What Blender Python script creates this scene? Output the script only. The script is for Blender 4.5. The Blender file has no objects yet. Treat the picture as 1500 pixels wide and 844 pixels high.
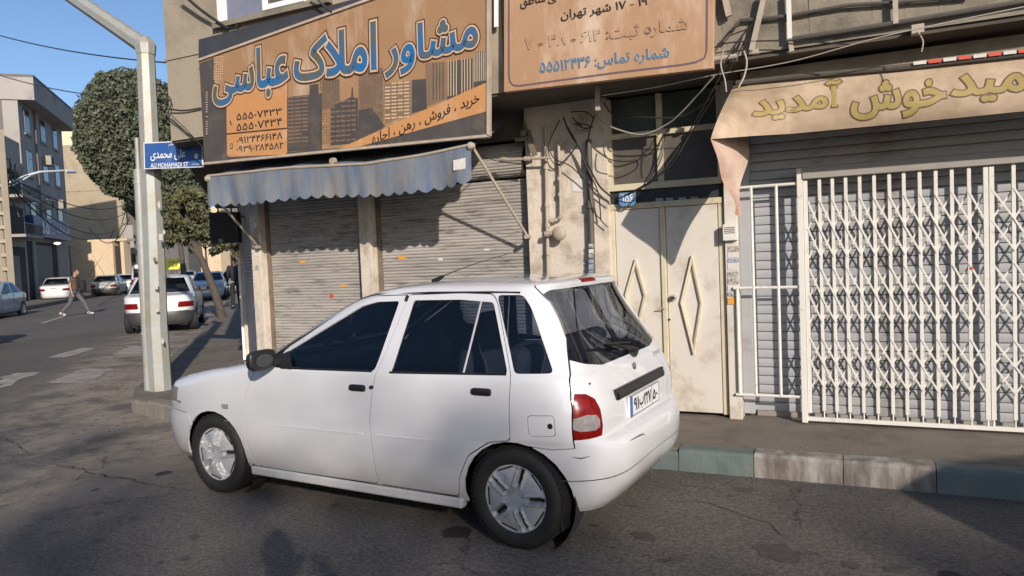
import bpy, bmesh, random
import numpy as np
from math import sin, cos, tan, pi, radians, atan2, hypot, sqrt, exp, floor
from mathutils import Vector, Matrix, Euler
random.seed(7)
SC = bpy.context.scene
COL = SC.collection

# ------------------------------------------------------------------ camera
CAM_H, YAW, PITCH, ROLL, FPX = 1.55, radians(24.66), radians(2.62), radians(-2.39), 1046.0
fw = Vector((-sin(YAW)*cos(PITCH), cos(YAW)*cos(PITCH), -sin(PITCH)))
rt0 = Vector((cos(YAW), sin(YAW), 0)); up0 = rt0.cross(fw)
rt = rt0*cos(ROLL) + up0*sin(ROLL); upv = -rt0*sin(ROLL) + up0*cos(ROLL)
cd = bpy.data.cameras.new('camera'); cam = bpy.data.objects.new('camera', cd); COL.objects.link(cam)
cam.matrix_world = Matrix(((rt.x, upv.x, -fw.x, 0), (rt.y, upv.y, -fw.y, 0), (rt.z, upv.z, -fw.z, CAM_H), (0, 0, 0, 1)))
cd.sensor_width = 36; cd.lens = FPX/1500*36; cd.clip_start = 0.02; cd.clip_end = 3000
SC.camera = cam
CO = Vector((0, 0, CAM_H))
# ------------------------------------------------------------------ sky, sun, exposure
SUN_AZ, SUN_EL = radians(43.8), radians(21.0)          # rays travel towards (-sin az, cos az)
w = bpy.data.worlds.new("World"); SC.world = w; w.use_nodes = True
nt = w.node_tree; bg = nt.nodes['Background']
sky = nt.nodes.new('ShaderNodeTexSky'); sky.sky_type = 'NISHITA'; sky.sun_disc = False
sky.sun_elevation = SUN_EL; sky.sun_rotation = radians(180) - SUN_AZ
sky.air_density = 1.0; sky.dust_density = 2.2; sky.ozone_density = 3.5; sky.altitude = 1100
nt.links.new(sky.outputs[0], bg.inputs[0]); bg.inputs[1].default_value = 0.125
sl = bpy.data.lights.new('sun', 'SUN'); so = bpy.data.objects.new('sun', sl); COL.objects.link(so)
sl.energy = 4.5; sl.angle = radians(0.55); sl.color = (1.0, 0.885, 0.765)
sd = Vector((-sin(SUN_AZ)*cos(SUN_EL), cos(SUN_AZ)*cos(SUN_EL), -sin(SUN_EL)))
so.rotation_euler = sd.to_track_quat('-Z', 'Y').to_euler(); so.location = (10, -10, 20)
SC.view_settings.view_transform = 'Standard'; SC.view_settings.look = 'None'
SC.view_settings.exposure = 0.22; SC.view_settings.gamma = 1
SC.cycles.max_bounces = 8; SC.cycles.transparent_max_bounces = 12

# ------------------------------------------------------------------ geometry of the place seen from the camera
def ray(px, py): return (px-750)/FPX*rt - (py-422)/FPX*upv + fw
def onY(px, py, Y):
    d = ray(px, py); return CO + d*(Y/d.y)
def onZ(px, py, Z=0):
    d = ray(px, py); return CO + d*((Z-CAM_H)/d.z)
SU = Vector((-0.70, 0.714, 0)).normalized(); SV = Vector((SU.y, -SU.x, 0))     # street direction, and to its right
def onT(px, py, t):                                    # vertical plane parallel to the street, t metres to its right
    d = ray(px, py); return CO + d*(t/(d.dot(SV)))
def atD(px, py, dist):                                 # at a distance along the view axis
    return CO + ray(px, py)*dist
def st(s, t, z=0): return SU*s + SV*t + Vector((0, 0, z))

# ------------------------------------------------------------------ mesh building
class MB:
    def __init__(s): s.v = []; s.f = []; s.m = []; s.k = 0
    def add(s, vs, fs):
        b = len(s.v); s.v += [tuple(v) for v in vs]; s.f += [tuple(i+b for i in f) for f in fs]; s.m += [s.k]*len(fs); return s
    def box(s, x0, x1, y0, y1, z0, z1):
        return s.add([(x0,y0,z0),(x1,y0,z0),(x1,y1,z0),(x0,y1,z0),(x0,y0,z1),(x1,y0,z1),(x1,y1,z1),(x0,y1,z1)],
                     [(0,3,2,1),(4,5,6,7),(0,1,5,4),(1,2,6,5),(2,3,7,6),(3,0,4,7)])
    def obox(s, c, ax, ay, az):                        # centre and three half-axes
        c = Vector(c); ax = Vector(ax); ay = Vector(ay); az = Vector(az)
        vs = [c+i*ax+j*ay+k*az for k in (-1,1) for i, j in ((-1,-1),(1,-1),(1,1),(-1,1))]
        fs = [(0,3,2,1),(4,5,6,7),(0,1,5,4),(1,2,6,5),(2,3,7,6),(3,0,4,7)]
        if ax.cross(ay).dot(az) < 0: fs = [f[::-1] for f in fs]
        return s.add(vs, fs)
    def bar(s, a, b, w, t, up=(0,0,1)):                # rectangular bar from a to b
        a = Vector(a); b = Vector(b); d = (b-a); u = Vector(up); x = d.cross(u)
        if x.length < 1e-6: x = d.cross(Vector((0,1,0)))
        x.normalize(); y = x.cross(d).normalized()
        return s.obox((a+b)/2, d/2, x*(w/2), y*(t/2))
    def tube(s, pts, r, n=8, cap=True, ph=0):
        pts = [Vector(p) for p in pts]; rs = r if isinstance(r, (list, tuple)) else [r]*len(pts)
        d0 = (pts[1]-pts[0]).normalized(); x = d0.orthogonal().normalized(); ref = x
        if abs(d0.z) > .9: ref = Vector((1,0,0))
        elif abs(d0.z) < .1: ref = Vector((0,0,1))
        vs = []
        for i, p in enumerate(pts):
            d = (pts[min(i+1, len(pts)-1)]-pts[max(i-1, 0)]).normalized()
            x = (ref - d*ref.dot(d)); 
            if x.length < 1e-4: x = d.orthogonal()
            x.normalize(); ref = x; y = d.cross(x)
            for k in range(n):
                a = 2*pi*k/n+ph; vs.append(p + (x*cos(a)+y*sin(a))*rs[i])
        fs = [(i*n+k, i*n+(k+1) % n, (i+1)*n+(k+1) % n, (i+1)*n+k) for i in range(len(pts)-1) for k in range(n)]
        if cap: fs += [tuple(range(n))[::-1], tuple((len(pts)-1)*n+k for k in range(n))]
        return s.add(vs, fs)
    def cyl(s, c, ax, r, h, n=16):                     # cylinder centred at c along ax
        c = Vector(c); ax = Vector(ax).normalized(); return s.tube([c-ax*h/2, c+ax*h/2], r, n)
    def lathe(s, prof, c, ax, n=24, xr=None):          # prof: (radius, along)
        c = Vector(c); ax = Vector(ax).normalized(); x = Vector(xr) if xr else ax.orthogonal().normalized(); y = ax.cross(x)
        vs = [c+ax*h+(x*cos(2*pi*k/n)+y*sin(2*pi*k/n))*r for r, h in prof for k in range(n)]
        fs = [(i*n+k, i*n+(k+1) % n, (i+1)*n+(k+1) % n, (i+1)*n+k) for i in range(len(prof)-1) for k in range(n)]
        return s.add(vs, fs)
    def grid(s, fn, nu, nv, flip=False):
        vs = [fn(i/nu, j/nv) for i in range(nu+1) for j in range(nv+1)]
        fs = []
        for i in range(nu):
            for j in range(nv):
                q = (i*(nv+1)+j, (i+1)*(nv+1)+j, (i+1)*(nv+1)+j+1, i*(nv+1)+j+1); fs.append(q[::-1] if flip else q)
        return s.add(vs, fs)
    def prism(s, poly, o, ax, ay, az):                 # polygon in (ax, ay) at o, extruded by az
        o = Vector(o); ax = Vector(ax); ay = Vector(ay); az = Vector(az); n = len(poly)
        ar = sum(poly[i][0]*poly[(i+1) % n][1]-poly[(i+1) % n][0]*poly[i][1] for i in range(n))
        flip = (ar*ax.cross(ay).dot(az)) < 0
        vs = [o+ax*p[0]+ay*p[1] for p in poly]+[o+ax*p[0]+ay*p[1]+az for p in poly]
        fs = [tuple(range(n))[::-1], tuple(range(n, 2*n))]+[(i, (i+1) % n, n+(i+1) % n, n+i) for i in range(n)]
        if flip: fs = [f[::-1] for f in fs]
        return s.add(vs, fs)
    def quad(s, a, b, c, d): return s.add([a, b, c, d], [(0, 1, 2, 3)])
ORG = {}
def mesh_of(name, mb, mats, org=Vector((0,0,0)), smooth=False, angle=None):
    me = bpy.data.meshes.new(name); o = np.array(mb.v, dtype=float) - np.array(org)
    me.from_pydata(o.tolist(), [], mb.f)
    if not isinstance(mats, (list, tuple)): mats = [mats]
    for m in mats: me.materials.append(m)
    if any(mb.m): me.polygons.foreach_set('material_index', mb.m)
    me.validate()
    if smooth:
        me.polygons.foreach_set('use_smooth', [True]*len(me.polygons))
        if angle is None: angle = 40
        me.set_sharp_from_angle(angle=radians(angle))
    me.update(); return me
def obj(name, mb, mats, parent=None, loc=None, smooth=False, bevel=0, angle=None):
    org = ORG[parent.name] if parent is not None else Vector(loc if loc is not None else (0,0,0))
    me = mb if isinstance(mb, bpy.types.Mesh) else mesh_of(name, mb, mats, org, smooth, angle)
    o = bpy.data.objects.new(name, me); COL.objects.link(o)
    if parent is not None: o.parent = parent; ORG[o.name] = org
    else: o.location = org; ORG[o.name] = org
    if bevel:
        b = o.modifiers.new('bevel', 'BEVEL'); b.width = bevel; b.segments = 2; b.limit_method = 'ANGLE'; b.angle_limit = radians(40)
    return o
def tag(o, label=None, cat=None, group=None, kind=None):
    if label: o['label'] = label
    if cat: o['category'] = cat
    if group: o['group'] = group
    if kind: o['kind'] = kind
    return o
def thing(name, loc, label, cat, group=None, rz=0, local=False):
    o = bpy.data.objects.new(name, None); COL.objects.link(o); o.location = loc; o.rotation_euler = (0, 0, rz)
    o.empty_display_size = .2; ORG[o.name] = Vector((0,0,0)) if local else Vector(loc)
    return tag(o, label, cat, group)
def copy_tree(o, parent=None):
    c = o.copy(); COL.objects.link(c); c.parent = parent
    for ch in o.children: copy_tree(ch, c)
    return c

# ------------------------------------------------------------------ materials
def M(name, col, rough=.7, col2=None, scale=3.0, mix=.5, bump=0.0, bscale=60.0, metal=0.0, dirt=None, dscale=1.5, damt=.5, stretch=(1,1,1), coat=0, spec=.5, detail=6, rvar=0.0):
    m = bpy.data.materials.new(name); m.use_nodes = True; n = m.node_tree.nodes; l = m.node_tree.links
    b = n['Principled BSDF']; b.inputs['Roughness'].default_value = rough; b.inputs['Metallic'].default_value = metal
    b.inputs['Specular IOR Level'].default_value = spec; b.inputs['Coat Weight'].default_value = coat
    b.inputs['Coat Roughness'].default_value = .04
    tc = n.new('ShaderNodeTexCoord'); mp = n.new('ShaderNodeMapping'); mp.inputs['Scale'].default_value = stretch
    l.new(tc.outputs['Object'], mp.inputs[0])
    def noise(sc, det=detail, ro=.6):
        t = n.new('ShaderNodeTexNoise'); t.inputs['Scale'].default_value = sc; t.inputs['Detail'].default_value = det; t.inputs['Roughness'].default_value = ro
        l.new(mp.outputs[0], t.inputs['Vector']); return t.outputs['Fac']
    def ramp(fac, a, bb):
        r = n.new('ShaderNodeMapRange'); r.inputs['From Min'].default_value = a; r.inputs['From Max'].default_value = bb; l.new(fac, r.inputs[0]); return r.outputs[0]
    def mixc(fac, c1, c2):
        x = n.new('ShaderNodeMix'); x.data_type = 'RGBA'
        l.new(fac, x.inputs[0])
        for s, c in ((x.inputs[6], c1), (x.inputs[7], c2)):
            if isinstance(c, tuple): s.default_value = (*c, 1)
            else: l.new(c, s)
        return x.outputs[2]
    c = col
    if col2: c = mixc(ramp(noise(scale), .5-mix/2, .5+mix/2), col, col2)
    if dirt: c = mixc(ramp(noise(dscale, 8, .7), .62-damt*.3, .62+.12), c, dirt)
    if isinstance(c, tuple): b.inputs['Base Color'].default_value = (*c, 1)
    else: l.new(c, b.inputs['Base Color'])
    if rvar:
        r = n.new('ShaderNodeMapRange'); l.new(noise(scale*1.7), r.inputs[0]); r.inputs['From Min'].default_value = .3; r.inputs['From Max'].default_value = .7
        r.inputs['To Min'].default_value = rough-rvar; r.inputs['To Max'].default_value = rough+rvar; l.new(r.outputs[0], b.inputs['Roughness'])
    if bump:
        bp = n.new('ShaderNodeBump'); bp.inputs['Strength'].default_value = min(1, bump); bp.inputs['Distance'].default_value = .01
        l.new(noise(bscale, 5), bp.inputs['Height']); l.new(bp.outputs[0], b.inputs['Normal'])
    return m
def Mglass(name, tint=(.03,.04,.06), trans=.35, rough=.02):
    m = bpy.data.materials.new(name); m.use_nodes = True; n = m.node_tree.nodes; l = m.node_tree.links
    out = n['Material Output']; n.remove(n['Principled BSDF'])
    tr = n.new('ShaderNodeBsdfTransparent'); tr.inputs[0].default_value = (*trans, 1) if isinstance(trans, tuple) else (trans, trans, trans, 1)
    gl = n.new('ShaderNodeBsdfGlossy'); gl.inputs['Roughness'].default_value = rough; gl.inputs[0].default_value = (.95, .97, 1, 1)
    df = n.new('ShaderNodeBsdfDiffuse'); df.inputs[0].default_value = (*tint, 1)
    m1 = n.new('ShaderNodeMixShader'); m1.inputs[0].default_value = .12; l.new(tr.outputs[0], m1.inputs[1]); l.new(df.outputs[0], m1.inputs[2])
    fr = n.new('ShaderNodeFresnel'); fr.inputs[0].default_value = 1.52
    m2 = n.new('ShaderNodeMixShader'); l.new(fr.outputs[0], m2.inputs[0]); l.new(m1.outputs[0], m2.inputs[1]); l.new(gl.outputs[0], m2.inputs[2])
    l.new(m2.outputs[0], out.inputs[0]); return m

MAT = {}
def mm():
    A = MAT
    A['plaster'] = M('cream_plaster', (.60,.535,.46), .85, (.50,.44,.37), 2.2, .5, .45, 28, dirt=(.24,.19,.14), dscale=4.5, damt=.5)
    A['concrete'] = M('old_concrete', (.27,.235,.18), .9, (.19,.165,.125), 2.5, .5, .6, 30, dirt=(.09,.075,.055), dscale=2.2, damt=.5)
    A['render'] = M('beige_render', (.34,.295,.22), .9, (.29,.25,.19), 1.4, .6, .35, 35, dirt=(.17,.145,.11), dscale=1.2, damt=.3)
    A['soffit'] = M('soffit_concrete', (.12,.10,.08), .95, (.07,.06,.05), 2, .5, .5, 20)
    A['door'] = M('cream_door_paint', (.60,.56,.50), .5, (.54,.50,.44), 2.5, .5, .08, 90, dirt=(.34,.27,.20), dscale=2.5, damt=.35)
    A['doorframe'] = M('yellow_cream_paint', (.58,.52,.37), .5, (.50,.44,.31), 3, .5, .1, 90, dirt=(.3,.23,.14), dscale=5, damt=.3)
    A['shutter'] = M('worn_grey_shutter_paint', (.40,.375,.345), .6, (.27,.255,.238), 2.2, .4, .15, 80, dirt=(.045,.04,.036), dscale=7.5, damt=.36, stretch=(.42,1,2.6))
    A['slat'] = M('grey_slat_paint', (.36,.37,.39), .5, (.31,.32,.335), 2, .5, .06, 80, dirt=(.17,.15,.13), dscale=4, damt=.3, stretch=(.4,1,1))
    A['gate'] = M('white_gate_paint', (.66,.645,.60), .5, (.60,.58,.53), 5, .5, .08, 120, dirt=(.33,.28,.22), dscale=9, damt=.18)
    A['gaterail'] = M('grey_rail_paint', (.30,.28,.25), .6, (.23,.21,.19), 4, .5, .1, 60)
    A['steel'] = M('rusty_steel', (.20,.16,.12), .7, (.10,.07,.05), 9, .5, .3, 80)
    A['pipe'] = M('painted_pipe', (.42,.37,.30), .6, (.30,.25,.19), 8, .6, .3, 70)
    A['darkpipe'] = M('dark_pipe', (.06,.055,.05), .6, (.10,.085,.07), 8, .5, .2, 70)
    A['black'] = M('black_plastic', (.010,.010,.011), .42, (.016,.016,.017), 12, .5, .1, 150)
    A['cable'] = M('cable_rubber', (.02,.019,.018), .6)
    A['cablew'] = M('pale_cable', (.42,.38,.32), .6, (.3,.26,.22), 20, .5)
    A['glass'] = M('dusty_dark_glass', (.075,.066,.058), .4, (.12,.105,.09), 5, .5, dirt=(.17,.15,.125), dscale=7, damt=.2, spec=.35)
    A['glass2'] = M('dusty_green_glass', (.10,.13,.11), .3, (.05,.06,.055), 2, .3, spec=.35)
    A['polepaint'] = M('grey_blue_pole_paint', (.34,.36,.355), .45, (.28,.30,.29), 4, .5, .12, 60, dirt=(.30,.25,.16), dscale=5.5, damt=.55, metal=.1)
    A['kerbg'] = M('green_kerb_paint', (.085,.115,.115), .8, (.115,.145,.14), 4, .5, .3, 45, dirt=(.17,.16,.14), dscale=7, damt=.3, stretch=(1,1,.6))
    A['kerbw'] = M('white_worn_kerb', (.32,.30,.27), .85, (.19,.17,.15), 7, .35, .5, 45, dirt=(.09,.07,.06), dscale=7, damt=.75, stretch=(1.3,1,.35))
    A['kerbc'] = M('concrete_kerb', (.24,.215,.18), .85, (.17,.15,.125), 6, .6, .6, 35)
    A['white'] = M('white_print', (.75,.76,.78), .5)
    A['chrome'] = M('steel_chrome', (.6,.6,.6), .2, metal=1)
mm()

# ------------------------------------------------------------------ Persian lettering (joined letter forms, set right to left)
FORMS = {'ا':(0xFE8D,0xFE8E,0,0),'آ':(0xFE81,0xFE82,0,0),'ب':(0xFE8F,0xFE90,0xFE91,0xFE92),'ت':(0xFE95,0xFE96,0xFE97,0xFE98),'ث':(0xFE99,0xFE9A,0xFE9B,0xFE9C),
 'ج':(0xFE9D,0xFE9E,0xFE9F,0xFEA0),'ح':(0xFEA1,0xFEA2,0xFEA3,0xFEA4),'خ':(0xFEA5,0xFEA6,0xFEA7,0xFEA8),'د':(0xFEA9,0xFEAA,0,0),'ر':(0xFEAD,0xFEAE,0,0),
 'س':(0xFEB1,0xFEB2,0xFEB3,0xFEB4),'ش':(0xFEB5,0xFEB6,0xFEB7,0xFEB8),'ط':(0xFEC1,0xFEC2,0xFEC3,0xFEC4),'ع':(0xFEC9,0xFECA,0xFECB,0xFECC),'ف':(0xFED1,0xFED2,0xFED3,0xFED4),
 'ق':(0xFED5,0xFED6,0xFED7,0xFED8),'ک':(0xFB8E,0xFB8F,0xFB90,0xFB91),'ل':(0xFEDD,0xFEDE,0xFEDF,0xFEE0),'م':(0xFEE1,0xFEE2,0xFEE3,0xFEE4),'ن':(0xFEE5,0xFEE6,0xFEE7,0xFEE8),
 'و':(0xFEED,0xFEEE,0,0),'ه':(0xFEE9,0xFEEA,0xFEEB,0xFEEC),'ی':(0xFBFC,0xFBFD,0xFBFE,0xFBFF)}
def shape(s):
    s = s.replace('لا', '\u0001'); F = dict(FORMS); F['\u0001'] = (0xFEFB,0xFEFC,0,0); out = []
    for i, ch in enumerate(s):
        if ch not in F: out.append(ch); continue
        prev = i > 0 and s[i-1] in F and F[s[i-1]][2]
        nxt = i+1 < len(s) and s[i+1] in F and F[ch][2]
        k = 3 if prev and nxt else 1 if prev else 2 if nxt else 0
        out.append(chr(F[ch][k]))
    # reverse, keep digit runs left to right
    r = []; i = 0
    while i < len(out):
        if out[i].isdigit():
            j = i
            while j < len(out) and out[j].isdigit(): j += 1
            r.append(''.join(out[i:j])); i = j
        else: r.append(out[i]); i += 1
    return ''.join(reversed(r))
from mathutils.geometry import tessellate_polygon
def _in(pt, poly):
    c = False; x, y = pt
    for i in range(len(poly)):
        x1, y1 = poly[i]; x2, y2 = poly[i-1]
        if (y1 > y) != (y2 > y) and x < (x2-x1)*(y-y1)/(y2-y1)+x1: c = not c
    return c
_TC = {}
def text_loops(s, rtl):
    if (s, rtl) in _TC: return _TC[(s, rtl)]
    cu = bpy.data.curves.new('t', 'FONT'); cu.body = shape(s) if rtl else s; cu.resolution_u = 3; cu.fill_mode = 'NONE'
    o = bpy.data.objects.new('t', cu); COL.objects.link(o); dg = bpy.context.evaluated_depsgraph_get(); dg.update()
    me = bpy.data.meshes.new_from_object(o.evaluated_get(dg)); nb = {}
    for e in me.edges: nb.setdefault(e.vertices[0], []).append(e.vertices[1]); nb.setdefault(e.vertices[1], []).append(e.vertices[0])
    seen = set(); loops = []
    for v in range(len(me.vertices)):
        if v in seen or v not in nb: continue
        lp = [v]; seen.add(v); cur = v; nx = v+1 if v+1 in nb[v] else nb[v][0]
        while nx not in seen:
            lp.append(nx); seen.add(nx); cur = nx; c = [q for q in nb[cur] if q not in seen]
            if not c: break
            nx = cur+1 if cur+1 in c else c[0]
        P_ = [(me.vertices[i].co.x, me.vertices[i].co.y) for i in lp]; Q_ = [P_[0]]
        for q in P_[1:]:
            if hypot(q[0]-Q_[-1][0], q[1]-Q_[-1][1]) > .004: Q_.append(q)
        if len(Q_) > 2: loops.append(Q_)
    bpy.data.objects.remove(o); bpy.data.curves.remove(cu); bpy.data.meshes.remove(me); _TC[(s, rtl)] = loops; return loops
def text_geo(s, offset=0.0, rtl=True):
    """the lettering as filled outlines (each contour on its own, so overlapping strokes stay solid), fattened by a stroke of half-width offset"""
    loops = text_loops(s, rtl); ar = [sum(l[i-1][0]*l[i][1]-l[i][0]*l[i-1][1] for i in range(len(l)))/2 for l in loops]
    if not ar: return [], []
    sg_ = 1 if ar[max(range(len(ar)), key=lambda i: abs(ar[i]))] > 0 else -1
    outs = [i for i in range(len(loops)) if ar[i]*sg_ > 0]; holes = [i for i in range(len(loops)) if ar[i]*sg_ <= 0]
    vs = []; fs = []
    for k, i in enumerate(outs):
        hs = [h for h in holes if _in(loops[h][0], loops[i]) and abs(ar[h]) < abs(ar[i])]
        pl = [[Vector((*q, 0)) for q in loops[i]]]+[[Vector((*q, 0)) for q in loops[h]] for h in hs]; flat = [q for l in pl for q in l]; b = len(vs)
        vs += [(q.x, q.y, .00004*k) for q in flat]
        for t in tessellate_polygon(pl):
            a_, b_, c_ = (flat[j] for j in t); cr = (b_.x-a_.x)*(c_.y-a_.y)-(b_.y-a_.y)*(c_.x-a_.x); fs.append(tuple(b+j for j in (t if cr > 0 else t[::-1])))
    if offset > 0:
        for k, l in enumerate(loops):
            n_ = len(l); b = len(vs)
            for i in range(n_):
                p, q, r = l[i], l[i-1], l[(i+1) % n_]; d1 = Vector((p[0]-q[0], p[1]-q[1])); d2 = Vector((r[0]-p[0], r[1]-p[1])); d1.normalize(); d2.normalize()
                n1 = Vector((-d1.y, d1.x)); n2 = Vector((-d2.y, d2.x)); m = n1+n2
                if m.length < .2: m = n1.copy()
                m.normalize(); m *= offset/max(.6, m.dot(n1)); vs += [(p[0]+m.x, p[1]+m.y, .0003+.00002*(k % 20)), (p[0]-m.x, p[1]-m.y, .0003+.00002*(k % 20))]
            fs += [(b+2*i+1, b+2*((i+1) % n_)+1, b+2*((i+1) % n_), b+2*i) for i in range(n_)]
    return vs, fs
def text_on(s, box, mapf, mats_offs, lift=.003, rtl=True, shear=0.0, ref=None):
    """lettering fitted to box (u0,u1,v0,v1); mapf(u,v,h) -> point; one MB per offset"""
    vs0, _ = text_geo(s, 0.0, rtl); xs = [p[0]+p[1]*shear for p in vs0]; ys = [p[1] for p in vs0]
    x0, x1, y0, y1 = min(xs), max(xs), min(ys), max(ys); u0, u1, v0, v1 = box; res = []
    for k, off in enumerate(mats_offs):
        vs, fs = text_geo(s, off, rtl); mb = MB()
        mb.add([mapf(u0+(x+y*shear-x0)/(x1-x0)*(u1-u0), v0+(y-y0)/(y1-y0)*(v1-v0), lift*(k+1)+z) for x, y, z in vs], fs)
        res.append(mb)
    return res
# ------------------------------------------------------------------ the ground
def asphalt():
    m = bpy.data.materials.new('old_asphalt'); m.use_nodes = True; n = m.node_tree.nodes; l = m.node_tree.links
    b = n['Principled BSDF']; tc = n.new('ShaderNodeTexCoord').outputs['Object']
    def noise(sc, det=6, ro=.6, vec=tc, dist=0):
        t = n.new('ShaderNodeTexNoise'); t.inputs['Scale'].default_value = sc; t.inputs['Detail'].default_value = det; t.inputs['Roughness'].default_value = ro
        t.inputs['Distortion'].default_value = dist; l.new(vec, t.inputs['Vector']); return t
    def mr(f, a, c, lo=0, hi=1):
        r = n.new('ShaderNodeMapRange'); r.interpolation_type = 'SMOOTHSTEP'; l.new(f, r.inputs[0])
        for k, v in zip(('From Min', 'From Max', 'To Min', 'To Max'), (a, c, lo, hi)): r.inputs[k].default_value = v
        return r.outputs[0]
    def mul(a, c, op='MULTIPLY'):
        x = n.new('ShaderNodeMath'); x.operation = op; x.use_clamp = op in ('MULTIPLY', 'ADD')
        for i, s in enumerate((a, c)):
            if isinstance(s, float): x.inputs[i].default_value = s
            else: l.new(s, x.inputs[i])
        return x.outputs[0]
    def mix(f, a, c):
        x = n.new('ShaderNodeMix'); x.data_type = 'RGBA'
        if isinstance(f, float): x.inputs[0].default_value = f
        else: l.new(f, x.inputs[0])
        for s, q in ((x.inputs[6], a), (x.inputs[7], c)):
            if isinstance(q, tuple): s.default_value = (*q, 1)
            else: l.new(q, s)
        return x.outputs[2]
    base = mix(mr(noise(.45, 8, .65).outputs['Fac'], .38, .62), (.115,.106,.096), (.165,.150,.133))
    base = mix(mr(noise(2.6, 6, .7).outputs['Fac'], .42, .66, 0, .5), base, (.19,.172,.15))
    base = mix(mr(noise(34, 5, .75).outputs['Fac'], .40, .60, 0, .7), base, (.052,.047,.043)); base = mix(mr(noise(62, 4, .7).outputs['Fac'], .51, .62, 0, .65), base, (.22,.20,.18))
    base = mix(mr(noise(190, 2, .5).outputs['Fac'], .55, .75, 0, .55), base, (.19,.175,.155))      # pale grit
    base = mix(mr(noise(120, 2, .5).outputs['Fac'], .58, .72, 0, .5), base, (.03,.027,.024))
    # dusty brown strip of broken asphalt along the kerb of the street and the crossing
    sep = n.new('ShaderNodeSeparateXYZ'); l.new(tc, sep.inputs[0])
    dv = n.new('ShaderNodeVectorMath'); dv.operation = 'DOT_PRODUCT'; l.new(tc, dv.inputs[0]); dv.inputs[1].default_value = SV
    wob = mul(noise(.9, 6, .7).outputs['Fac'], 2.2)
    t = mul(dv.outputs['Value'], wob, 'SUBTRACT')
    strip = mul(mr(t, -4.6, -3.2), mr(t, -1.6, -.7, 1, 0)); 
    far = mr(sep.outputs['X'], -6.0, -3.6, 1, 0)
    strip = mul(mul(mul(strip, far), .8), mr(noise(1.7, 8, .75).outputs['Fac'], .36, .6))
    base = mix(strip, base, (.36,.305,.245))
    # oil spots
    vo = n.new('ShaderNodeTexVoronoi'); vo.inputs['Scale'].default_value = 1.55; vo.inputs['Randomness'].default_value = 1
    wv = n.new('ShaderNodeVectorMath'); wv.operation = 'ADD'; l.new(tc, wv.inputs[0])
    nn = noise(7, 4); sc = n.new('ShaderNodeVectorMath'); sc.operation = 'SCALE'; sc.inputs['Scale'].default_value = .09; l.new(nn.outputs['Color'], sc.inputs[0]); l.new(sc.outputs[0], wv.inputs[1])
    l.new(wv.outputs[0], vo.inputs['Vector'])
    sepc = n.new('ShaderNodeSeparateColor'); l.new(vo.outputs['Color'], sepc.inputs[0])
    rad = mul(mr(sepc.outputs[0], .35, 1.0), .15)
    spot = mul(mr(mul(vo.outputs['Distance'], rad, 'SUBTRACT'), -.02, .012, 1, 0), mr(sepc.outputs[1], .3, .4))
    base = mix(mul(spot, .82), base, (.018,.016,.015))
    # cracks
    vc = n.new('ShaderNodeTexVoronoi'); vc.feature = 'DISTANCE_TO_EDGE'; vc.inputs['Scale'].default_value = .42
    wv2 = n.new('ShaderNodeVectorMath'); wv2.operation = 'ADD'; l.new(tc, wv2.inputs[0]); sc2 = n.new('ShaderNodeVectorMath'); sc2.operation = 'SCALE'; sc2.inputs['Scale'].default_value = .7
    l.new(noise(1.3, 8, .7).outputs['Color'], sc2.inputs[0]); l.new(sc2.outputs[0], wv2.inputs[1]); l.new(wv2.outputs[0], vc.inputs['Vector'])
    crack = mul(mr(vc.outputs['Distance'], .001, .006, 1, 0), mr(noise(.8, 3).outputs['Fac'], .5, .58))
    base = mix(mul(crack, .45), base, (.015,.013,.012))
    l.new(base, b.inputs['Base Color'])
    l.new(mr(noise(1.1, 5).outputs['Fac'], .3, .7, .72, .95), b.inputs['Roughness']); b.inputs['Specular IOR Level'].default_value = .3
    h = mul(mul(noise(150, 3, .6).outputs['Fac'], .5), mul(noise(9, 6, .7).outputs['Fac'], .9), 'ADD')
    h = mul(h, mul(crack, .8), 'SUBTRACT')
    bp = n.new('ShaderNodeBump'); bp.inputs['Strength'].default_value = .75; bp.inputs['Distance'].default_value = .022; l.new(h, bp.inputs['Height']); l.new(bp.outputs[0], b.inputs['Normal'])
    return m
MAT['asphalt'] = asphalt()
MAT['walk'] = M('dusty_pavement_concrete', (.195,.165,.132), .92, (.135,.115,.094), 2.2, .6, .6, 55, dirt=(.075,.064,.054), dscale=2.8, damt=.5)
mb = MB(); mb.quad((-700,-500,0),(500,-500,0),(500,900,0),(-700,900,0))
g = obj('road', mb, MAT['asphalt']); tag(g, kind='structure')

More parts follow.
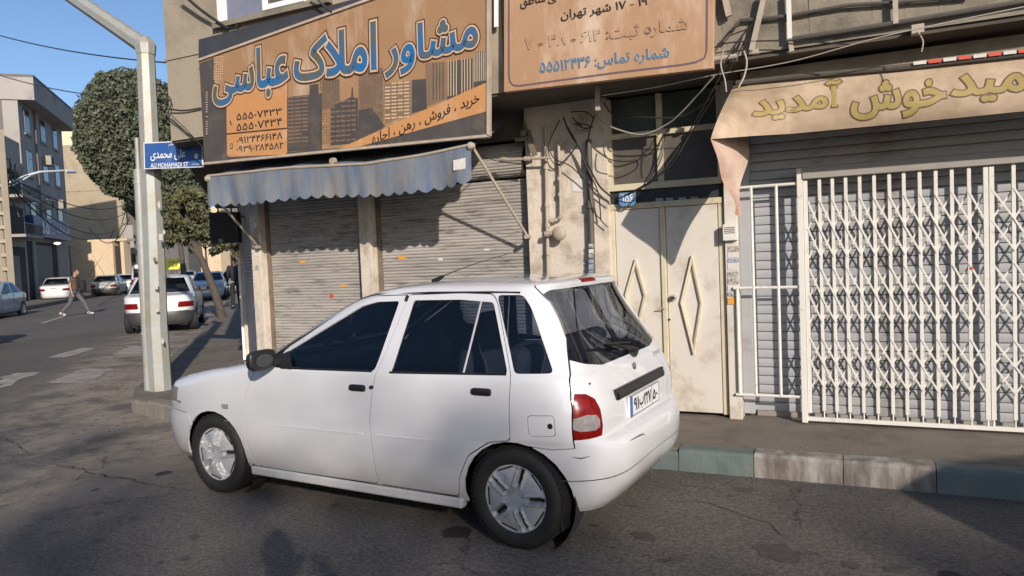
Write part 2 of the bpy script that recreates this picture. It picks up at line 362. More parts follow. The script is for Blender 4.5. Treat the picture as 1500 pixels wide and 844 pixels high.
# pavement slab of the shop corner (one raised sheet) with its kerb stones
KZ = .16
kerb_front = [(9.0, 4.98), (-5.4, 4.98), (-7.12, 5.36), (-7.60, 5.74)]
far_pts = [st(s, t) for s, t in ((12, -1.35), (20, -1.1), (60, -1.1), (140, -1.1))]
inner = [st(140, 9), st(4, 9), Vector((9.0, 12, 0))]
poly = [Vector((x, y, 0)) for x, y in kerb_front]+far_pts+inner
mb = MB(); bm_ = [(p.x, p.y) for p in poly]; mb.prism(bm_, (0,0,-.2), (1,0,0), (0,1,0), (0,0,.2+KZ-.012))
sw = obj('pavement', mb, MAT['walk']); tag(sw, kind='structure')
def kerb_stone(a, b, mat, h=KZ, wdt=.14, lab=None, sink=0):
    a = Vector(a); b = Vector(b); d = b-a; L = d.length; x = d.normalized(); y = Vector((-x.y, x.x, 0)); mb = MB()
    if y.y < 0 and abs(x.x) > .5: y = -y
    n = 6; prof = [(-.020,-.12),(-.014,h*.35),(-.008,h-.025),(.004,h-.006),(.020,h),(wdt,h),(wdt,-.12)]
    rows = []
    for i in range(n+1):
        e = .0015 if i in (0, n) else 0; p = a+x*(L*i/n)
        rows.append([p+y*(q+random.uniform(-.003,.003)*(k in (1,2,3))+e)+Vector((0,0,z-sink-e+random.uniform(-.0035,.0035)*(2 <= k <= 5))) for k, (q, z) in enumerate(prof)])
    m = len(prof); vs = [v for r in rows for v in r]
    fs = [(i*m+k, (i+1)*m+k, (i+1)*m+k+1, i*m+k+1) for i in range(n) for k in range(m-1)]+[tuple(range(m)), tuple(n*m+k for k in range(m))[::-1]]
    if x.cross(y).z > 0: pass
    else: fs = [f[::-1] for f in fs]
    mb.add(vs, [f[::-1] for f in fs]); o = obj('kerb_stone', mb, mat, sw)
    if lab: tag(o, lab)
    return o
kx = [onY(p, q, 4.95).x for p, q in ((995,690),(1105,700),(1236,715),(1372,727))]
edges = [kx[0]-.52, *kx, kx[3]+.55, kx[3]+1.07, kx[3]+1.6]
cols = ['kerbg','kerbg','kerbw','kerbw','kerbg','kerbg','kerbw']
for i, cc in enumerate(cols):
    kerb_stone((edges[i]+.0025, 4.95, 0), (edges[i+1]-.0025, 4.95, 0), MAT[cc], sink=.03 if i == 0 else random.uniform(0,.008),
               lab='kerb stone with faded green paint' if cc == 'kerbg' else 'kerb stone with flaking white paint')
x = edges[0]; k = 0
while x > -5.2:
    kerb_stone((x-.5, 4.95, 0), (x-.01, 4.95, 0), MAT['kerbw' if (k//2) % 2 == 0 else 'kerbg']); x -= .51; k += 1
p0 = Vector((x, 4.95, 0)); p1 = Vector((-7.13, 5.345, 0)); nn_ = 4
for i in range(nn_):
    kerb_stone(p0.lerp(p1, i/nn_), p0.lerp(p1, (i+1)/nn_-.004), MAT['kerbc'], h=KZ if i < 3 else .13, sink=.0)
# broken low kerb running along the street
s0 = 9.6
a = Vector((-7.66, 5.86, 0)); path = [a, st(12, -1.37), st(20, -1.12), st(44, -1.12)]
for q in range(3):
    A_, B_ = path[q], path[q+1]; n_ = int((B_-A_).length/.8)
    for i in range(n_):
        if q == 0 and i % 3 == 1: continue
        kerb_stone(B_.lerp(A_, 1-i/n_), B_.lerp(A_, 1-(i+.97)/n_), MAT['kerbc'], h=.15, sink=random.uniform(.0,.07))
# far side pavement of the street
mb = MB(); pl = [st(2, -9.7), st(160, -9.7), st(160, -26), st(2, -26)]
mb.prism([(p.x, p.y) for p in pl], (0,0,-.2), (1,0,0), (0,1,0), (0,0,.33))
sw2 = obj('far_pavement', mb, MAT['walk']); tag(sw2, kind='structure')
# worn crossing stripes and lane line: thin painted sheets
MAT['oldpaint'] = M('worn_road_paint', (.42,.39,.35), .85, (.26,.235,.20), 3.5, .35, .5, 90, dirt=(.17,.15,.125), dscale=6, damt=.6)
def patch(name, pts, z=.004, mat='oldpaint', rag=.05):
    P_ = [onZ(x, y) for x, y in pts]; out = []
    for i in range(len(P_)):
        a, b = P_[i], P_[(i+1) % len(P_)]; n_ = max(2, int((b-a).length/.15))
        for k in range(n_): out.append(a.lerp(b, k/n_)+Vector((random.uniform(-rag,rag), random.uniform(-rag,rag), 0)))
    mb = MB(); mb.add([(p.x, p.y, z) for p in out], [tuple(range(len(out)))]); return tag(obj(name, mb, MAT[mat]), kind='structure')
patch('road_marking', [(0,553),(28,546),(56,546),(0,570)])
patch('road_marking', [(72,562),(118,541),(166,541),(120,562)])
patch('road_marking', [(70,524),(118,510),(141,510),(98,524)])
patch('road_marking', [(164,520),(188,507),(214,507),(214,519)])
patch('road_marking', [(58,473.6),(92,463),(98,463),(64,474)], rag=.01)
# clods of broken asphalt and litter on the dusty strip
MAT['clod'] = M('asphalt_clod', (.07,.055,.042), .95, (.14,.115,.09), 9, .5, .8, 60)
mb = MB()
def clod(p, r):
    vs = []; n_ = 6
    for j, (rr, zz) in enumerate(((1, 0), (.8, .35), (.35, .55))):
        for k in range(n_):
            a = 2*pi*k/n_+random.random()*.6; q = r*rr*random.uniform(.7, 1.2); vs.append(p+Vector((cos(a)*q, sin(a)*q, zz*r*random.uniform(.5, 1))))
    mb.add(vs, [(j*n_+k, j*n_+(k+1) % n_, (j+1)*n_+(k+1) % n_, (j+1)*n_+k) for j in range(2) for k in range(n_)]+[tuple(2*n_+k for k in range(n_))])
for _ in range(300):
    px, py = random.uniform(95, 222), random.uniform(480, 640)
    if random.random() < .4: px, py = random.gauss(165, 12), random.gauss(560, 14)
    clod(onZ(px, py)+Vector((0,0,-.004)), random.uniform(.008, .028)*(1.7 if random.random() < .08 else 1))
for _ in range(240): clod(Vector((random.uniform(-6, 2), random.uniform(4.6, 4.93), -.002)), random.uniform(.004, .014))
for _ in range(60): clod(Vector((random.uniform(-1.2, 2), random.uniform(5.1, 5.9), KZ-.014)), random.uniform(.004, .012))
tag(obj('gravel', mb, MAT['clod']), 'small clods of broken asphalt scattered along the kerb', 'gravel', kind='stuff')

# cracks and oil stains on the road, thin sheets
MAT['crack'] = M('crack_dirt', (.035,.031,.027), .95, (.075,.066,.058), 20, .5); MAT['oil'] = M('oil_stain', (.042,.038,.035), .6, (.085,.077,.07), 22, .35)
def crackline(pts, w_):
    P_ = [onZ(x, y) for x, y in pts]; out = []
    for a, b in zip(P_, P_[1:]):
        n_ = max(2, int((b-a).length/.06))
        for k in range(n_): out.append(a.lerp(b, k/n_)+Vector((random.gauss(0,.012), random.gauss(0,.012), 0)))
    L_ = []; Q_ = []
    for i, q in enumerate(out):
        d = (out[min(i+1, len(out)-1)]-out[max(i-1, 0)]).normalized(); n_ = Vector((-d.y, d.x, 0)); h_ = w_*random.uniform(.15, 1)*(.3+.7*sin(pi*i/len(out))); L_.append(q+n_*h_+Vector((0,0,.003))); Q_.append(q-n_*h_+Vector((0,0,.003)))
    m = MB(); k = len(out); m.add(L_+Q_, [(i, k+i, k+i+1, i+1) for i in range(k-1)]); tag(obj('road_crack', m, MAT['crack']), kind='structure')
crackline([(48,676),(80,681),(120,688),(150,697),(200,706),(240,713),(290,722)], .012); crackline([(10,771),(60,752),(110,745),(150,738),(200,731),(250,724),(300,716)], .007)
crackline([(985,732),(1040,738),(1080,752),(1130,770),(1150,790)], .008); crackline([(0,640),(20,648),(50,672)], .01); crackline([(1000,712),(1040,716),(1075,724)], .006)
def stain(px, py, rx, ry, m='oil'):
    c = onZ(px, py); ex = (onZ(px+rx, py)-c).length; u = (onZ(px+rx, py)-c).normalized(); v = Vector((-u.y, u.x, 0)); ey = (onZ(px, py+ry)-c).length; pts = []; ph_ = random.uniform(0, 6)
    for k in range(22):
        a = 2*pi*k/22; r_ = 1+.22*sin(2*a+ph_)+.14*sin(5*a+ph_*2)+random.uniform(-.07,.07); pts.append(c+u*cos(a)*ex*r_+v*sin(a)*ey*r_+Vector((0,0,.0022)))
    mb = MB(); mb.add(pts, [tuple(range(22))]); tag(obj('oil_stain', mb, MAT[m]), kind='structure')
for q in ((944,786,19,6),(1140,810,38,12),(1093,718,14,3.5),(993,819,10,4.5),(1190,811,9,2.5),(1246,828,13,5),(1312,833,18,6),(1405,822,14,4),(1350,818,8,2),(285,787,9,3),(143,752,9,2.5),(198,760,8,2.5),(271,818,9,3),(236,824,5,2),(145,792,6,2),(80,781,5,2),(140,718,5,1.5),(460,718,8,2),(930,742,5,1.5),(490,741,6,3),(1070,727,6,1.5),(450,815,7,3),(870,770,7,2),(1480,838,14,5),(1160,760,7,2)): stain(*q)
# ------------------------------------------------------------------ the corner shop building
W, DW, SL, SR = 5.95, 6.0, 6.08, 6.14            # planes: piers, door, left shutters, right shutter
UP, SOF = 5.35, 2.88                             # upper storey face and soffit height
XC = -5.86                                       # ground floor corner
def X(px, py, Y): return onY(px, py, Y).x
B = thing('shop_building', (XC, W, 0), 'old plastered corner building with shuttered shops, overhanging upper floor and cream double door', 'building')
SD = Vector((-0.731, 0.682, 0)); SN = Vector((-0.682, -0.731, 0))   # side wall direction and outward normal
# piers
def pier(x0, x1, y0=W, z1=SOF, mat='plaster', y1=6.5):
    mb = MB(); n = 14
    def f(u, v):
        z = v*z1; return Vector((x0+(x1-x0)*u, y0+random.uniform(-.003,.003), z))
    mb.box(x0, x1, y0, y1, 0, z1); return obj('pier', mb, MAT[mat], B, bevel=.006)
xa, xb = X(365,400,W), X(386,400,W)
pier(XC, XC+.13); 
pier(X(525,330,W), X(542,330,W))
xp0, xp1 = X(773.5,330,W), X(893,330,W)
pier(xp0, xp1)
xd0, xd1 = X(897,440,DW), X(1063,440,DW)         # door opening
pier(X(1064,440,W), X(1083,440,W)-.0, mat='door')
XR0 = X(1083,440,W)
# wall mass behind, interior is closed
mb = MB(); mb.box(-5.7, 9, 6.5, 6.8, 0, SOF); mb.box(-2.62, -.78, 6.35, 6.49, 0, SOF)
obj('back_wall', mb, MAT['soffit'], B)
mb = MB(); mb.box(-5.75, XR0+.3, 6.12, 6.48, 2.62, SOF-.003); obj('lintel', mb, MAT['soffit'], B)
# side wall shutter (towards the street)
def corr(x0, x1, z0, z1, pitch, amp, fx, nx=2):
    mb = MB(); ns = int((z1-z0)/pitch); rows = []
    for i in range(ns):
        for t, a in ((0, 0), (.14, .55), (.4, 1), (.7, .8), (.93, .1)):
            rows.append((z0+(i+t)*pitch, a*amp))
    m = len(rows); vs = []; dent = [random.uniform(-.002,.002) for _ in range(m)]
    for k in range(nx+1):
        for j, (z, a) in enumerate(rows): vs.append(fx(k/nx, z, a+dent[j]*(1 if k % 2 else .3)))
    fs = [(k*m+j, (k+1)*m+j, (k+1)*m+j+1, k*m+j+1) for k in range(nx) for j in range(m-1)]
    mb.add(vs, fs); return mb
c0 = Vector((XC, W, 0)) + SD*.10
mb = corr(0, 1, .1, 2.55, .04, .016, lambda u, z, a: c0+SD*(.02+2.9*u)+SN*(a-.03)+Vector((0,0,z)))
obj('side_shutter', mb, MAT['shutter'], B, smooth=True, angle=60)
mb = MB(); e0 = c0+SD*2.95
mb.obox(e0+Vector((0,0,1.45)), SD*.05, SN*.03, (0,0,1.4)); obj('corner_post', mb, MAT['plaster'], B)
mb = MB(); e1 = c0+SD*3.02
mb.obox(e1+SN*.05+Vector((0,0,.85)), SD*.018, SN*.018, (0,0,.72)); obj('trim_bar', mb, MAT['white'], B)
mb = MB(); mb.prism([(0,0),(3.1,0),(3.1,-.3),(0,-.3)], c0+SD*-.08+Vector((0,0,2.55)), SD, SN, (0,0,.33)); obj('side_lintel', mb, MAT['soffit'], B)
mb = MB(); a_ = c0+SD*3.05; mb.prism([(0,0),(0,3),(-3,3)], a_-Vector((0,0,.0)), Vector((.731,-.682,0)), Vector((.682,.731,0)), (0,0,SOF)); obj('end_wall', mb, MAT['render'], B)
# left shutters, two, each in its frame
def shutter(x0, x1, z0, z1, name='roller_shutter'):
    mb = corr(0, 1, z0, z1, .0315, .011, lambda u, z, a: Vector((x0+(x1-x0)*u, SL-a, z)), nx=10)
    s = obj(name, mb, MAT['shutter'], B, smooth=True, angle=60)
    for xx in (x0, x1):
        m2 = MB(); m2.box(xx-.02, xx+.02, SL-.035, SL+.04, z0, z1); obj('guide_rail', m2, MAT['steel'], s)
    m3 = MB(); m3.box(x0+.02, x1-.02, SL-.03, SL-.012, z0-.06, z0-.002); obj('bottom_bar', m3, MAT['steel'], s)
    return s
xs1 = X(543,330,W)
sh1 = shutter(XC+.15, X(524,330,W)-.02, .24, 2.5)
sh2 = shutter(xs1+.02, xp0-.02, .24, 2.27)
# curtain roll above the second shutter
def rollf(x0, x1, zc, r):
    mb = MB(); n = 15
    prof = [(r+(.010 if k % 2 else 0), 0) for k in range(1)]
    vs = []; m = n*4
    for i, xx in enumerate((x0, x1)):
        for k in range(m+1):
            a = radians(-75)+radians(160)*k/m; rr = r+.008*abs(sin(pi*k/4)); vs.append((xx, SL-.02+.10-rr*cos(a), zc+rr*sin(a)))
    mb.add(vs, [(k, m+1+k, m+2+k, k+1) for k in range(m)]); return mb
obj('curtain_roll', rollf(xs1+.05, xp0-.05, 2.43, .16), MAT['shutter'], B, smooth=True, angle=60)
# stickers on the shutters
MAT['orange'] = M('orange_sticker', (.62,.30,.05), .6); MAT['red'] = M('red_sticker', (.55,.07,.04), .6); MAT['paper'] = M('pale_paper', (.62,.60,.56), .8, (.5,.48,.45), 30, .5)
for px, py, wd, ht, mt in ((443,384,8,4,'orange'),(503,419,8,4,'orange'),(485.5,434,6,5,'red'),(589,378,11,5,'orange'),(645,380,7,4,'paper'),(713,366,8,3,'paper')):
    mb = MB(); q = [onY(px+a*wd/2, py+b*ht/2, SL-.0135) for a, b in ((-1,1),(1,1),(1,-1),(-1,-1))]; mb.quad(*q); obj('sticker', mb, MAT[mt], B)
# pier: electricity recess, small notice
mb = MB(); p = onY(850,268,W-.004); q = onY(827,275,W-.004)
mb.quad(onY(838,281,W-.006), onY(855,281,W-.006), onY(855,262,W-.006), onY(838,262,W-.006)); obj('notice', mb, MAT['paper'], B)
# ---------------- double door
zt = .17
def D(px, py, d=0): return onY(px, py, DW-d)
zdoor = 1.90
dr = obj('double_door', (lambda m: m.box(xd0, xd1, DW+.03, DW+.05, zt, zdoor))(MB()), MAT['door'], B)
xm = X(975,450,DW)
def leaf(x0, x1, lab, dia):
    mb = MB(); mb.box(x0+.004, x1-.004, DW-.012, DW+.029, zt+.01, zdoor-.004)
    o = obj('door_leaf', mb, MAT['door'], dr, bevel=.004); o['label'] = lab
    return o
leaf(xd0+.05, xm-.022, 'left door leaf', 0); leaf(xm+.022, xd1-.04, 'right door leaf with round lock', 0)
def diamond(pts):
    P_ = [D(*p) for p in pts]; c = sum(P_, Vector())/4; mb = MB()
    for k in range(4):                            # raised rim, dished centre
        a, b = P_[k], P_[(k+1) % 4]; ia, ib = c.lerp(a, .82), c.lerp(b, .82); up = Vector((0,-.04,0))
        mb.quad(a+Vector((0,-.012,0)), b+Vector((0,-.012,0)), b+up, a+up); mb.quad(a+up, b+up, ib+up*.9, ia+up*.9)
        mb.quad(ia+up*.9, ib+up*.9, ib+up*.25, ia+up*.25)
    mb.add([c.lerp(p, .82)+Vector((0,-.010,0)) for p in P_], [(0,1,2,3)])
    obj('diamond_panel', mb, MAT['doorframe'], dr)
diamond([(932,379),(917,432),(931,500),(947,432)][::-1]); diamond([(1014,374),(998,443),(1017,519),(1029,444)][::-1])
for x0, x1, z0, z1, dd in ((xd0-.0, xd0+.05, zt, zdoor, .02), (xm-.022, xm+.022, zt, zdoor, .03), (xd1-.04, xd1+.005, zt, zdoor, .02), (xd0, xd1, zdoor, zdoor+.05, .025)):
    mb = MB(); mb.box(x0, x1, DW-dd, DW+.03, z0, z1); obj('door_frame', mb, MAT['doorframe'], dr, bevel=.006)
mb = MB(); c = D(987,436); mb.lathe([(0,.055),(.016,.055),(.021,.045),(.021,.03),(.028,.012),(.03,.0)], c+Vector((0,-.01,0)), (0,-1,0), 20); obj('door_knob', mb, MAT['chrome'], dr, smooth=True)
mb = MB(); c = D(981,468); mb.lathe([(0,.02),(.008,.02),(.010,.0)], c+Vector((0,-.012,0)), (0,-1,0), 10); obj('keyhole', mb, MAT['black'], dr)
mb = MB(); c = D(971,452, .035); mb.tube([c+Vector((-.03,.0,-.01)), c+Vector((-.03,-.03,0)), c+Vector((0,-.035,.005)), c+Vector((.02,-.03,0)), c+Vector((.02,0,0))], .005, 6); obj('pull_handle', mb, MAT['pipe'], dr, smooth=True)
# transom: dark strip with plate and stickers, then two panes, then two more
mb = MB(); z1, z2 = zdoor+.05, zdoor+.16; mb.box(xd0, xd1, DW+.0, DW+.02, z1, z2); o = obj('transom_strip', mb, M('dark_blue_strip', (.035,.04,.05), .4, (.02,.02,.02), 4, .4), B)
zz = [z2, z2+.055, 2.50, 2.545, 2.84]
for z0, z1_ in ((zz[0], zz[1]), (zz[2], zz[3])):
    mb = MB(); mb.box(xd0, xd1, DW-.03, DW+.03, z0, z1_); obj('transom_rail', mb, MAT['doorframe'], B, bevel=.004)
for x0, x1 in ((xd0, xd0+.05), (xm-.025, xm+.025), (xd1-.03, xd1+.02)):
    mb = MB(); mb.box(x0, x1, DW-.028, DW+.028, zz[1], zz[2]); mb.box(x0, x1, DW-.028, DW+.028, zz[3], zz[4]); obj('transom_post', mb, MAT['doorframe'], B)
for x0, x1 in ((xd0+.05, xm-.025), (xm+.025, xd1-.03)):
    mb = MB(); mb.box(x0, x1, DW+.005, DW+.011, zz[1], zz[2]); obj('transom_pane', mb, MAT['glass'], B)
    mb = MB(); mb.box(x0, x1, DW+.005, DW+.011, zz[3], zz[4]); obj('transom_pane', mb, MAT['glass2'], B)
MAT['meter'] = M('grey_sticker', (.33,.36,.40), .6, (.2,.22,.25), 40, .4)
for px in (966, 981, 999.5, 1017):
    mb = MB(); q = [onY(px+a*5.5, 294.5-(px-966)*.04+b*4, DW-.004) for a, b in ((-1,1),(1,1),(1,-1),(-1,-1))]; mb.quad(*q); obj('transom_sticker', mb, MAT['meter'], B)
# ---------------- right shop: slatted shutter, every slat a piece
shR = obj('slatted_shutter', (lambda m: m.box(XR0, 3.2, SR+.012, SR+.03, .1, 2.7))(MB()), MAT['soffit'], B)
mb = MB(); ph = .0725
mb.add([(XR0+.08,SR,.0),(3.2,SR,.0),(3.2,SR,.0),(XR0+.08,SR,.0)], [])
def slat_mesh():
    mb = MB(); prof = [(.004,0),(-.003,.0025),(-.0048,.008),(-.006,.036),(-.0048,.062),(-.003,ph-.006),(.004,ph-.0035)]
    vs = [(x, y, z) for x in (0, 3.2-XR0-.08) for y, z in prof]; m = len(prof)
    mb.add(vs, [(k, m+k, m+k+1, k+1) for k in range(m-1)]); return mesh_of('slat', mb, MAT['slat'], smooth=True)
sm = slat_mesh()
z = .19
while z < 2.66:
    o = bpy.data.objects.new('slat', sm); COL.objects.link(o); o.parent = shR; o.location = Vector((XR0+.08+random.uniform(-.002,.002), SR+random.uniform(-.0015,.0015), z))-ORG[shR.name]; z += ph
mb = MB(); mb.box(XR0+.0, XR0+.085, SR-.06, SR+.01, .17, 2.7); obj('guide_rail', mb, MAT['slat'], shR, bevel=.004)
mb = MB(); mb.box(XR0+.1, 3.2, SR-.02, SR+.008, .15, .19); obj('bottom_bar', mb, MAT['gaterail'], shR)
# ---------------- upper storey
xu = X(245,110,UP); xs_end = -2.45
mb = MB(); mb.box(xu, xs_end, UP, UP+.25, SOF, 7.2); obj('upper_wall', mb, MAT['render'], B)
mb = MB(); us = Vector((xu, UP, 0)); mb.prism([(0.01,0),(9,0),(9,.25),(0.01,.25)], us+Vector((0,0,SOF)), SU, Vector((SV.x, SV.y, 0)), (0,0,4.3)); obj('upper_side_wall', mb, MAT['render'], B)
mb = MB(); p8 = us+SU*9
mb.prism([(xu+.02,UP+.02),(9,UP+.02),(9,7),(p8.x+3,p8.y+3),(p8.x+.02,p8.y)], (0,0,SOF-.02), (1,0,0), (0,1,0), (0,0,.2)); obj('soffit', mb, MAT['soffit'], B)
mb = MB(); mb.box(xu-.02, xs_end, UP-.012, UP-.001, 3.70, 3.722); obj('string_course', mb, MAT['render'], B)
# window above the sign
mb = MB(); z0 = onY(340,30,UP).z
def UB(px0, px1, py0, py1, d, name, mat, back=.02):
    a = onY(px0, py1, UP); b = onY(px1, py0, UP); mb = MB(); mb.box(a.x, b.x, UP-d, UP+back, min(a.z, b.z), max(a.z, b.z)+.0); return obj(name, mb, mat, B)
MAT['bluepanel'] = M('blue_grey_panel', (.20,.22,.30), .8, (.15,.16,.22), 8, .5, .2, 60)
xw = [X(p, 10, UP) for p in (321, 333, 388, 394, 444, 449)]; zb = onY(360,27,UP).z
for nme, x0, x1, z0, z1, d, mt in (('window_frame', xw[0], xw[1], zb, 5.6, .03, 'white'), ('window_panel', xw[1], xw[2], zb+.02, 5.6, .008, 'bluepanel'), ('window_frame', xw[2], xw[3], zb+.02, 5.6, .035, 'white'),
        ('window_pane', xw[3], xw[4], zb+.07, 5.6, .01, 'glass'), ('window_frame', xw[3], xw[5], zb+.02, zb+.068, .035, 'white'), ('window_frame', xw[4], xw[5], zb+.07, 5.6, .034, 'white'), ('window_sill', xw[0]-.05, xw[5]+.3, zb-.05, zb, .06, 'concrete')):
    mb = MB(); mb.box(x0, x1, UP-d, UP-.001, z0, z1); obj(nme, mb, MAT[mt], B)
# balcony edge beam on the right with crumbling top, recess above it
mb = MB(); n_ = 60; xe0, xe1 = xs_end+.01, 9.0
tops = [3.42+.035*sin(i*1.3)+random.uniform(-.02,.02) for i in range(n_+1)]
for i in range(n_):
    x0 = xe0+(xe1-xe0)*i/n_; x1 = xe0+(xe1-xe0)*(i+1)/n_; a, b = tops[i], tops[i+1]
    mb.add([(x0,UP,SOF+.01),(x1,UP,SOF+.01),(x1,UP+random.uniform(0,.012),b),(x0,UP+random.uniform(0,.012),a),(x0,UP+.18,a),(x1,UP+.18,b)], [(0,1,2,3),(3,2,5,4)])
obj('edge_beam', mb, MAT['concrete'], B)
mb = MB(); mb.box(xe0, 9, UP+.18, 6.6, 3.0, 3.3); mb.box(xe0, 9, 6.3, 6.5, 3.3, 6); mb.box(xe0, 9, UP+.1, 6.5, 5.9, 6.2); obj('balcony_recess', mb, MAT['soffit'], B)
# steel angle bars and pipes on the edge beam
def barP(name, pts, Y, r, mat, sq=True, parent=B):
    P_ = [onY(x, y, Y) for x, y in pts]; mb = MB()
    if sq:
        for a, b in zip(P_, P_[1:]): mb.bar(a, b, r, r*.7, (0,1,0))
    else: mb.tube(P_, r/2, 8)
    return obj(name, mb, MAT[mat], parent, smooth=not sq)
barP('angle_bar', [(1101,74),(1121,-12)], UP-.06, .035, 'pipe'); barP('angle_bar', [(1060,-12),(1068,24)], UP-.05, .04, 'pipe')
barP('angle_bar', [(1155,-12),(1157,57)], UP-.05, .03, 'gate'); barP('angle_bar', [(1311,-20),(1312,35)], UP-.05, .03, 'pipe')
barP('angle_bar', [(1158,60),(1160,76)], UP-.04, .03, 'pipe')
barP('conduit', [(1060,62),(1084,30),(1150,24),(1240,8),(1330,2),(1420,-5)], UP-.03, .026, 'darkpipe', False)
barP('conduit', [(1160,57),(1300,36),(1500,2),(1600,-14)], UP-.04, .035, 'darkpipe', False)
barP('conduit', [(1046,87),(1080,82)], UP-.05, .035, 'pipe', False)
mb = MB(); c = onY(1107,76,UP-.08); mb.box(c.x-.02,c.x+.02,c.y-.02,c.y+.02,c.z-.015,c.z+.015); obj('junction_box', mb, MAT['pipe'], B)
mb = MB(); c = onY(1344,43,UP-.05); mb.box(c.x-.035,c.x+.035,c.y-.03,c.y+.04,c.z-.03,c.z+.025); obj('junction_box', mb, MAT['pipe'], B)
barP('bracket', [(875,120),(876,162)], 5.5, .035, 'pipe')
# pier pipes, gas regulator and valve
def pipe(name, pts, Y, r, mat='pipe', joints=()):
    P_ = [onY(x, y, Y) for x, y in pts]; mb = MB(); mb.tube(P_, r, 10)
    for j in joints:
        c = onY(*j, Y); i = min(range(len(P_)-1), key=lambda k: ((P_[k]+P_[k+1])/2-c).length); mb.cyl(c, P_[i+1]-P_[i], r*1.45, r*2.2, 10)
    return obj(name, mb, MAT[mat], B, smooth=True)
pipe('gas_pipe', [(799,185),(800,240),(801,300),(803,410)], W-.05, .017, joints=((800,245),(801,300),(802,330),(803,371)))
pipe('gas_pipe', [(818,212),(820,250),(821,300),(821,316),(815,323),(803,324)], W-.05, .014, joints=((819,262),(820,285),(821,318),(808,324)))
pipe('drain_pipe', [(862,205),(864,260),(866,330),(868,412)], W-.045, .028, 'darkpipe', joints=((865,300),))
mb = MB(); c = onY(819,342,W-.10); mb.lathe([(0,.03),(.02,.032),(.055,.02),(.062,.01),(.062,-.01),(.05,-.02),(.02,-.035),(0,-.035)], c, (0,-1,0), 24); mb.cyl(c+Vector((-.05,0,0)), (1,0,0), .016, .14, 10); mb.cyl(c+Vector((-.115,0,0)), (1,0,0), .027, .03, 8); mb.cyl(c+Vector((0,.06,0)), (0,1,0), .015, .1, 8)
obj('gas_regulator', mb, MAT['pipe'], B, smooth=True)
mb = MB(); a = onY(745,234,W-.12); b = onY(806,231,W-.12); mb.tube([a, b], .012, 8); mb.cyl(a.lerp(b,.45), b-a, .022, .05, 8); mb.tube([a+Vector((-.12,0,-.0)), a+Vector((-.06,0,.012)), a], [.004,.02,.016], 8); obj('bracket_arm', mb, MAT['pipe'], B, smooth=True)
mb = MB(); a = onY(773,200,W-.10); mb.bar(a+Vector((-.0,0,.05)), onY(783,228,W-.1), .05, .02, (0,1,0)); mb.cyl(a+Vector((-.03,0,.03)), (0,1,0), .03, .06, 12); mb.cyl(a+Vector((-.05,-.02,-.02)), (1,0,0), .02, .12, 12); mb.bar(onY(768,178,W-.1), a, .02, .02, (0,1,0)); obj('hinge_bracket', mb, MAT['steel'], B)
# stickers down the drain pipe and on the door jamb
MAT['blueprint'] = M('blue_print', (.09,.17,.34), .6, (.4,.42,.45), 60, .3); MAT['darkprint'] = M('dark_print', (.10,.10,.10), .7, (.5,.48,.44), 70, .3)
for i, (py, h, mt) in enumerate(((360,6,'darkprint'),(368,6,'paper'),(375,7,'darkprint'),(383,6,'blueprint'),(391,8,'meter'),(400,8,'blueprint'))):
    mb = MB(); c = onY(866, py, W-.076); mb.box(c.x-.022, c.x+.022, c.y-.003, c.y, c.z-h*.0028, c.z+h*.0028); obj('advert_sticker', mb, MAT[mt], B)
for i, (py, h, mt) in enumerate(((365,8,'darkprint'),(374,7,'paper'),(382,6,'blueprint'),(391,9,'paper'),(402,8,'darkprint'),(412,9,'darkprint'),(422,8,'paper'),(431,6,'darkprint'),(441,10,'orange'))):
    mb = MB(); a = onY(1066, py, W-.004); mb.box(a.x, a.x+.085, W-.004-.0005*i, W-.002, a.z-h*.0027, a.z+h*.0027); obj('advert_sticker', mb, MAT[mt], B)
for i, (px, py, hh) in enumerate(((374,330,10),(376,352,14),(376,372,9),(377,392,9))):
    mb = MB(); a = onY(px, py, W-.003); mb.box(a.x-.03, a.x+.02, W-.004, W-.001, a.z-hh*.003, a.z+hh*.003); obj('advert_sticker', mb, MAT['darkprint' if i % 2 else 'paper'], B)
# intercom
mb = MB(); a = onY(1060,353,W-.002); b = onY(1081,328,W-.002); mb.box(a.x, b.x, W-.05, W-.002, a.z, b.z); ic = obj('intercom', mb, MAT['gate'], B, bevel=.006)
for k in range(4):
    m2 = MB(); z = b.z-.03-.014*k; m2.box(a.x+.015, b.x-.02, W-.053, W-.051, z, z+.005); obj('grille_slot', m2, MAT['black'], ic)
# house number plate
mb = MB(); NP = [onY(x, y, W-.01) for x, y in ((906,303),(931,301),(931,281),(907,283))]
mb.prism([(p.x, p.z) for p in NP], (0,W-.01,0), (1,0,0), (0,0,1), (0,.006,0)); MAT['signblue'] = M('blue_enamel', (.045,.13,.36), .35, (.05,.12,.30), 6, .5); MAT['numblue'] = M('pale_blue_enamel', (.12,.24,.42), .35)
np_ = obj('number_plate', mb, MAT['numblue'], None); 
tag(np_, 'small blue house number plate 156 at the left above the double door', 'number plate')
def bil(q, h=Vector((0,-1,0))):                  # q: BL, BR, TR, TL
    def f(u, v, lift): return (q[0]*(1-u)+q[1]*u)*(1-v)+(q[3]*(1-u)+q[2]*u)*v+h*lift
    return f
def text_px(s, q, Y, mats, offs, parent, name='lettering', lift=.0015, rtl=True, base=0.0, shear=0):
    f = bil([onY(x, y, Y) for x, y in q]); g_ = lambda u, v, h: f(u, v, h+base)
    for mb, m in zip(text_on(s, (0,1,0,1), g_, offs, lift, rtl, shear), mats):
        o = obj(name, mb, m, parent)
        if offs[0] < .05: o['kind'] = 'stuff'
text_px('۱۵۶', [(912,297),(927,296),(927,284),(912,285)], W-.01, [MAT['white']], [.01], np_)
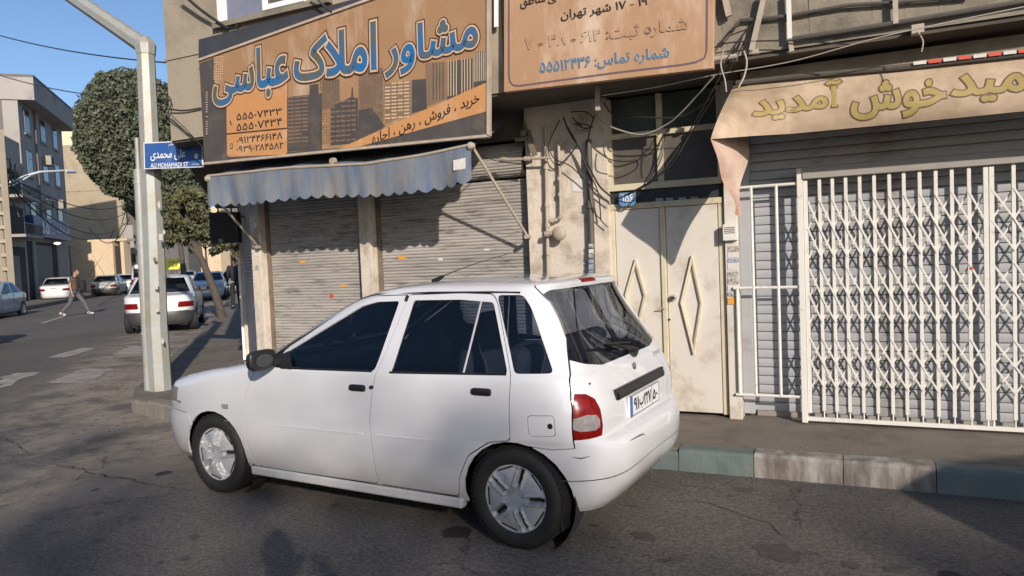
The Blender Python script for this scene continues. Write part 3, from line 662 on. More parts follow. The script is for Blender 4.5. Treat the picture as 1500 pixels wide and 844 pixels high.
# ------------------------------------------------------------------ folding gate in front of the right shop
GY = 5.93
def GX(px, py=430): return onY(px, py, GY).x
gz0, gz1 = .20, onY(1300,240,GY).z-.0
gz1 = (onY(1177.6,262,GY).z+onY(1490,240,GY).z)/2
G = thing('folding_gate', (GX(1180), GY, .16), 'white scissor folding gate with lattice strips, closed across the right shop', 'gate')
xg = [GX(1180)]; bars_px = [1200,1219,1239,1259,1280,1302,1324,1347,1370,1394,1419]
X0 = GX(1192, 262); bx = [GX(p+0, 262) for p in bars_px]
bx = [GX(1179.5, 430)+.034]+bx; dbl = GX(1447.5, 250); step = (bx[-1]-bx[0])/(len(bx)-1)
rest = [GX(1485,250)+i*step*1.25 for i in range(6)]
def gbar(x, r=.012, nm='gate_bar'):
    mb = MB(); mb.box(x-r, x+r, GY-.010, GY+.010, gz0+.055, gz1-.012); mb.cyl((x, GY, gz0+.03), (0,0,1), .006, .06, 6); mb.cyl((x, GY, gz1-.004), (0,0,1), .008, .03, 6)
    return obj(nm, mb, MAT['gate'], G, bevel=.002)
p = GX(1179.5, 430)
mb = MB(); mb.box(p-.042, p+.0, GY-.025, GY+.022, .16, gz1+.085); obj('gate_post', mb, MAT['gate'], G, bevel=.003)
mb = MB(); mb.box(p+.002, p+.032, GY-.012, GY+.02, .235, gz1-.012); obj('gate_post', mb, MAT['gate'], G, bevel=.003)
b0 = gbar(bx[1])
for x in bx[2:]+rest:
    o = b0.copy(); COL.objects.link(o); o.parent = G; o.location = (x-bx[1]+random.uniform(-.003,.003), 0, 0)
for d in (-.017, .017):
    mb = MB(); x = dbl+d; mb.box(x-.015, x+.015, GY-.014, GY+.012, gz0+.05, gz1-.012); mb.cyl((x, GY, gz0+.03), (0,0,1), .008, .06, 6); obj('meeting_post', mb, MAT['gate'], G, bevel=.002)
zb_ = [(onY(1300, a, GY).z, onY(1300, b, GY).z) for a, b in ((288,373),(391,472),(497,571))]
allx = bx+[dbl-.02]
pairs = list(zip(allx, allx[1:]))+[(dbl+.02, rest[0])]+list(zip(rest, rest[1:]))
strips = {}
for x0, x1 in pairs:
    for zt_, zb2 in zb_:
        zm = (zt_+zb2)/2
        for za, zc in ((zt_, zm+.0), (zm, zb2)):
            for s_, dy in ((1, -.013), (-1, .013)):
                key = (round(x1-x0, 3), round(za-zc, 2), s_)
                if key not in strips:
                    m = MB(); h = (za-zc)/2+.004; q = (x1-x0)/2+.003; m.bar((-q, 0, s_*h), (q, 0, -s_*h), .0125, .004, (0,1,0)); strips[key] = mesh_of('lattice_strip', m, MAT['gate'])
                o = bpy.data.objects.new('lattice_strip', strips[key]); COL.objects.link(o); o.parent = G
                o.location = Vector(((x0+x1)/2, GY+dy+random.uniform(-.002,.002), (za+zc)/2+random.uniform(-.003,.003)))-ORG[G.name]; o.rotation_euler = (0, random.gauss(0,.02), 0)
mb = MB(); mb.box(p-.01, 3.2, GY-.02, GY+.02, .175, .205); obj('bottom_track', mb, MAT['gate'], G, bevel=.003)
mb = MB(); mb.box(p+.0, 3.2, GY-.035, GY+.03, gz1, gz1+.088); obj('top_rail', mb, MAT['gaterail'], G, bevel=.003)
# fixed side panel of round tube
xl = GX(1080, 430); zz_ = [onY(1120, y, GY).z for y in (272.5, 421.5, 579.5)]
for z in zz_:
    mb = MB(); mb.tube([(xl-(.03 if z < 2 else 0), GY, z), (p-.04, GY, z)], .012, 8); obj('side_rail', mb, MAT['gate'], G, smooth=True)
for px, r in ((1104,.012),(1140.5,.012)):
    x = GX(px, 430); mb = MB(); mb.tube([(x, GY-.002, zz_[2]), (x, GY-.002, zz_[0])], r, 8); obj('side_bar', mb, MAT['gate'], G, smooth=True)
mb = MB(); mb.tube([(xl, GY, zz_[2]), (xl, GY, zz_[1]-.003)], .012, 8); obj('side_bar', mb, MAT['gate'], G, smooth=True)
mb = MB(); c = onY(1424,393,GY-.014); mb.lathe([(0,.0015),(.012,.0015)], c, (0,-1,0), 6); obj('sticker', mb, MAT['red'], G)

# ------------------------------------------------------------------ signboards
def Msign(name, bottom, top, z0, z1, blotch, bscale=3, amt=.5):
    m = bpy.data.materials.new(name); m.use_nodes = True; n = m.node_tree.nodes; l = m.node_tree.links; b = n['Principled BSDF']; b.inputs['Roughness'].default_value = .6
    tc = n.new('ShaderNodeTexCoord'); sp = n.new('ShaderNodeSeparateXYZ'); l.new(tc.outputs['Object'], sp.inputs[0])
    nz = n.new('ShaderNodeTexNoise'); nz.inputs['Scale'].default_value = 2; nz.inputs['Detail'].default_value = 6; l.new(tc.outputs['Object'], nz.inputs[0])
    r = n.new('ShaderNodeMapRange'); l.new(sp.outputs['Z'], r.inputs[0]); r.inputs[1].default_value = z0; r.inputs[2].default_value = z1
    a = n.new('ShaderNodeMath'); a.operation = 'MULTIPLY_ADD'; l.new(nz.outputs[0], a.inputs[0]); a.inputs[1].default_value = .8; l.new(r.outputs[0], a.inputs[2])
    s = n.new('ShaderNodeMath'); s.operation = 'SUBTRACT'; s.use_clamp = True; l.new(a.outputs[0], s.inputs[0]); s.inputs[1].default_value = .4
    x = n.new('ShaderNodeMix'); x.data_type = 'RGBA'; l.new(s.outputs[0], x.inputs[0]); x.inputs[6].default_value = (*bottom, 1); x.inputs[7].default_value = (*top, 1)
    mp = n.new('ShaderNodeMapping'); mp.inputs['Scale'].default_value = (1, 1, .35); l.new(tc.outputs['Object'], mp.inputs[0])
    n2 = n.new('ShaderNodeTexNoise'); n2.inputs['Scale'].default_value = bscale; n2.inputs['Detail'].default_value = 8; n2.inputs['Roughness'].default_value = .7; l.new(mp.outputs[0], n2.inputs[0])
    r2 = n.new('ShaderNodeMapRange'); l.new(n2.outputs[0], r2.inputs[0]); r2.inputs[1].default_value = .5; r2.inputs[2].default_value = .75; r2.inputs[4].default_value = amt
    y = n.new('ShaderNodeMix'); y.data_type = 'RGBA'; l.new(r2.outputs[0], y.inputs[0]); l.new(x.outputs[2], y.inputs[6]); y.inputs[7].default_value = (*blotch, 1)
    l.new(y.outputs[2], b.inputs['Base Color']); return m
S1Y = 5.27
C3 = lambda x, y: (280+x/2.813, y/2.813)
S1 = [onY(*p, S1Y) for p in ((300,240), (716,199), (716,-62), (291,89))]
sg = thing('estate_agent_signboard', S1[0], 'wide orange and grey estate agent signboard with big blue Persian lettering and a skyline print', 'signboard')
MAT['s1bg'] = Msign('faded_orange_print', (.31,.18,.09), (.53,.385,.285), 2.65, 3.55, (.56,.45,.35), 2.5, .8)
MAT['s1dark'] = M('dark_grey_print', (.055,.05,.048), .5, (.085,.075,.07), 3, .5, dirt=(.14,.11,.085), dscale=6, damt=.3)
MAT['s1mid'] = M('brown_grey_print', (.16,.11,.075), .6, (.24,.15,.09), 6, .5)
MAT['s1pale'] = M('pale_window_print', (.50,.36,.22), .6, (.60,.46,.32), 4, .5)
MAT['s1org'] = M('orange_print', (.50,.25,.095), .55, (.44,.22,.09), 3, .5, dirt=(.55,.36,.22), dscale=3, damt=.3)
MAT['txblue'] = M('blue_teal_print', (.010,.13,.34), .5, (.10,.10,.055), 3.2, .22)
MAT['txbrown'] = M('dark_brown_print', (.065,.025,.015), .5); MAT['txcream'] = M('cream_print', (.62,.46,.33), .5, (.50,.34,.2), 5, .5)
MAT['txblack'] = M('black_print', (.03,.022,.018), .5); MAT['frame'] = M('sign_frame_paint', (.50,.42,.34), .5, (.3,.24,.18), 6, .5, .1)
b1 = bil(S1)
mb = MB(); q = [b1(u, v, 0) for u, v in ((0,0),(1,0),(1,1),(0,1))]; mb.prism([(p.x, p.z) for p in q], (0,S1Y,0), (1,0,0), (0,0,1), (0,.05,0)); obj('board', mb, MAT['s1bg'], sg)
def pxq(pts, mat, lift, name='print', conv=C3):
    mb = MB(); mb.add([onY(*conv(*p), S1Y)+Vector((0,-lift,0)) for p in pts], [tuple(range(len(pts)))])
    o = obj(name, mb, mat, sg); return o
def toward(pts):                                    # counter-clockwise in the picture faces the viewer
    a = sum(pts[i][0]*pts[(i+1) % len(pts)][1]-pts[(i+1) % len(pts)][0]*pts[i][1] for i in range(len(pts))); return pts if a < 0 else pts[::-1]
SK = []                                             # skyline: polygons in crop coordinates
dark = [[(34,262),(96,238),(96,400),(60,670),(57,672)], [(57,672),(72,380),(150,440),(150,645),(640,608),(740,540),(1228,455),(1228,560)],
 [(395,400),(540,385),(540,615),(395,625)], [(488,350),(525,345),(530,615),(488,620)], [(575,440),(660,400),(662,360),(667,360),(669,402),(688,405),(690,590),(575,600)],
 [(690,455),(745,445),(800,520),(760,560),(690,585)], [(910,330),(968,325),(972,448),(910,468)], [(1055,255),(1160,240),(1160,375),(1055,415)], [(1165,215),(1215,210),(1222,345),(1165,370)]]
for i, p in enumerate(dark): pxq(toward(p), MAT['s1dark'], .0012+.0002*i)
for p in ([(795,345),(905,335),(908,470),(800,510)], [(690,290),(790,280),(795,500),(750,520),(695,450)], [(540,330),(612,325),(615,440),(540,450)], [(965,260),(1050,255),(1052,410),(968,440)], [(240,370),(400,350),(400,400),(240,410)]): pxq(toward(p), MAT['s1mid'], .001)
def wgrid(x0, x1, y0, y1, nx, ny, mat, lift, fx=.55, fy=.45, sl=-.08, name='window_print'):
    mb = MB()
    for i in range(nx):
        for j in range(ny):
            if random.random() < .12: continue
            a = x0+(x1-x0)*i/nx; b = a+(x1-x0)/nx*fx; c = y0+(y1-y0)*j/ny; d = c+(y1-y0)/ny*fy
            pts = [(a, c+sl*(a-x0)), (a, d+sl*(a-x0)), (b, d+sl*(b-x0)), (b, c+sl*(b-x0))]
            mb.add([onY(*C3(*p), S1Y)+Vector((0,-lift,0)) for p in pts], [(0,1,2,3)])
    tag(obj(name, mb, mat, sg), kind='stuff')
wgrid(94,136,235,335,5,10,MAT['s1pale'],.0038); wgrid(400,488,400,600,3,13,MAT['s1mid'],.0038,.85,.4); wgrid(533,612,335,600,13,32,MAT['s1dark'],.0036,.5,.55)
wgrid(692,792,290,500,16,26,MAT['s1dark'],.0036,.45,.5); wgrid(800,905,345,500,4,11,MAT['s1pale'],.0038,.8,.4); wgrid(575,685,420,600,5,9,MAT['s1mid'],.0038,.8,.3); wgrid(240,395,385,440,20,10,MAT['s1dark'],.0022,.5,.5)
wgrid(1058,1160,250,400,9,1,MAT['s1pale'],.0036,.3,.98,-.1); wgrid(970,1050,262,420,6,1,MAT['s1dark'],.0036,.3,.98,-.1); wgrid(62,70,380,560,1,18,MAT['s1pale'],.0042,.9,.35)
wgrid(1166,1218,216,340,7,1,MAT['s1pale'],.0036,.35,.98,-.1); wgrid(395,480,610,470,14,22,MAT['s1mid'],.0034,.4,.4)
pxq(toward([(612,612),(690,606),(1223,458),(1223,338)]), MAT['s1org'], .0045, 'banner')
rr = [(152+8*cos(a)*1.0, 0) for a in (0,)]
pb = [(160,340),(385,325),(396,335),(397,630),(388,637),(160,647),(149,640),(146,350)]
pxq(toward(pb), MAT['s1org'], .0045, 'phone_panel'); pxq(toward([(148,556),(397,532),(397,526),(148,550)]), MAT['txbrown'], .0055, 'rule')
def t3(s, q, mats, offs, base=.005, **k): text_px(s, [C3(*p) for p in q], S1Y, mats, offs, sg, base=base, **k)
big = ([MAT['txbrown'], MAT['txcream'], MAT['txblue']], [.088, .062, .030])
t3('مشاور', [(805,318),(1180,236),(1180,35),(805,140)], *big); t3('املاک', [(430,335),(762,286),(762,95),(430,180)], *big); t3('عباسی', [(95,437),(400,392),(400,165),(95,262)], *big)
t3('۵۵۵۰۷۴۳۳', [(190,497),(375,472),(375,445),(190,468)], [MAT['txblack']], [.012]); t3('۵۵۵۰۷۴۳۴', [(190,541),(376,516),(376,486),(190,511)], [MAT['txblack']], [.012])
t3('۰۹۱۲۴۴۶۶۱۴۸', [(190,594),(378,572),(378,546),(190,568)], [MAT['txblack']], [.012]); t3('۰۹۳۹۰۲۸۴۵۸۲', [(190,630),(382,612),(382,586),(190,604)], [MAT['txblack']], [.012])
t3('خرید ، فروش ، رهن ، اجاره', [(748,605),(1190,432),(1190,380),(748,553)], [MAT['txblack']], [.014])
pxq(toward([(163,592),(173,592),(173,614),(163,614)]), MAT['txblack'], .0055, 'phone_symbol'); pxq(toward([(165,594.5),(171,594.5),(171,610),(165,610)]), MAT['s1org'], .0065, 'phone_symbol')
pxq(toward([(160,500),(164,498),(167,510),(172,514),(170,518),(163,512)]), MAT['txblack'], .0055, 'phone_symbol')
# frame strips round the board
for a, b in (((0,0),(1,0)), ((1,0),(1,1)), ((1,1),(0,1))):
    mb = MB(); P0, P1 = b1(*a, .012), b1(*b, .012); mb.bar(P0+Vector((0,.018,0)), P1+Vector((0,.018,0)), .022, .05, (0,1,0)); obj('frame', mb, MAT['frame'], sg)
mb = MB(); a, b_, c, d = [onY(*p, S1Y+.052) for p in ((291,89),(560,-6),(560,-12),(291,58))]
mb.prism([(p.x, p.z) for p in (a, b_, c, d)], (0,S1Y+.051,0), (1,0,0), (0,0,1), (0,.02,0)); obj('backing_sheet', mb, M('dark_blue_sheet', (.05,.055,.065), .6, (.03,.03,.035), 4, .5), sg)
# support bars to the wall
for px, py in ((300,100),(712,60)):
    mb = MB(); a = onY(px, py, S1Y+.05); mb.bar(a, a+Vector((0,.12,.0)), .03, .03); obj('support_bar', mb, MAT['steel'], sg)

# second signboard
S2Y = 5.24
C4 = lambda x, y: (700+x/2.6375, y/2.6375)
s2 = thing('phone_number_signboard', onY(738,135,S2Y), 'faded tan signboard with a thin purple border over the double door, lettering mostly bleached', 'signboard')
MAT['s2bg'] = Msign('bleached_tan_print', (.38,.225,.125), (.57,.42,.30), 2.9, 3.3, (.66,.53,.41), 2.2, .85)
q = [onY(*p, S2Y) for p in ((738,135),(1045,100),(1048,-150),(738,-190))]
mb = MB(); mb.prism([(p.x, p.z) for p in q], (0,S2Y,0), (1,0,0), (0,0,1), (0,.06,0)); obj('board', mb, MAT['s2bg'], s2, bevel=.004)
MAT['purple'] = M('faded_purple_print', (.13,.085,.10), .5)
bp = [(745,-150)]+[(745.5,y) for y in (0,60,110)]+[(747,120),(752,125),(760,126)]+[(900,107),(1000,95)]+[(1020,91),(1032,85),(1035,75),(1035.5,40),(1036,-150)]
def ribbon(pts, wd, Y, lift, mat, parent, name):
    P_ = [onY(x, y, Y)+Vector((0,-lift,0)) for x, y in pts]; L = []; R_ = []
    for i, p in enumerate(P_):
        d = (P_[min(i+1, len(P_)-1)]-P_[max(i-1, 0)]).normalized(); nrm = Vector((-d.z, 0, d.x)); L.append(p+nrm*wd/2); R_.append(p-nrm*wd/2)
    mb = MB(); n_ = len(P_); mb.add(L+R_, [(i, i+1, n_+i+1, n_+i)[::-1] for i in range(n_-1)]); return obj(name, mb, mat, parent)
ribbon(bp, .014, S2Y, .002, MAT['purple'], s2, 'border_line')
def t4(s, q, mats, offs, base=.003, **k): text_px(s, [C4(*p) for p in q], S2Y, mats, offs, s2, base=base, **k)
MAT['txblue2'] = M('faded_blue_print', (.05,.15,.27), .5, (.09,.18,.26), 8, .5); MAT['txshade'] = M('faint_brown_print', (.22,.14,.09), .6)
t4('۱۹ - ۱۷ شهر تهران', [(322,84),(655,28),(655,-12),(322,42)], [MAT['txblack']], [.015])
t4('مناطق', [(165,38),(262,20),(262,-30),(165,-12)], [MAT['txblack']], [.015]); t4('ی', [(272,17),(305,11),(305,-8),(272,-2)], [MAT['txblack']], [.015])
t4('شماره ثبت: ۶۱۴ - ۳۸ - ۷', [(183,208),(812,126),(812,66),(183,148)], [MAT['txshade'], MAT['s2bg']], [.022, .006])
t4('شماره تماس: ۵۵۵۱۲۴۳۶', [(242,294),(740,232),(740,178),(242,240)], [MAT['txcream'], MAT['txblue2']], [.045, .02])

# ------------------------------------------------------------------ blue awning over the left shops
AY = 5.20
def Mcloth(name, c1, c2, c3, sc=3):
    return M(name, c1, .9, c2, sc, .35, .25, 25, dirt=c3, dscale=2.3, damt=.9, stretch=(1.6,1,.5))
MAT['bluecloth'] = Mcloth('faded_blue_canvas', (.035,.095,.21), (.12,.15,.20), (.22,.205,.175), 5.5)
aw = thing('blue_awning', onY(306,258,AY), 'faded blue scalloped canvas awning over the two left shutters', 'awning')
top = [onY(x, y, AY) for x, y in ((304,258),(420,246),(536,240),(620,227),(690,212))]; xA, xB = top[0].x, top[-1].x
def tz(u):
    x = xA+(xB-xA)*u
    for a, b in zip(top, top[1:]):
        if x <= b.x+1e-6: return a.z+(b.z-a.z)*(x-a.x)/(b.x-a.x)
    return top[-1].z
def val(u, v):
    x = xA+(xB-xA)*u; fold = (.022*sin(u*19+1+2*sin(u*7))+.012*sin(u*43+3*sin(u*5)))*v**.9+.006*sin(u*77+4*sin(u*11))*v**.5
    hz = .27 + (.032*abs(sin(u*pi*23)) if v > .5 else 0)*1.0 + .015*sin(u*9)
    return Vector((x, AY-fold, tz(u)-hz*v))
mb = MB(); mb.grid(val, 230, 8); v_ = obj('valance', mb, MAT['bluecloth'], aw, smooth=True)
mb = MB(); mb.grid(lambda u, v: Vector((xA+(xB-xA)*u, AY+(5.92-AY)*v, tz(u)+.33*v-.05*sin(pi*v)+.01*sin(u*40)*sin(pi*v))), 60, 8, True); obj('canopy', mb, MAT['bluecloth'], aw, smooth=True)
mb = MB(); mb.tube(top, .013, 8); obj('front_pipe', mb, MAT['pipe'], aw, smooth=True)
mb = MB(); mb.quad(*[onY(x, y, AY-.028) for x, y in ((664,250),(682,247),(682,231),(664,235))]); obj('paper_label', mb, MAT['paper'], aw)
mb = MB(); mb.cyl(onY(488,236,AY+.03), (0,1,0.2), .03, .04, 10); obj('pulley', mb, MAT['pipe'], aw, smooth=True)
for a, b, yb in (((692,215),(773,347),W-.06), ((322,297),(379,362),W-.04)):
    mb = MB(); A_ = onY(*a, AY+.02); B_ = onY(*b, yb); mb.tube([A_, B_], .013, 8); mb.cyl(B_, (0,1,0), .02, .08, 8); obj('strut', mb, MAT['pipe'], aw, smooth=True)
mb = MB(); A_ = onY(690,214,AY); mb.lathe([(0,-.03),(.03,-.02),(.035,.0),(.02,.03),(0,.035)], A_, (1,0,0), 10); obj('end_joint', mb, MAT['pipe'], aw, smooth=True); mb = MB(); A_ = onY(305,262,AY); mb.lathe([(0,-.03),(.03,-.02),(.035,.0),(.02,.03),(0,.035)], A_, (1,0,0), 10); obj('end_joint', mb, MAT['pipe'], aw, smooth=True)

# ------------------------------------------------------------------ tan awning of the right shop
TY = 5.08
def TYp(px): return float(np.interp(px, [1041,1075,1160,1700], [5.03,5.22,5.45,5.45]))
MAT['tan'] = M('dirty_tan_vinyl', (.52,.40,.29), .7, (.42,.32,.22), 2.0, .5, .2, 30, dirt=(.20,.14,.08), dscale=3.2, damt=.85, stretch=(.7,1,.8))
MAT['tanin'] = M('cream_vinyl_lining', (.58,.48,.40), .8, (.36,.20,.15), 2.5, .4, .1, 30)
MAT['gold'] = M('olive_gold_print', (.26,.20,.055), .6, (.36,.27,.10), 14, .5); MAT['txol'] = M('brown_outline_print', (.12,.065,.035), .6)
ta = thing('tan_awning', onY(1040,205,TY), 'dirty tan vinyl awning with gold Persian lettering over the lattice gate', 'awning')
C5 = lambda x, y: (1020+x/2.6375, y/2.6375)
tp = [onY(x, y, 5.51) for x, y in ((1072,131),(1100,122),(1160,118),(1300,105),(1500,85))]; bt = [onY(x, y, TYp(x)) for x, y in ((1041,204),(1105,199),(1160,196),(1320,181),(1500,163))]
tR = tp[-1]+(tp[-1]-tp[2])*.8; bR = bt[-1]+(bt[-1]-bt[2])*.8; tp.append(tR); bt.append(bR)
def lerpP(P_, u):
    n_ = len(P_)-1; i = min(int(u*n_), n_-1); return P_[i].lerp(P_[i+1], u*n_-i)
def tanf(u, v, lift=0):
    a = lerpP(tp, u); b = lerpP(bt, u); p = b.lerp(a, v); bulge = .05*sin(pi*v**.8)+.012*sin(u*23)*v*(1-v)*3
    return p+Vector((0, -bulge-lift, 0))
mb = MB(); mb.grid(tanf, 70, 12); obj('valance', mb, MAT['tan'], ta, smooth=True)
mb = MB()
def tcan(u, v):
    a = lerpP(tp, u); return Vector((a.x, a.y+(5.9-a.y)*v, a.z+.16*v))
mb.grid(tcan, 20, 4, True); obj('canopy', mb, MAT['tan'], ta, smooth=True)
# turned-over left end, hanging down to the post
E1 = onY(1041,204,5.03); E2 = onY(1072,131,5.51); E4 = onY(1077,314,5.34); E5 = onY(1096,205,5.80)
mb = MB(); n_ = 10
for i in range(n_):
    t0_, t1_ = i/n_, (i+1)/n_
    def Lr(t): return E1.lerp(E4, t)+Vector((.03*sin(t*pi*3)*t, -.03*sin(t*9)*t, 0))
    def Rr(t): return E5.lerp(E4+Vector((.03,0,0)), t)+Vector((.02*sin(t*7), 0, 0))
    def Mr(t): return Lr(t).lerp(Rr(t), .5)+Vector((0, -.07*(1-t), -.02))
    mb.quad(Lr(t0_), Mr(t0_), Mr(t1_), Lr(t1_)); mb.quad(Mr(t0_), Rr(t0_), Rr(t1_), Mr(t1_))
obj('hanging_flap', mb, MAT['tanin'], ta, smooth=True, angle=50)
mb = MB(); T5 = onY(1110,118,5.9); 
mb.add([E1, E2, T5, E5], [(0,1,2),(0,2,3)]); obj('end_cheek', mb, MAT['tan'], ta)
def to_px(p):
    d = p-CO; z = d.dot(fw); return 750+FPX*d.dot(rt)/z, 422-FPX*d.dot(upv)/z
def t5(s, q):
    # lettering laid on the curved cloth: find the cloth point behind each picture point of the flat artwork
    Q = [C5(*p) for p in q]
    def f(u, v, h):
        x = (Q[0][0]*(1-u)+Q[1][0]*u)*(1-v)+(Q[3][0]*(1-u)+Q[2][0]*u)*v; y = (Q[0][1]*(1-u)+Q[1][1]*u)*(1-v)+(Q[3][1]*(1-u)+Q[2][1]*u)*v
        a, b = .45, .4
        for _ in range(7):
            p0 = to_px(tanf(a, b)); pu = to_px(tanf(a+.004, b)); pv = to_px(tanf(a, b+.01)); J = ((pu[0]-p0[0])/.004, (pv[0]-p0[0])/.01, (pu[1]-p0[1])/.004, (pv[1]-p0[1])/.01)
            D_ = J[0]*J[3]-J[1]*J[2]; ex, ey = x-p0[0], y-p0[1]; a += max(-.2, min(.2, (J[3]*ex-J[1]*ey)/D_)); b += max(-.3, min(.3, (J[0]*ey-J[2]*ex)/D_)); a = min(.985, max(.005, a)); b = min(.98, max(.01, b))
        return tanf(a, b, h)
    for mb, m in zip(text_on(s, (0,1,0,1), f, [.060, .030], .0022), (MAT['txol'], MAT['gold'])): obj('lettering', mb, m, ta)
t5('آمدید', [(222,470),(556,430),(556,310),(222,355)]); t5('خوش', [(602,462),(960,440),(960,290),(602,330)]); t5('حمید', [(990,400),(1400,365),(1400,250),(990,300)])
mb = MB(); mb.bar(onY(1085,117,5.6), onY(1700,35,5.6), .10, .02, (0,1,0)); obj('fascia_board', mb, MAT['concrete'], ta)
mb = MB(); mb.tube([onY(x, y, 5.49) for x, y in ((1078,122),(1180,111),(1320,99),(1500,79),(1650,62))], .020, 8); obj('front_pipe', mb, MAT['darkpipe'], ta, smooth=True)
for i in range(9):
    mb = MB(); x0 = 1338+i*22; y0 = 96-.115*(x0-1338); mb.bar(onY(x0, y0-3, 5.46), onY(x0+19, y0-3-2.2, 5.46), .022, .004, (0,1,0)); obj('tape_strip', mb, MAT['red' if i % 2 else 'paper'], ta)

# ------------------------------------------------------------------ loose cables
def cable(pts, r=.006, mat='cable', lab='black cable', n=10, group='cables strung along the facade'):
    P_ = [onY(x, y, Y) for x, y, Y in pts]; out = []
    for i in range(len(P_)-1):                      # Catmull-Rom
        p0, p1, p2, p3 = P_[max(i-1,0)], P_[i], P_[i+1], P_[min(i+2,len(P_)-1)]
        for k in range(n):
            t = k/n; out.append(.5*((2*p1)+(p2-p0)*t+(2*p0-5*p1+4*p2-p3)*t*t+(3*p1-p0-3*p2+p3)*t**3))
    out.append(P_[-1]); mb = MB(); mb.tube(out, r, 6); o = obj('cable', mb, MAT[mat], None, smooth=True); tag(o, lab, 'cable', group); return o
Yc = 5.6
cable([(905,292,W-.03),(960,262,Yc),(1005,200,Yc),(1045,130,5.4),(1085,60,5.3)], .006, lab='black cable rising from the house number plate to the edge beam')
cable([(905,292,W-.03),(975,250,Yc),(1015,190,Yc),(1070,100,5.35),(1100,40,5.28)], .005, lab='black cable curving past the right transom pane')
cable([(866,160,5.8),(881,177,5.75),(903,189,5.7),(940,197,5.65),(974,184,5.6),(1000,163,5.5),(1046,112,5.3)], .006, 'cablew', lab='pale cable sagging in front of the transom')
cable([(884,150,5.7),(900,168,5.7),(945,172,5.6),(1000,170,5.6),(1040,145,5.5)], .006, lab='black cable under the tan signboard')
cable([(882,140,5.4),(960,128,5.4),(1046,110,5.3),(1160,90,5.25),(1300,52,5.2),(1500,10,5.2)], .004, 'cablew', lab='thin pale wire running up to the right across the edge beam')
cable([(884,212,5.85),(890,232,5.8),(925,236,5.8),(955,222,5.8),(985,180,5.6)], .005, lab='black cable looping low over the left transom pane')
cable([(800,210,W-.03),(812,232,W-.09),(835,243,W-.1),(855,262,W-.09),(872,278,W-.08),(893,300,W-.05)], .005, lab='dark cable crossing the pier between the gas pipes')
cable([(825,172,W-.1),(835,195,W-.1),(852,222,W-.1),(868,255,W-.1),(880,275,W-.08),(900,292,W-.05)], .008, lab='thick cable bundle slanting down the pier to the plate')
cable([(828,180,W-.1),(845,210,W-.1),(860,246,W-.1),(876,282,W-.09),(880,322,W-.05)], .006, lab='cable hanging beside the drain pipe')
cable([(872,166,W-.05),(862,200,W-.08),(860,240,W-.08),(866,300,W-.08),(880,322,W-.06),(890,333,W-.05)], .005, lab='cable dropping along the drain pipe to the door jamb')
cable([(820,175,W-.1),(806,205,W-.1),(803,222,W-.1),(812,240,W-.08),(826,236,W-.08),(848,210,W-.08)], .005, lab='loose cable loop beside the gas pipe')
cable([(1090,75,5.2),(1094,92,5.15),(1090,112,5.1),(1082,128,5.08)], .006, 'cablew', lab='white cable loop at the top of the tan awning')
cable([(1060,72,5.2),(1056,95,5.2),(1062,118,5.15),(1064,135,5.15)], .005, 'cablew', lab='pale cable hanging left of the tan awning')
cable([(1046,70,5.28),(1075,62,5.28),(1160,60,5.28),(1250,66,5.25)], .005, lab='cable along the bottom of the edge beam')
cable([(1048,75,5.28),(1070,45,5.28),(1108,28,5.28)], .005, lab='short cable slanting to the conduit bend')
cable([(1052,110,5.28),(1075,70,5.28),(1106,30,5.28)], .004, lab='cable fanning down from the conduit bend')
cable([(1344,46,5.26),(1352,60,5.26),(1350,76,5.25)], .004, 'cablew', lab='pale cable end dangling from the junction box on the beam')
cable([(700,225,5.5),(715,232,5.8),(740,238,5.85),(775,240,5.85)], .005, lab='cable behind the awning strut')
cable([(262,-14,5.2),(295,15,5.25),(334,42,5.3)], .016, lab='thick black cable coming down from the top left to the signboard')
cable([(334,42,5.3),(345,40,5.3),(352,30,5.32)], .010, lab='short bent cable end above the signboard')
cable([(455,-12,5.2),(476,10,5.25),(486,18,5.25)], .010, lab='black cable end above the middle of the signboard')
cable([(246,140,5.3),(251,150,5.3),(247,170,5.3),(262,185,5.32),(290,207,5.3)], .006, lab='black cable clump at the building corner')
cable([(248,160,5.3),(270,162,5.32),(298,158,5.33)], .008, lab='black pipe stub beside the left end of the signboard')
cable([(250,168,5.3),(275,192,5.3),(296,215,5.3)], .004, lab='black wire behind the blue street sign')
cable([(1020,400,5.9),(1062,435,5.9)], .001, 'cable', lab='x') if False else None
for i, (a, b, c_) in enumerate(((835,858,186),(838,866,180),(845,862,192),(842,868,190),(850,855,175),(836,870,172))):
    cable([(a, c_-8, W-.02),((a+b)/2+random.uniform(-6,6), c_+random.uniform(-10,10), W-.08),(b, c_+random.uniform(-6,6), W-.03)], .005, 'cable' if i % 2 else 'cablew', lab=['black cable end highest in the pier recess','pale cable end crossing the top of the pier recess','black cable end lowest in the pier recess','pale cable end at the right side of the pier recess','short black cable end in the middle of the pier recess','thin pale cable end at the upper edge of the recess'][i], group='cable ends tangled in the pier recess')
barP('vertical_pipe', [(727,-12),(727,40)], 5.3, .03, 'white'); barP('brace', [(716,90),(736,50)], 5.5, .03, 'darkpipe')
# overhead wires of the street
def wire(pts, lab, r=.012, sag=0):
    P_ = pts; out = []; a, b = P_
    for k in range(25):
        t = k/24; p = a.lerp(b, t); out.append(p-Vector((0,0,sag*4*t*(1-t))))
    mb = MB(); mb.tube(out, r, 5); tag(obj('overhead_wire', mb, MAT['cable'], None, smooth=True), lab, 'wire', 'wires over the street')
wire([atD(-60,33,14), atD(246,92,9.5)], 'upper black wire crossing the sky to the corner building', .010, .12)
wire([atD(-60,88,18), atD(262,147,13)], 'second black wire crossing the sky in front of the round tree', .011, .25)

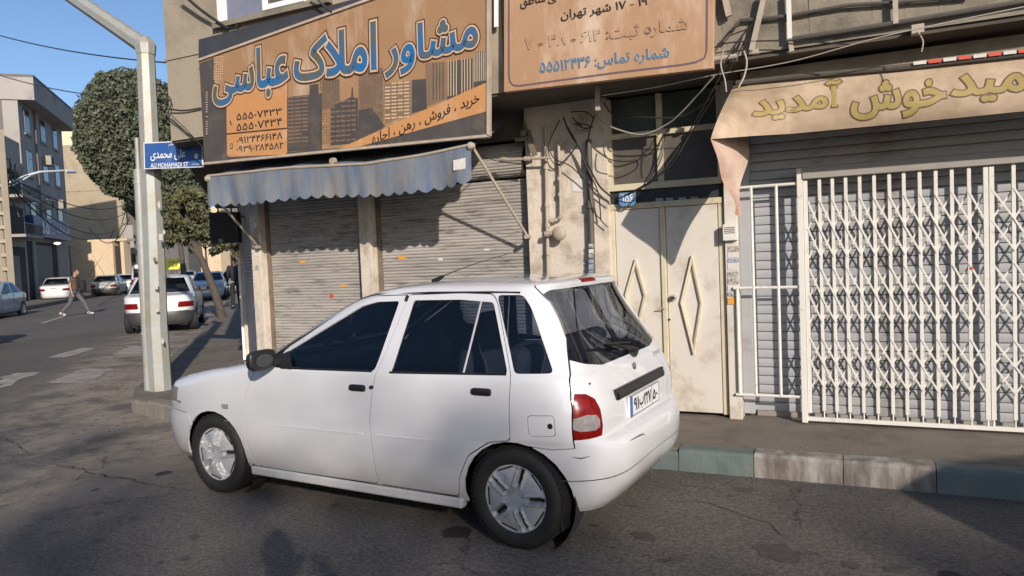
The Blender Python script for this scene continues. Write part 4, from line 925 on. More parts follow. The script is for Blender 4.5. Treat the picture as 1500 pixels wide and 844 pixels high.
# ------------------------------------------------------------------ steel pole with street sign
PB = onZ(236,577,.1); PB = Vector((PB.x, PB.y, .1))
pt_ = onY(213,68,PB.y)
po = thing('lamp_post', PB, 'grey octagonal steel lamp post at the kerb corner with an angled arm at its top', 'lamp post')
mb = MB(); H = pt_.z
mb.tube([PB-Vector((0,0,.12)), PB+Vector((0,0,.8)), PB.lerp(pt_,.5), pt_], [.130,.125,.115,.098], 8, ph=pi/8); obj('post', mb, MAT['polepaint'], po, bevel=.004)
a1 = pt_+Vector((.02,0,-.02)); a2 = onY(105,-5,PB.y-.05); a3 = a1+(a2-a1)*2.0
mb = MB(); mb.tube([a1, a2, a3], [.098,.085,.07], 8, ph=pi/8); obj('arm', mb, MAT['polepaint'], po)
mb = MB(); mb.tube([pt_-Vector((0,0,.10)), pt_+Vector((0,0,.0)), pt_+Vector((-.03,0,.05))], [.104,.118,.108], 8, ph=pi/8); obj('collar', mb, MAT['polepaint'], po, bevel=.004)
mb = MB(); dd = (a2-a1).normalized(); mb.obox(a3+dd*.35, dd*.38, Vector((0,.13,0)), Vector((0,0,.05))); obj('lamp_head', mb, MAT['polepaint'], po, bevel=.03)
mb = MB(); off = Vector((-.138,-.05,0)); mb.tube([PB+off-Vector((0,0,.1)), PB+off+Vector((.062,0,2.62))], .052, 14); mb.tube([PB+off+Vector((.062,0,2.6)), PB+off+Vector((.07,0,2.98))], .026, 10); obj('cable_duct', mb, MAT['polepaint'], po, smooth=True)
for z in (.7, 1.75, 2.45):
    mb = MB(); c = PB+off+Vector((.023*z,0,z)); mb.tube([c, c+Vector((0,0,.035))], .058, 12); obj('clamp_band', mb, MAT['polepaint'], po, smooth=True)
for px, py in ((236,348),(229,420),(238,262)):
    mb = MB(); c = onY(px, py, PB.y-.13); mb.box(c.x-.035, c.x+.02, c.y-.0, c.y+.004, c.z-.03, c.z+.04)
    if py > 300: obj('poster_scrap', mb, MAT['paper'], po)
mb = MB(); c = onY(232,261,PB.y-.118); mb.cyl(c, (0,1,0), .012, .012, 10); obj('bolt', mb, MAT['black'], po)
# the street sign plate
SY = PB.y-.17
ss = thing('street_sign', onY(211,247,SY), 'blue and white street name plate fixed to the steel lamp post', 'street sign')
mb = MB(); q = [onY(*p, SY) for p in ((211,248),(297,245),(296,205),(210,209))]; mb.prism([(p.x, p.z) for p in q], (0,SY,0), (1,0,0), (0,0,1), (0,.012,0)); obj('white_rim', mb, MAT['white'], ss)
MAT['stblue'] = M('street_sign_blue', (.035,.10,.36), .35, (.04,.12,.33), 5, .5, dirt=(.12,.18,.34), dscale=4, damt=.3)
mb = MB(); mb.add([onY(*p, SY-.002) for p in ((212.5,246.5),(295.7,243.7),(294.8,206.5),(211.5,210.5))], [(0,1,2,3)]); obj('blue_field', mb, MAT['stblue'], ss)
text_px('علی محمدی', [(221,236),(272,234),(272,218),(221,220)], SY, [MAT['white']], [.02], ss, base=.002)
text_px('ALI MOHAMADI ST', [(221,246),(276,244),(276,237.5),(221,239.5)], SY, [MAT['white']], [.02], ss, base=.002, rtl=False)
text_px('خیابان شهید معبر', [(247,214.5),(277,213),(277,207.5),(247,209)], SY, [MAT['white']], [.012], ss, base=.002)
mb = MB(); c = onY(287.5,229,SY-.003)
for k in range(8): a = 2*pi*k/8; mb.lathe([(0,.0),(.011,0)], c+Vector((.020*cos(a),-.0003*k,.020*sin(a))), (0,-1,0), 8)
mb.lathe([(0,.001),(.011,.001)], c, (0,-1,0), 8); obj('emblem', mb, MAT['white'], ss)
text_px('شهرداری', [(281,242),(293,241.5),(293,238.5),(281,239)], SY, [MAT['white']], [.01], ss, base=.002)
mb = MB(); c = onY(268,232,SY+.015); mb.bar(c+Vector((-.45,0,0)), c+Vector((.2,0,0)), .02, .004, (0,1,0)); obj('fixing_strap', mb, MAT['steel'], ss)

for px, py, w_, h_ in ((233,300,9,14),(240,340,7,10),(226,380,10,8),(241,410,8,16),(230,455,9,9),(238,500,7,12)):
    mb = MB(); c = onY(px, py, PB.y-.121); r_ = .0038; n_ = 9; mb.add([(c.x+cos(2*pi*k/n_)*w_*r_*random.uniform(.5,1), c.y, c.z+sin(2*pi*k/n_)*h_*r_*random.uniform(.5,1)) for k in range(n_)], [tuple(range(n_))]); obj('poster_scrap', mb, MAT['paper' if w_ % 2 else 'kerbc'], po)
# ------------------------------------------------------------------ cars: a lofted shell, cut along real panel lines
def pchip(xs, ys, q):
    xs = np.array(xs, float); ys = np.array(ys, float); h = np.diff(xs); d = np.diff(ys)/h; m = np.zeros_like(xs)
    for i in range(1, len(xs)-1):
        if d[i-1]*d[i] > 0: m[i] = 3*(h[i-1]+h[i])/((2*h[i]+h[i-1])/d[i-1]+(h[i]+2*h[i-1])/d[i])
    m[0], m[-1] = d[0], d[-1]; q = np.asarray(q, float); i = np.clip(np.searchsorted(xs, q)-1, 0, len(xs)-2); t = (q-xs[i])/h[i]
    return (2*t**3-3*t**2+1)*ys[i]+(t**3-2*t**2+t)*h[i]*m[i]+(-2*t**3+3*t**2)*ys[i+1]+(t**3-t**2)*h[i]*m[i+1]
def shell(rows, NP_, xm=1.2, per=8):
    """rows: (z, xF, xR, w, nF, nR) from the sill up; returns a bmesh of the closed-top body"""
    R_ = np.array(rows, float); t = np.concatenate([[0], np.cumsum(np.hypot(np.hypot(np.diff(R_[:,0]), .35*np.diff(R_[:,1])), .35*np.diff(R_[:,2])))]); 
    q = []
    for i in range(len(t)-1): q += list(np.linspace(t[i], t[i+1], per+1)[:-1])
    q.append(t[-1]); C_ = [pchip(t, R_[:,k], q) for k in range(6)]
    th = np.linspace(0, pi/2, 400); bm = bmesh.new(); rings = []
    for r in range(len(q)):
        z, xF, xR, w_, nF, nR = [C_[k][r] for k in range(6)]; xm = min(1.2, (xF+xR)/2)
        def half(a, n_): 
            c, s_ = np.abs(np.cos(th))**(2/n_), np.abs(np.sin(th))**(2/n_); return c*a, s_*w_
        fx, fy = half(xF-xm, nF); rx, ry = half(xm-xR, nR)
        def res(x, y, n_):
            L = np.concatenate([[0], np.cumsum(np.hypot(np.diff(x), np.diff(y)))]); s_ = np.linspace(0, L[-1], n_+1); return np.interp(s_, L, x), np.interp(s_, L, y)
        x1, y1 = res(fx, fy, NP_); x2, y2 = res(rx, ry, NP_)
        xs = list(xm+x1)+list(xm-x2[::-1][1:]); ys = list(y1)+list(y2[::-1][1:])
        ring = [(x, y) for x, y in zip(xs, ys)]+[(x, -y) for x, y in zip(xs[-2:0:-1], ys[-2:0:-1])]
        rings.append([bm.verts.new((x, y, z+ (C_[0][r] > 9)*0)) for x, y in ring])
    n_ = len(rings[0])
    for a, b in zip(rings, rings[1:]):
        for k in range(n_): bm.faces.new((a[k], a[(k+1) % n_], b[(k+1) % n_], b[k]))
    top = rings[-1]; h = n_//2
    for k in range(1, h-1+1):
        a, b, c, d = top[k], top[(k+1)], top[(n_-k-1) % n_], top[(n_-k) % n_]
        try:
            if k == 0: continue
            if len({a, b, c, d}) == 4: bm.faces.new((a, b, c, d))
            elif len({a, b, d}) == 3: bm.faces.new((a, b, d))
        except ValueError: pass
    bm.faces.new((top[0], top[1], top[n_-1]))
    return bm
def inside(p, poly):
    c = False; n_ = len(poly); x, y = p
    for i in range(n_):
        x1, y1 = poly[i]; x2, y2 = poly[i-1]
        if (y1 > y) != (y2 > y) and x < (x2-x1)*(y-y1)/(y2-y1)+x1: c = not c
    return c
def carve(bm, lay, poly, axis, idx, cond=None, only=None):
    """cut along a polygon drawn in side view ('s': x,z), rear view ('r': y,z) or plan ('p': x,y); mark the faces inside with idx"""
    I = {'s': (0, 2), 'r': (1, 2), 'p': (0, 1)}[axis]; xs = [p[0] for p in poly]; ys = [p[1] for p in poly]
    bx_ = (min(xs)-.02, max(xs)+.02, min(ys)-.02, max(ys)+.02)
    def near(f):
        c = f.calc_center_median(); return (cond is None or cond(c)) and bx_[0]-.06 <= c[I[0]] <= bx_[1]+.06 and bx_[2]-.06 <= c[I[1]] <= bx_[3]+.06 and (only is None or f[lay] in only)
    for i in range(len(poly)):
        a, b = poly[i-1], poly[i]; dx, dy = b[0]-a[0], b[1]-a[1]; L = hypot(dx, dy)
        if L < 1e-6: continue
        lo0, hi0 = min(a[0], b[0])-.03, max(a[0], b[0])+.03; lo1, hi1 = min(a[1], b[1])-.03, max(a[1], b[1])+.03
        co = [0,0,0]; co[I[0]] = a[0]; co[I[1]] = a[1]; no = [0,0,0]; no[I[0]] = -dy/L; no[I[1]] = dx/L
        fs = []
        for f in bm.faces:
            if not near(f): continue
            vs = [v.co for v in f.verts]; 
            if max(v[I[0]] for v in vs) < lo0 or min(v[I[0]] for v in vs) > hi0 or max(v[I[1]] for v in vs) < lo1 or min(v[I[1]] for v in vs) > hi1: continue
            fs.append(f)
        geom = set(fs)
        for f in fs: geom.update(f.edges); geom.update(f.verts)
        bmesh.ops.bisect_plane(bm, geom=list(geom), dist=.00005, plane_co=co, plane_no=no)
    for f in bm.faces:
        if not near(f): continue
        c = f.calc_center_median()
        if inside((c[I[0]], c[I[1]]), poly): f[lay] = idx
def circle(cx, cy, r, n=22, a0=0, a1=2*pi): return [(cx+r*cos(a0+(a1-a0)*k/n), cy+r*sin(a0+(a1-a0)*k/n)) for k in range(n)]
def rounded(poly, r=.02, n=3):
    out = []; m = len(poly)
    for i in range(m):
        p = Vector(poly[i]); a = Vector(poly[i-1]); b = Vector(poly[(i+1) % m]); da = (a-p); db = (b-p); k = min(r, da.length*.45, db.length*.45)
        p1 = p+da.normalized()*k; p2 = p+db.normalized()*k
        for j in range(n+1):
            t = j/n; out.append(tuple(p1*(1-t)**2+p*2*t*(1-t)+p2*t*t))
    return out
def offs(poly, d):
    n_ = len(poly); ar = sum(poly[i-1][0]*poly[i][1]-poly[i][0]*poly[i-1][1] for i in range(n_)); sg_ = 1 if ar > 0 else -1; out = []
    for i in range(n_):
        p, a, b = Vector(poly[i]), Vector(poly[i-1]), Vector(poly[(i+1) % n_])
        d1, d2 = (p-a), (b-p)
        if d1.length < 1e-5 or d2.length < 1e-5: continue
        d1.normalize(); d2.normalize(); n1 = Vector((d1.y, -d1.x))*sg_; n2 = Vector((d2.y, -d2.x))*sg_; m_ = n1+n2
        if m_.length < .3: m_ = n1
        m_.normalize(); out.append(tuple(p+m_*(d/max(.5, m_.dot(n1)))))
    return out
def carve_gap(bm, lay, poly, axis, idx, cond=None, only=None, g=.006):
    carve(bm, lay, offs(poly, g), axis, 99, cond, only); carve(bm, lay, poly, axis, idx, cond, (99,))
def extract(bm, lay, idx, name, mats, parent, gap=.0025, thick=.014, side=None, smooth=True, recess=0):
    b2 = bm.copy(); l2 = b2.faces.layers.int['part']; ids = idx if isinstance(idx, (set, tuple, list)) else (idx,)
    bmesh.ops.delete(b2, geom=[f for f in b2.faces if not (f[l2] in ids and (side is None or f.calc_center_median().y*side > 0))], context='FACES')
    if not b2.faces: b2.free(); return None
    bmesh.ops.remove_doubles(b2, verts=b2.verts[:], dist=.0004)
    bmesh.ops.dissolve_degenerate(b2, dist=.0003, edges=b2.edges[:])
    if False:
        r = bmesh.ops.inset_region(b2, faces=b2.faces[:], thickness=gap, use_boundary=True, use_even_offset=False)
        bmesh.ops.delete(b2, geom=r['faces'], context='FACES')
    if recess:
        for v in b2.verts: v.normal_update()
        vs = [(v, v.normal.copy()) for v in b2.verts]
        for v, n_ in vs: v.co -= n_*recess
    me = bpy.data.meshes.new(name); b2.to_mesh(me); b2.free()
    for m in mats: me.materials.append(m)
    me.polygons.foreach_set('use_smooth', [True]*len(me.polygons)); me.set_sharp_from_angle(angle=radians(38))
    at_ = me.attributes.get('sharp_edge') or me.attributes.new('sharp_edge', 'BOOLEAN', 'EDGE'); cnt = {}
    for p_ in me.polygons:
        for e_ in p_.edge_keys: cnt[e_] = cnt.get(e_, 0)+1
    for e_ in me.edges:
        if cnt.get(e_.key, 0) == 1: at_.data[e_.index].value = True
    o = bpy.data.objects.new(name, me); COL.objects.link(o); o.parent = parent; ORG[o.name] = Vector((0,0,0))
    if thick:
        s_ = o.modifiers.new('solid', 'SOLIDIFY'); s_.thickness = thick; s_.offset = -1; s_.material_offset = 1 if len(mats) > 1 else 0; s_.material_offset_rim = 0
    return o
MAT['mirrorglass'] = M('dark_mirror_glass', (.05,.055,.06), .12, spec=.8)
MAT['tyre'] = M('tyre_rubber', (.009,.009,.009), .75, (.017,.016,.015), 14, .5, .2, 60)
MAT['well'] = M('wheel_well', (.02,.019,.018), .95)
MAT['interior'] = M('grey_interior', (.045,.045,.05), .85, (.07,.07,.075), 8, .5)
MAT['hub'] = M('silver_hubcap', (.40,.41,.43), .45, (.34,.35,.37), 6, .5, metal=.1, dirt=(.13,.12,.11), dscale=14, damt=.25)
MAT['carglass'] = Mglass('tinted_car_glass', (.008,.012,.022), (.52,.58,.68), .015)
MAT['carglass2'] = Mglass('car_glass', (.01,.012,.016), (.62,.65,.66), .015)
MAT['redlens'] = M('red_lamp_lens', (.22,.006,.005), .25, (.10,.003,.003), 45, .4, spec=.35); MAT['clearlens'] = M('clear_lamp_lens', (.30,.28,.28), .12, (.17,.15,.15), 30, .5)
MAT['bump'] = M('grey_bumper_plastic', (.045,.046,.048), .5, (.06,.06,.06), 5, .5)
MAT['platew'] = M('number_plate_white', (.62,.63,.65), .45)
def paint(name, c, c2=None, rough=.28, dirt=None, damt=.3):
    return M(name, c, rough, c2 or tuple(x*.93 for x in c), 1.6, .5, coat=1.0, dirt=dirt, dscale=3.5, damt=damt)
def wheel(parent, x, y, z, sgn, R_=.272, wd=.165, steer=0, cap=True, seg=48, detail=True, caprot=.3):
    """sgn: +1 outer face towards +y"""
    wname = thing('wheel', (x, y, z), None, None, local=True); del_ = [k for k in wname.keys()]
    wname.parent = parent; wname.rotation_euler = (0, 0, steer)
    mb = MB(); pr = [(R_*.66,-.5),(R_*.72,-.54),(R_*.90,-.55),(R_*.975,-.44),(R_,-.30),(R_,.30),(R_*.975,.44),(R_*.90,.55),(R_*.80,.56),(R_*.72,.53),(R_*.67,.47)]
    mb.lathe([(r, a*wd) for r, a in pr], (0,0,0), (0,1,0), seg)
    if detail:                                       # tread blocks
        for k in range(64):
            a = 2*pi*k/64; c = Vector((cos(a), 0, sin(a)))
            for yy in (-.33, -.11, .11, .33): mb.obox(c*(R_+.001)+Vector((0, yy*wd, 0)), Vector((-sin(a), .25, cos(a))).normalized()*.0095, Vector((0, .018, 0)), c*.004)
    obj('tyre', mb, MAT['tyre'], wname, smooth=True)
    rr = R_*.69; mb = MB(); s = sgn*wd
    if not cap or not detail:
        mb.lathe([(rr*1.0,.46*s),(rr*.92,.50*s),(rr*.8,.40*s),(rr*.35,.38*s),(rr*.28,.5*s),(0.001,.5*s)], (0,0,0), (0,1,0), seg); obj('rim', mb, MAT['hub'], wname, smooth=True); return wname
    # hubcap with five lobes and slots
    NA, NR_ = 120, 22
    def hf(u, v):
        a = 2*pi*u; r = rr*(1.0-v*.995); q = r/rr; ph = (a-caprot)*5/(2*pi); ph -= floor(ph); d = min(ph, 1-ph)*2*pi/5*r  # distance to slot axis
        base = .40+.10*(1-q*q)+(.045 if q > .93 else 0)
        lobe = .055*max(0, 1-((q-.55)/.36)**2)*max(0, 1-(abs(ph-.5)*2)**3)
        slot = -.22*exp(-(d/.017)**4) if .38 < q < .90 else 0
        ridge = .10*exp(-((d-.022)/.006)**2) if .36 < q < .92 else 0
        return Vector((r*cos(a), (base+lobe+slot+ridge)*s, r*sin(a)))
    mb.grid(hf, NA, NR_, flip=(sgn < 0)); hc = obj('hubcap', mb, MAT['hub'], wname, smooth=True, angle=60)
    for k in range(5):
        a = caprot+2*pi*k/5; m2 = MB(); c = Vector((cos(a), 0, sin(a))); t_ = Vector((-sin(a), 0, cos(a)))
        m2.obox(c*rr*.62+Vector((0, .305*s, 0)), c*rr*.20, t_*.008, Vector((0,.05*wd,0))); obj('slot', m2, MAT['black'], wname)
        a2 = a+pi/5; c = Vector((cos(a2), 0, sin(a2))); t_ = Vector((-sin(a2), 0, cos(a2)))
        if k % 2 == 0 or True:
            m2 = MB(); m2.obox(c*rr*.875+Vector((0, .432*s, 0)), c*rr*.022, t_*rr*.26, Vector((0,.012*wd,0))); obj('slot', m2, MAT['black'], wname)
    return wname

def bxp(parent, name, mat, c, h, rot=None, bevel=.01):
    mb = MB(); ax, ay, az = Vector((h[0],0,0)), Vector((0,h[1],0)), Vector((0,0,h[2]))
    if rot: e = Euler(rot).to_matrix(); ax, ay, az = e@ax, e@ay, e@az
    mb.obox(c, ax, ay, az); return obj(name, mb, mat, parent, bevel=bevel)
def seats(parent, xs_=((1.15,.38),(1.15,-.38)), bench=.35, mat=None, top=1.05):
    mat = mat or MAT['interior']
    for x, y in xs_:
        s_ = bxp(parent, 'seat', mat, (x, y, .50), (.25,.23,.09), bevel=.04); bxp(s_, 'backrest', mat, (x-.30, y, .78), (.06,.23,.28), (0,-.25,0), .04); bxp(s_, 'headrest', mat, (x-.40, y, top+.03), (.04,.12,.08), (0,-.2,0), .03)
    s_ = bxp(parent, 'rear_seat', mat, (bench, 0, .48), (.25,.60,.09), bevel=.04); bxp(s_, 'backrest', mat, (bench-.30, 0, .76), (.06,.62,.28), (0,-.25,0), .04)

# ---- the white hatchback
def road_dust(m, z0=.22, z1=.62, col=(.30,.27,.235), amt=.75):
    n = m.node_tree.nodes; l = m.node_tree.links; b = n['Principled BSDF']; inp = b.inputs['Base Color']; src = inp.links[0].from_socket
    tc = n.new('ShaderNodeTexCoord'); sp = n.new('ShaderNodeSeparateXYZ'); l.new(tc.outputs['Object'], sp.inputs[0]); nz = n.new('ShaderNodeTexNoise'); nz.inputs['Scale'].default_value = 5; nz.inputs['Detail'].default_value = 8; l.new(tc.outputs['Object'], nz.inputs[0])
    r = n.new('ShaderNodeMapRange'); r.interpolation_type = 'SMOOTHSTEP'; l.new(sp.outputs['Z'], r.inputs[0]); r.inputs[1].default_value = z0; r.inputs[2].default_value = z1; r.inputs[3].default_value = 1; r.inputs[4].default_value = 0
    q = n.new('ShaderNodeMath'); q.operation = 'MULTIPLY'; l.new(r.outputs[0], q.inputs[0]); l.new(nz.outputs[0], q.inputs[1]); q2 = n.new('ShaderNodeMath'); q2.operation = 'MULTIPLY'; l.new(q.outputs[0], q2.inputs[0]); q2.inputs[1].default_value = amt
    x = n.new('ShaderNodeMix'); x.data_type = 'RGBA'; l.new(q2.outputs[0], x.inputs[0]); l.new(src, x.inputs[6]); x.inputs[7].default_value = (*col, 1); l.new(x.outputs[2], inp)
A_ = onZ(757,805); A_ = Vector((A_.x, A_.y, 0)); B_ = onZ(320,722); hd = (Vector((B_.x, B_.y, 0))-A_).normalized()
lf = Vector((-hd.y, hd.x, 0)); O_ = A_-lf*.785
HC = thing('white_hatchback', O_, 'white five-door hatchback with tinted windows parked at the kerb before the shops', 'car', None, atan2(hd.y, hd.x), local=True)
WH = MAT['white_paint'] = paint('white_car_paint', (.60,.61,.64), (.575,.585,.615), .22, dirt=(.60,.59,.58), damt=.02); road_dust(WH)
rows = [(.205, 2.92, -.42, .755, 9, 7), (.25, 2.985, -.465, .78, 8.5, 6.5), (.34, 3.03, -.515, .798, 8, 6.2), (.45, 3.045, -.528, .804, 8, 6.2), (.53, 3.03, -.520, .806, 8, 6.4), (.565, 3.0, -.50, .806, 8.5, 7),
 (.60, 2.985, -.450, .807, 9, 9), (.68, 2.965, -.445, .808, 9, 10), (.735, 2.92, -.44, .807, 9, 10), (.785, 2.76, -.425, .803, 10, 10), (.835, 2.52, -.41, .797, 11, 9), (.875, 2.25, -.395, .790, 12, 8.5), (.905, 2.08, -.380, .780, 12, 8.5),
 (.93, 2.00, -.365, .766, 10, 8), (.98, 1.90, -.335, .744, 9, 8), (1.10, 1.68, -.26, .700, 8, 8), (1.22, 1.45, -.185, .655, 8, 8), (1.31, 1.25, -.14, .622, 8, 8), (1.352, 1.12, -.125, .600, 8, 8), (1.378, 1.00, -.128, .575, 7, 8), (1.398, .84, -.10, .52, 6, 7), (1.414, .60, .06, .43, 5, 5), (1.422, .42, .30, .30, 4, 4)]
def rowv(z, k): return np.interp(z, [r[0] for r in rows], [r[k] for r in rows])
def sy(x, z):
    xm = min(1.2, (rowv(z, 1)+rowv(z, 2))/2); xe, n_ = (rowv(z, 1), rowv(z, 4)) if x > xm else (rowv(z, 2), rowv(z, 5)); q_ = min(.9999, abs((x-xm)/(xe-xm))); return rowv(z, 3)*(1-q_**n_)**(1/n_)
bm = shell(rows, 46, 1.2, 4); lay = bm.faces.layers.int.new('part')
sd_ = lambda c: abs(c.y) > .45
# 1 arches (removed) 2 front bumper 3 rear bumper 4 front door 5 rear door 6 door glass f 7 glass r 8 quarter glass 9 tailgate 10 rear glass 11 lamp 12 windscreen 13 hood 14 fuel flap 15 lamp clear 16 frames f 17 sill 18 headlamp 19 stop lamp
carve_gap(bm, lay, [(2.52,-.1),(2.52,.31),(2.62,.535),(2.95,.560),(3.2,.565),(3.2,-.1)], 's', 2)
carve_gap(bm, lay, [(-.335,.595),(-.345,.555),(-.22,.545),(-.05,.56),(.05,.5),(.05,-.1),(-.9,-.1),(-.9,.575)], 's', 3)
fd = rounded([(1.935,.225),(2.02,.35),(2.035,.52),(2.0,.70),(1.90,.895),(1.14,1.312),(1.02,1.336),(.770,1.340),(.775,1.30),(.905,.89),(.955,.60),(.93,.235)], .03)
rd = rounded([(.763,1.340),(.40,1.348),(.185,1.340),(.150,1.30),(.0,.905),(.005,.585),(.135,.565),(.27,.48),(.335,.36),(.36,.235),(.923,.235),(.948,.60),(.898,.89),(.768,1.31)], .025)
carve_gap(bm, lay, offs(fd,-.0015), 's', 4, sd_, (0, 17)); carve_gap(bm, lay, offs(rd,-.0015), 's', 5, sd_, (0, 17, 99))
carve(bm, lay, rounded([(1.80,.935),(1.77,.902),(1.66,.897),(.917,.908),(.826,1.306),(1.00,1.302),(1.12,1.275)], .02), 's', 6, sd_, (4,))
carve(bm, lay, rounded([(.80,.907),(.025,.928),(.172,1.296),(.40,1.312),(.725,1.310)], .02), 's', 7, sd_, (5,))
carve(bm, lay, rounded([(.155,1.335),(.0,1.333),(-.05,1.27),(-.225,.935),(-.015,.930)], .025), 's', 8, sd_, (0,))
carve_gap(bm, lay, [(-.7,.5),(-.335,.5),(-.338,.76),(-.305,.92),(-.24,1.10),(-.13,1.29),(-.045,1.385),(-.02,1.6),(-.7,1.6)], 's', 9, None, (0,))
carve(bm, lay, circle(0, .262, .315, 26), 's', 1, sd_); carve(bm, lay, circle(2.352, .262, .312, 26), 's', 1, sd_)
rg = rounded([(-.57,.965),(-.40,.935),(.40,.935),(.57,.965),(.70,1.02),(.685,1.06),(.565,1.32),(.50,1.352),(-.50,1.352),(-.565,1.32),(-.685,1.06),(-.70,1.02)], .03)
carve(bm, lay, rg, 'r', 10, lambda c: c.x < .1, (9,))
for s_ in (1, -1):
    lp = [(s_*.86,.598),(s_*.610,.605),(s_*.600,.65),(s_*.608,.745),(s_*.622,.795),(s_*.668,.828),(s_*.73,.836),(s_*.86,.838)]
    carve(bm, lay, lp, 'r', 11, lambda c: c.x < -.3, (9, 0)); carve(bm, lay, [(s_*.765,.685),(s_*.755,.660),(s_*.73,.645),(s_*.66,.642),(s_*.625,.652),(s_*.622,.69),(s_*.645,.718),(s_*.70,.728),(s_*.745,.715)], 'r', 15, lambda c: c.x < -.30, (11,))
carve(bm, lay, [(-.22,.58),(-.22,.85),(-.335,.85),(-.335,.58)], 's', 0, sd_, (11, 15))
carve_gap(bm, lay, rounded([(-.105,.722),(-.245,.728),(-.25,.625),(-.11,.618)], .018), 's', 14, lambda c: c.y > .45, (0,), .003)
ws = rounded([(-.70,.955),(.70,.955),(.57,1.325),(-.57,1.325)], .04); carve(bm, lay, ws, 'r', 12, lambda c: c.x > 1.0, (0,))
hp = [(3.1,-.60),(3.1,.60),(2.60,.70),(2.15,.735),(2.02,.70),(2.02,-.70),(2.15,-.735),(2.60,-.70)]; carve_gap(bm, lay, hp, 'p', 13, lambda c: c.z > .70, (0,))
for s_ in (1, -1): carve(bm, lay, [(s_*.42,.60),(s_*.83,.61),(s_*.83,.715),(s_*.45,.70)], 'r', 18, lambda c: c.x > 2.72, (0, 13))
carve(bm, lay, [(-.11,1.372),(.11,1.372),(.11,1.397),(-.11,1.397)], 'r', 19, lambda c: c.x < .1, (9,))
INN = MAT['interior']
extract(bm, lay, 0, 'body', [WH, INN], HC); 
for s_ in (1, -1):
    d = extract(bm, lay, 4, 'front_door', [WH, INN], HC, side=s_); g_ = extract(bm, lay, 6, 'window', [MAT['carglass']], d, gap=.001, thick=0, side=s_, recess=.010)
    e = extract(bm, lay, 5, 'rear_door', [WH, INN], HC, side=s_); extract(bm, lay, 7, 'window', [MAT['carglass']], e, gap=.001, thick=0, side=s_, recess=.010)
    extract(bm, lay, 8, 'quarter_window', [MAT['carglass']], HC, gap=.003, thick=0, side=s_, recess=.002)
    extract(bm, lay, 14, 'fuel_flap', [WH], HC, side=s_) if s_ == 1 else None
    l_ = extract(bm, lay, 11, 'tail_lamp', [MAT['redlens']], HC, side=s_, gap=.002); extract(bm, lay, 15, 'reversing_lens', [MAT['clearlens']], l_, side=s_, gap=0)
    extract(bm, lay, 18, 'headlamp', [MAT['clearlens']], HC, side=s_)
    # window seals: thin black strips round the panes are the recess itself; belt strip and B pillar filler
    for (x0, z0, x1, z1) in ((1.68,.893,.93,.904), (.80,.903,.03,.924)):
        mb = MB(); pts = []
        for k in range(9):
            t = k/8; x = x0+(x1-x0)*t; z = z0+(z1-z0)*t; pts.append((x, s_*(sy(x, z)-.003), z))
        mb.tube(pts, .0075, 6); obj('belt_seal', mb, MAT['black'], d if x0 > 1 else e, smooth=True)
    # door handles
    for x, z, par in ((1.03,.805,d), (.17,.830,e)):
        mb = MB(); y0 = .803*s_; mb.lathe([(.0,-.062),(.018,-.058),(.021,-.04),(.021,.04),(.018,.058),(0,.062)], (x, s_*sy(x,z), z), (1,0,0), 14)
        mb.v = [(a, s_*sy(x,z)+(b-s_*sy(x,z))*.75, c_) for a, b, c_ in mb.v]; hh = obj('door_handle', mb, MAT['black'], par, smooth=True)
    mb = MB(); mb.cyl((.925,s_*sy(.925,.815),.815), (0,1,0), .011, .016, 12); obj('door_lock', mb, MAT['black'], d, smooth=True)
    # body crease moulding
    mb = MB(); mb.tube([(x, s_*(sy(x,z)-.0015), z) for x, z in ((1.92,.522),(1.5,.527),(1.0,.533))], [.001,.009,.008], 6); mb.tube([(x, s_*(sy(x,z)-.0015), z) for x, z in ((.9,.535),(.6,.540),(.42,.545))], [.008,.009,.001], 6); mb.tube([(x, s_*(sy(x,z)-.001), z) for x, z in ((2.22,.518),(2.05,.521))], [.001,.003], 6); obj('crease_moulding', mb, WH, HC, smooth=True)
    mb = MB(); ym = sy(2.2,.61); mb.box(2.17,2.235,s_*ym-.006,s_*ym+.006,.60,.632); obj('side_marker', mb, MAT['clearlens'], HC, bevel=.004)
    # mirrors
    mr_ = thing('mirror', (0,0,0), None, None, local=True); mr_.parent = HC
    mb = MB(); T3 = [(1.86,.905),(1.585,.890),(1.70,1.03)]; mb.add([(x, s_*(sy(x,z)+.006), z) for x, z in T3]+[(x, s_*(sy(x,z)-.02), z) for x, z in T3], [(0,1,2),(2,1,0),(0,1,4,3),(1,2,5,4),(2,0,3,5)]); obj('mirror_base', mb, MAT['black'], mr_)
    mb = MB(); c = Vector((1.715, s_*.895, .960))
    mb.grid(lambda u, v: c+Vector((.060*cos(pi*(v-.5))**.6*cos(2*pi*u)*(1 if cos(2*pi*u) > 0 else .35), .105*(abs(sin(pi*(v-.5)))**.7)*(1 if v > .5 else -1), .066*cos(pi*(v-.5))**.4*(1 if sin(2*pi*u) > 0 else -1)*abs(sin(2*pi*u))**.7)), 28, 14); obj('mirror_housing', mb, MAT['black'], mr_, smooth=True)
    mb = MB(); mb.box(1.69,1.74,min(s_*.76,s_*.82),max(s_*.76,s_*.82),.915,.955); obj('mirror_arm', mb, MAT['black'], mr_, bevel=.006)
    mb = MB(); mb.lathe([(0,.0),(.040,0)], (1.691, s_*.895, .960), (-1,0,0), 20); mb.v = [(a, s_*.888+(b-s_*.888)*1.7, c_) for a, b, c_ in mb.v]; obj('mirror_glass', mb, MAT['mirrorglass'], mr_)
    # sill and mud flaps
    mb = MB(); mb.box(.34,2.02,s_*.75-.03,s_*.75+.03,.165,.225); obj('sill', mb, WH, HC, bevel=.012)
    for x, z in ((-.262,.20),(2.00,.21)):
        mb = MB(); mb.box(x-.006,x+.006,s_*.70-.085,s_*.70+.075,z-.07,z+.10); obj('mud_flap', mb, MAT['black'], HC, bevel=.004)
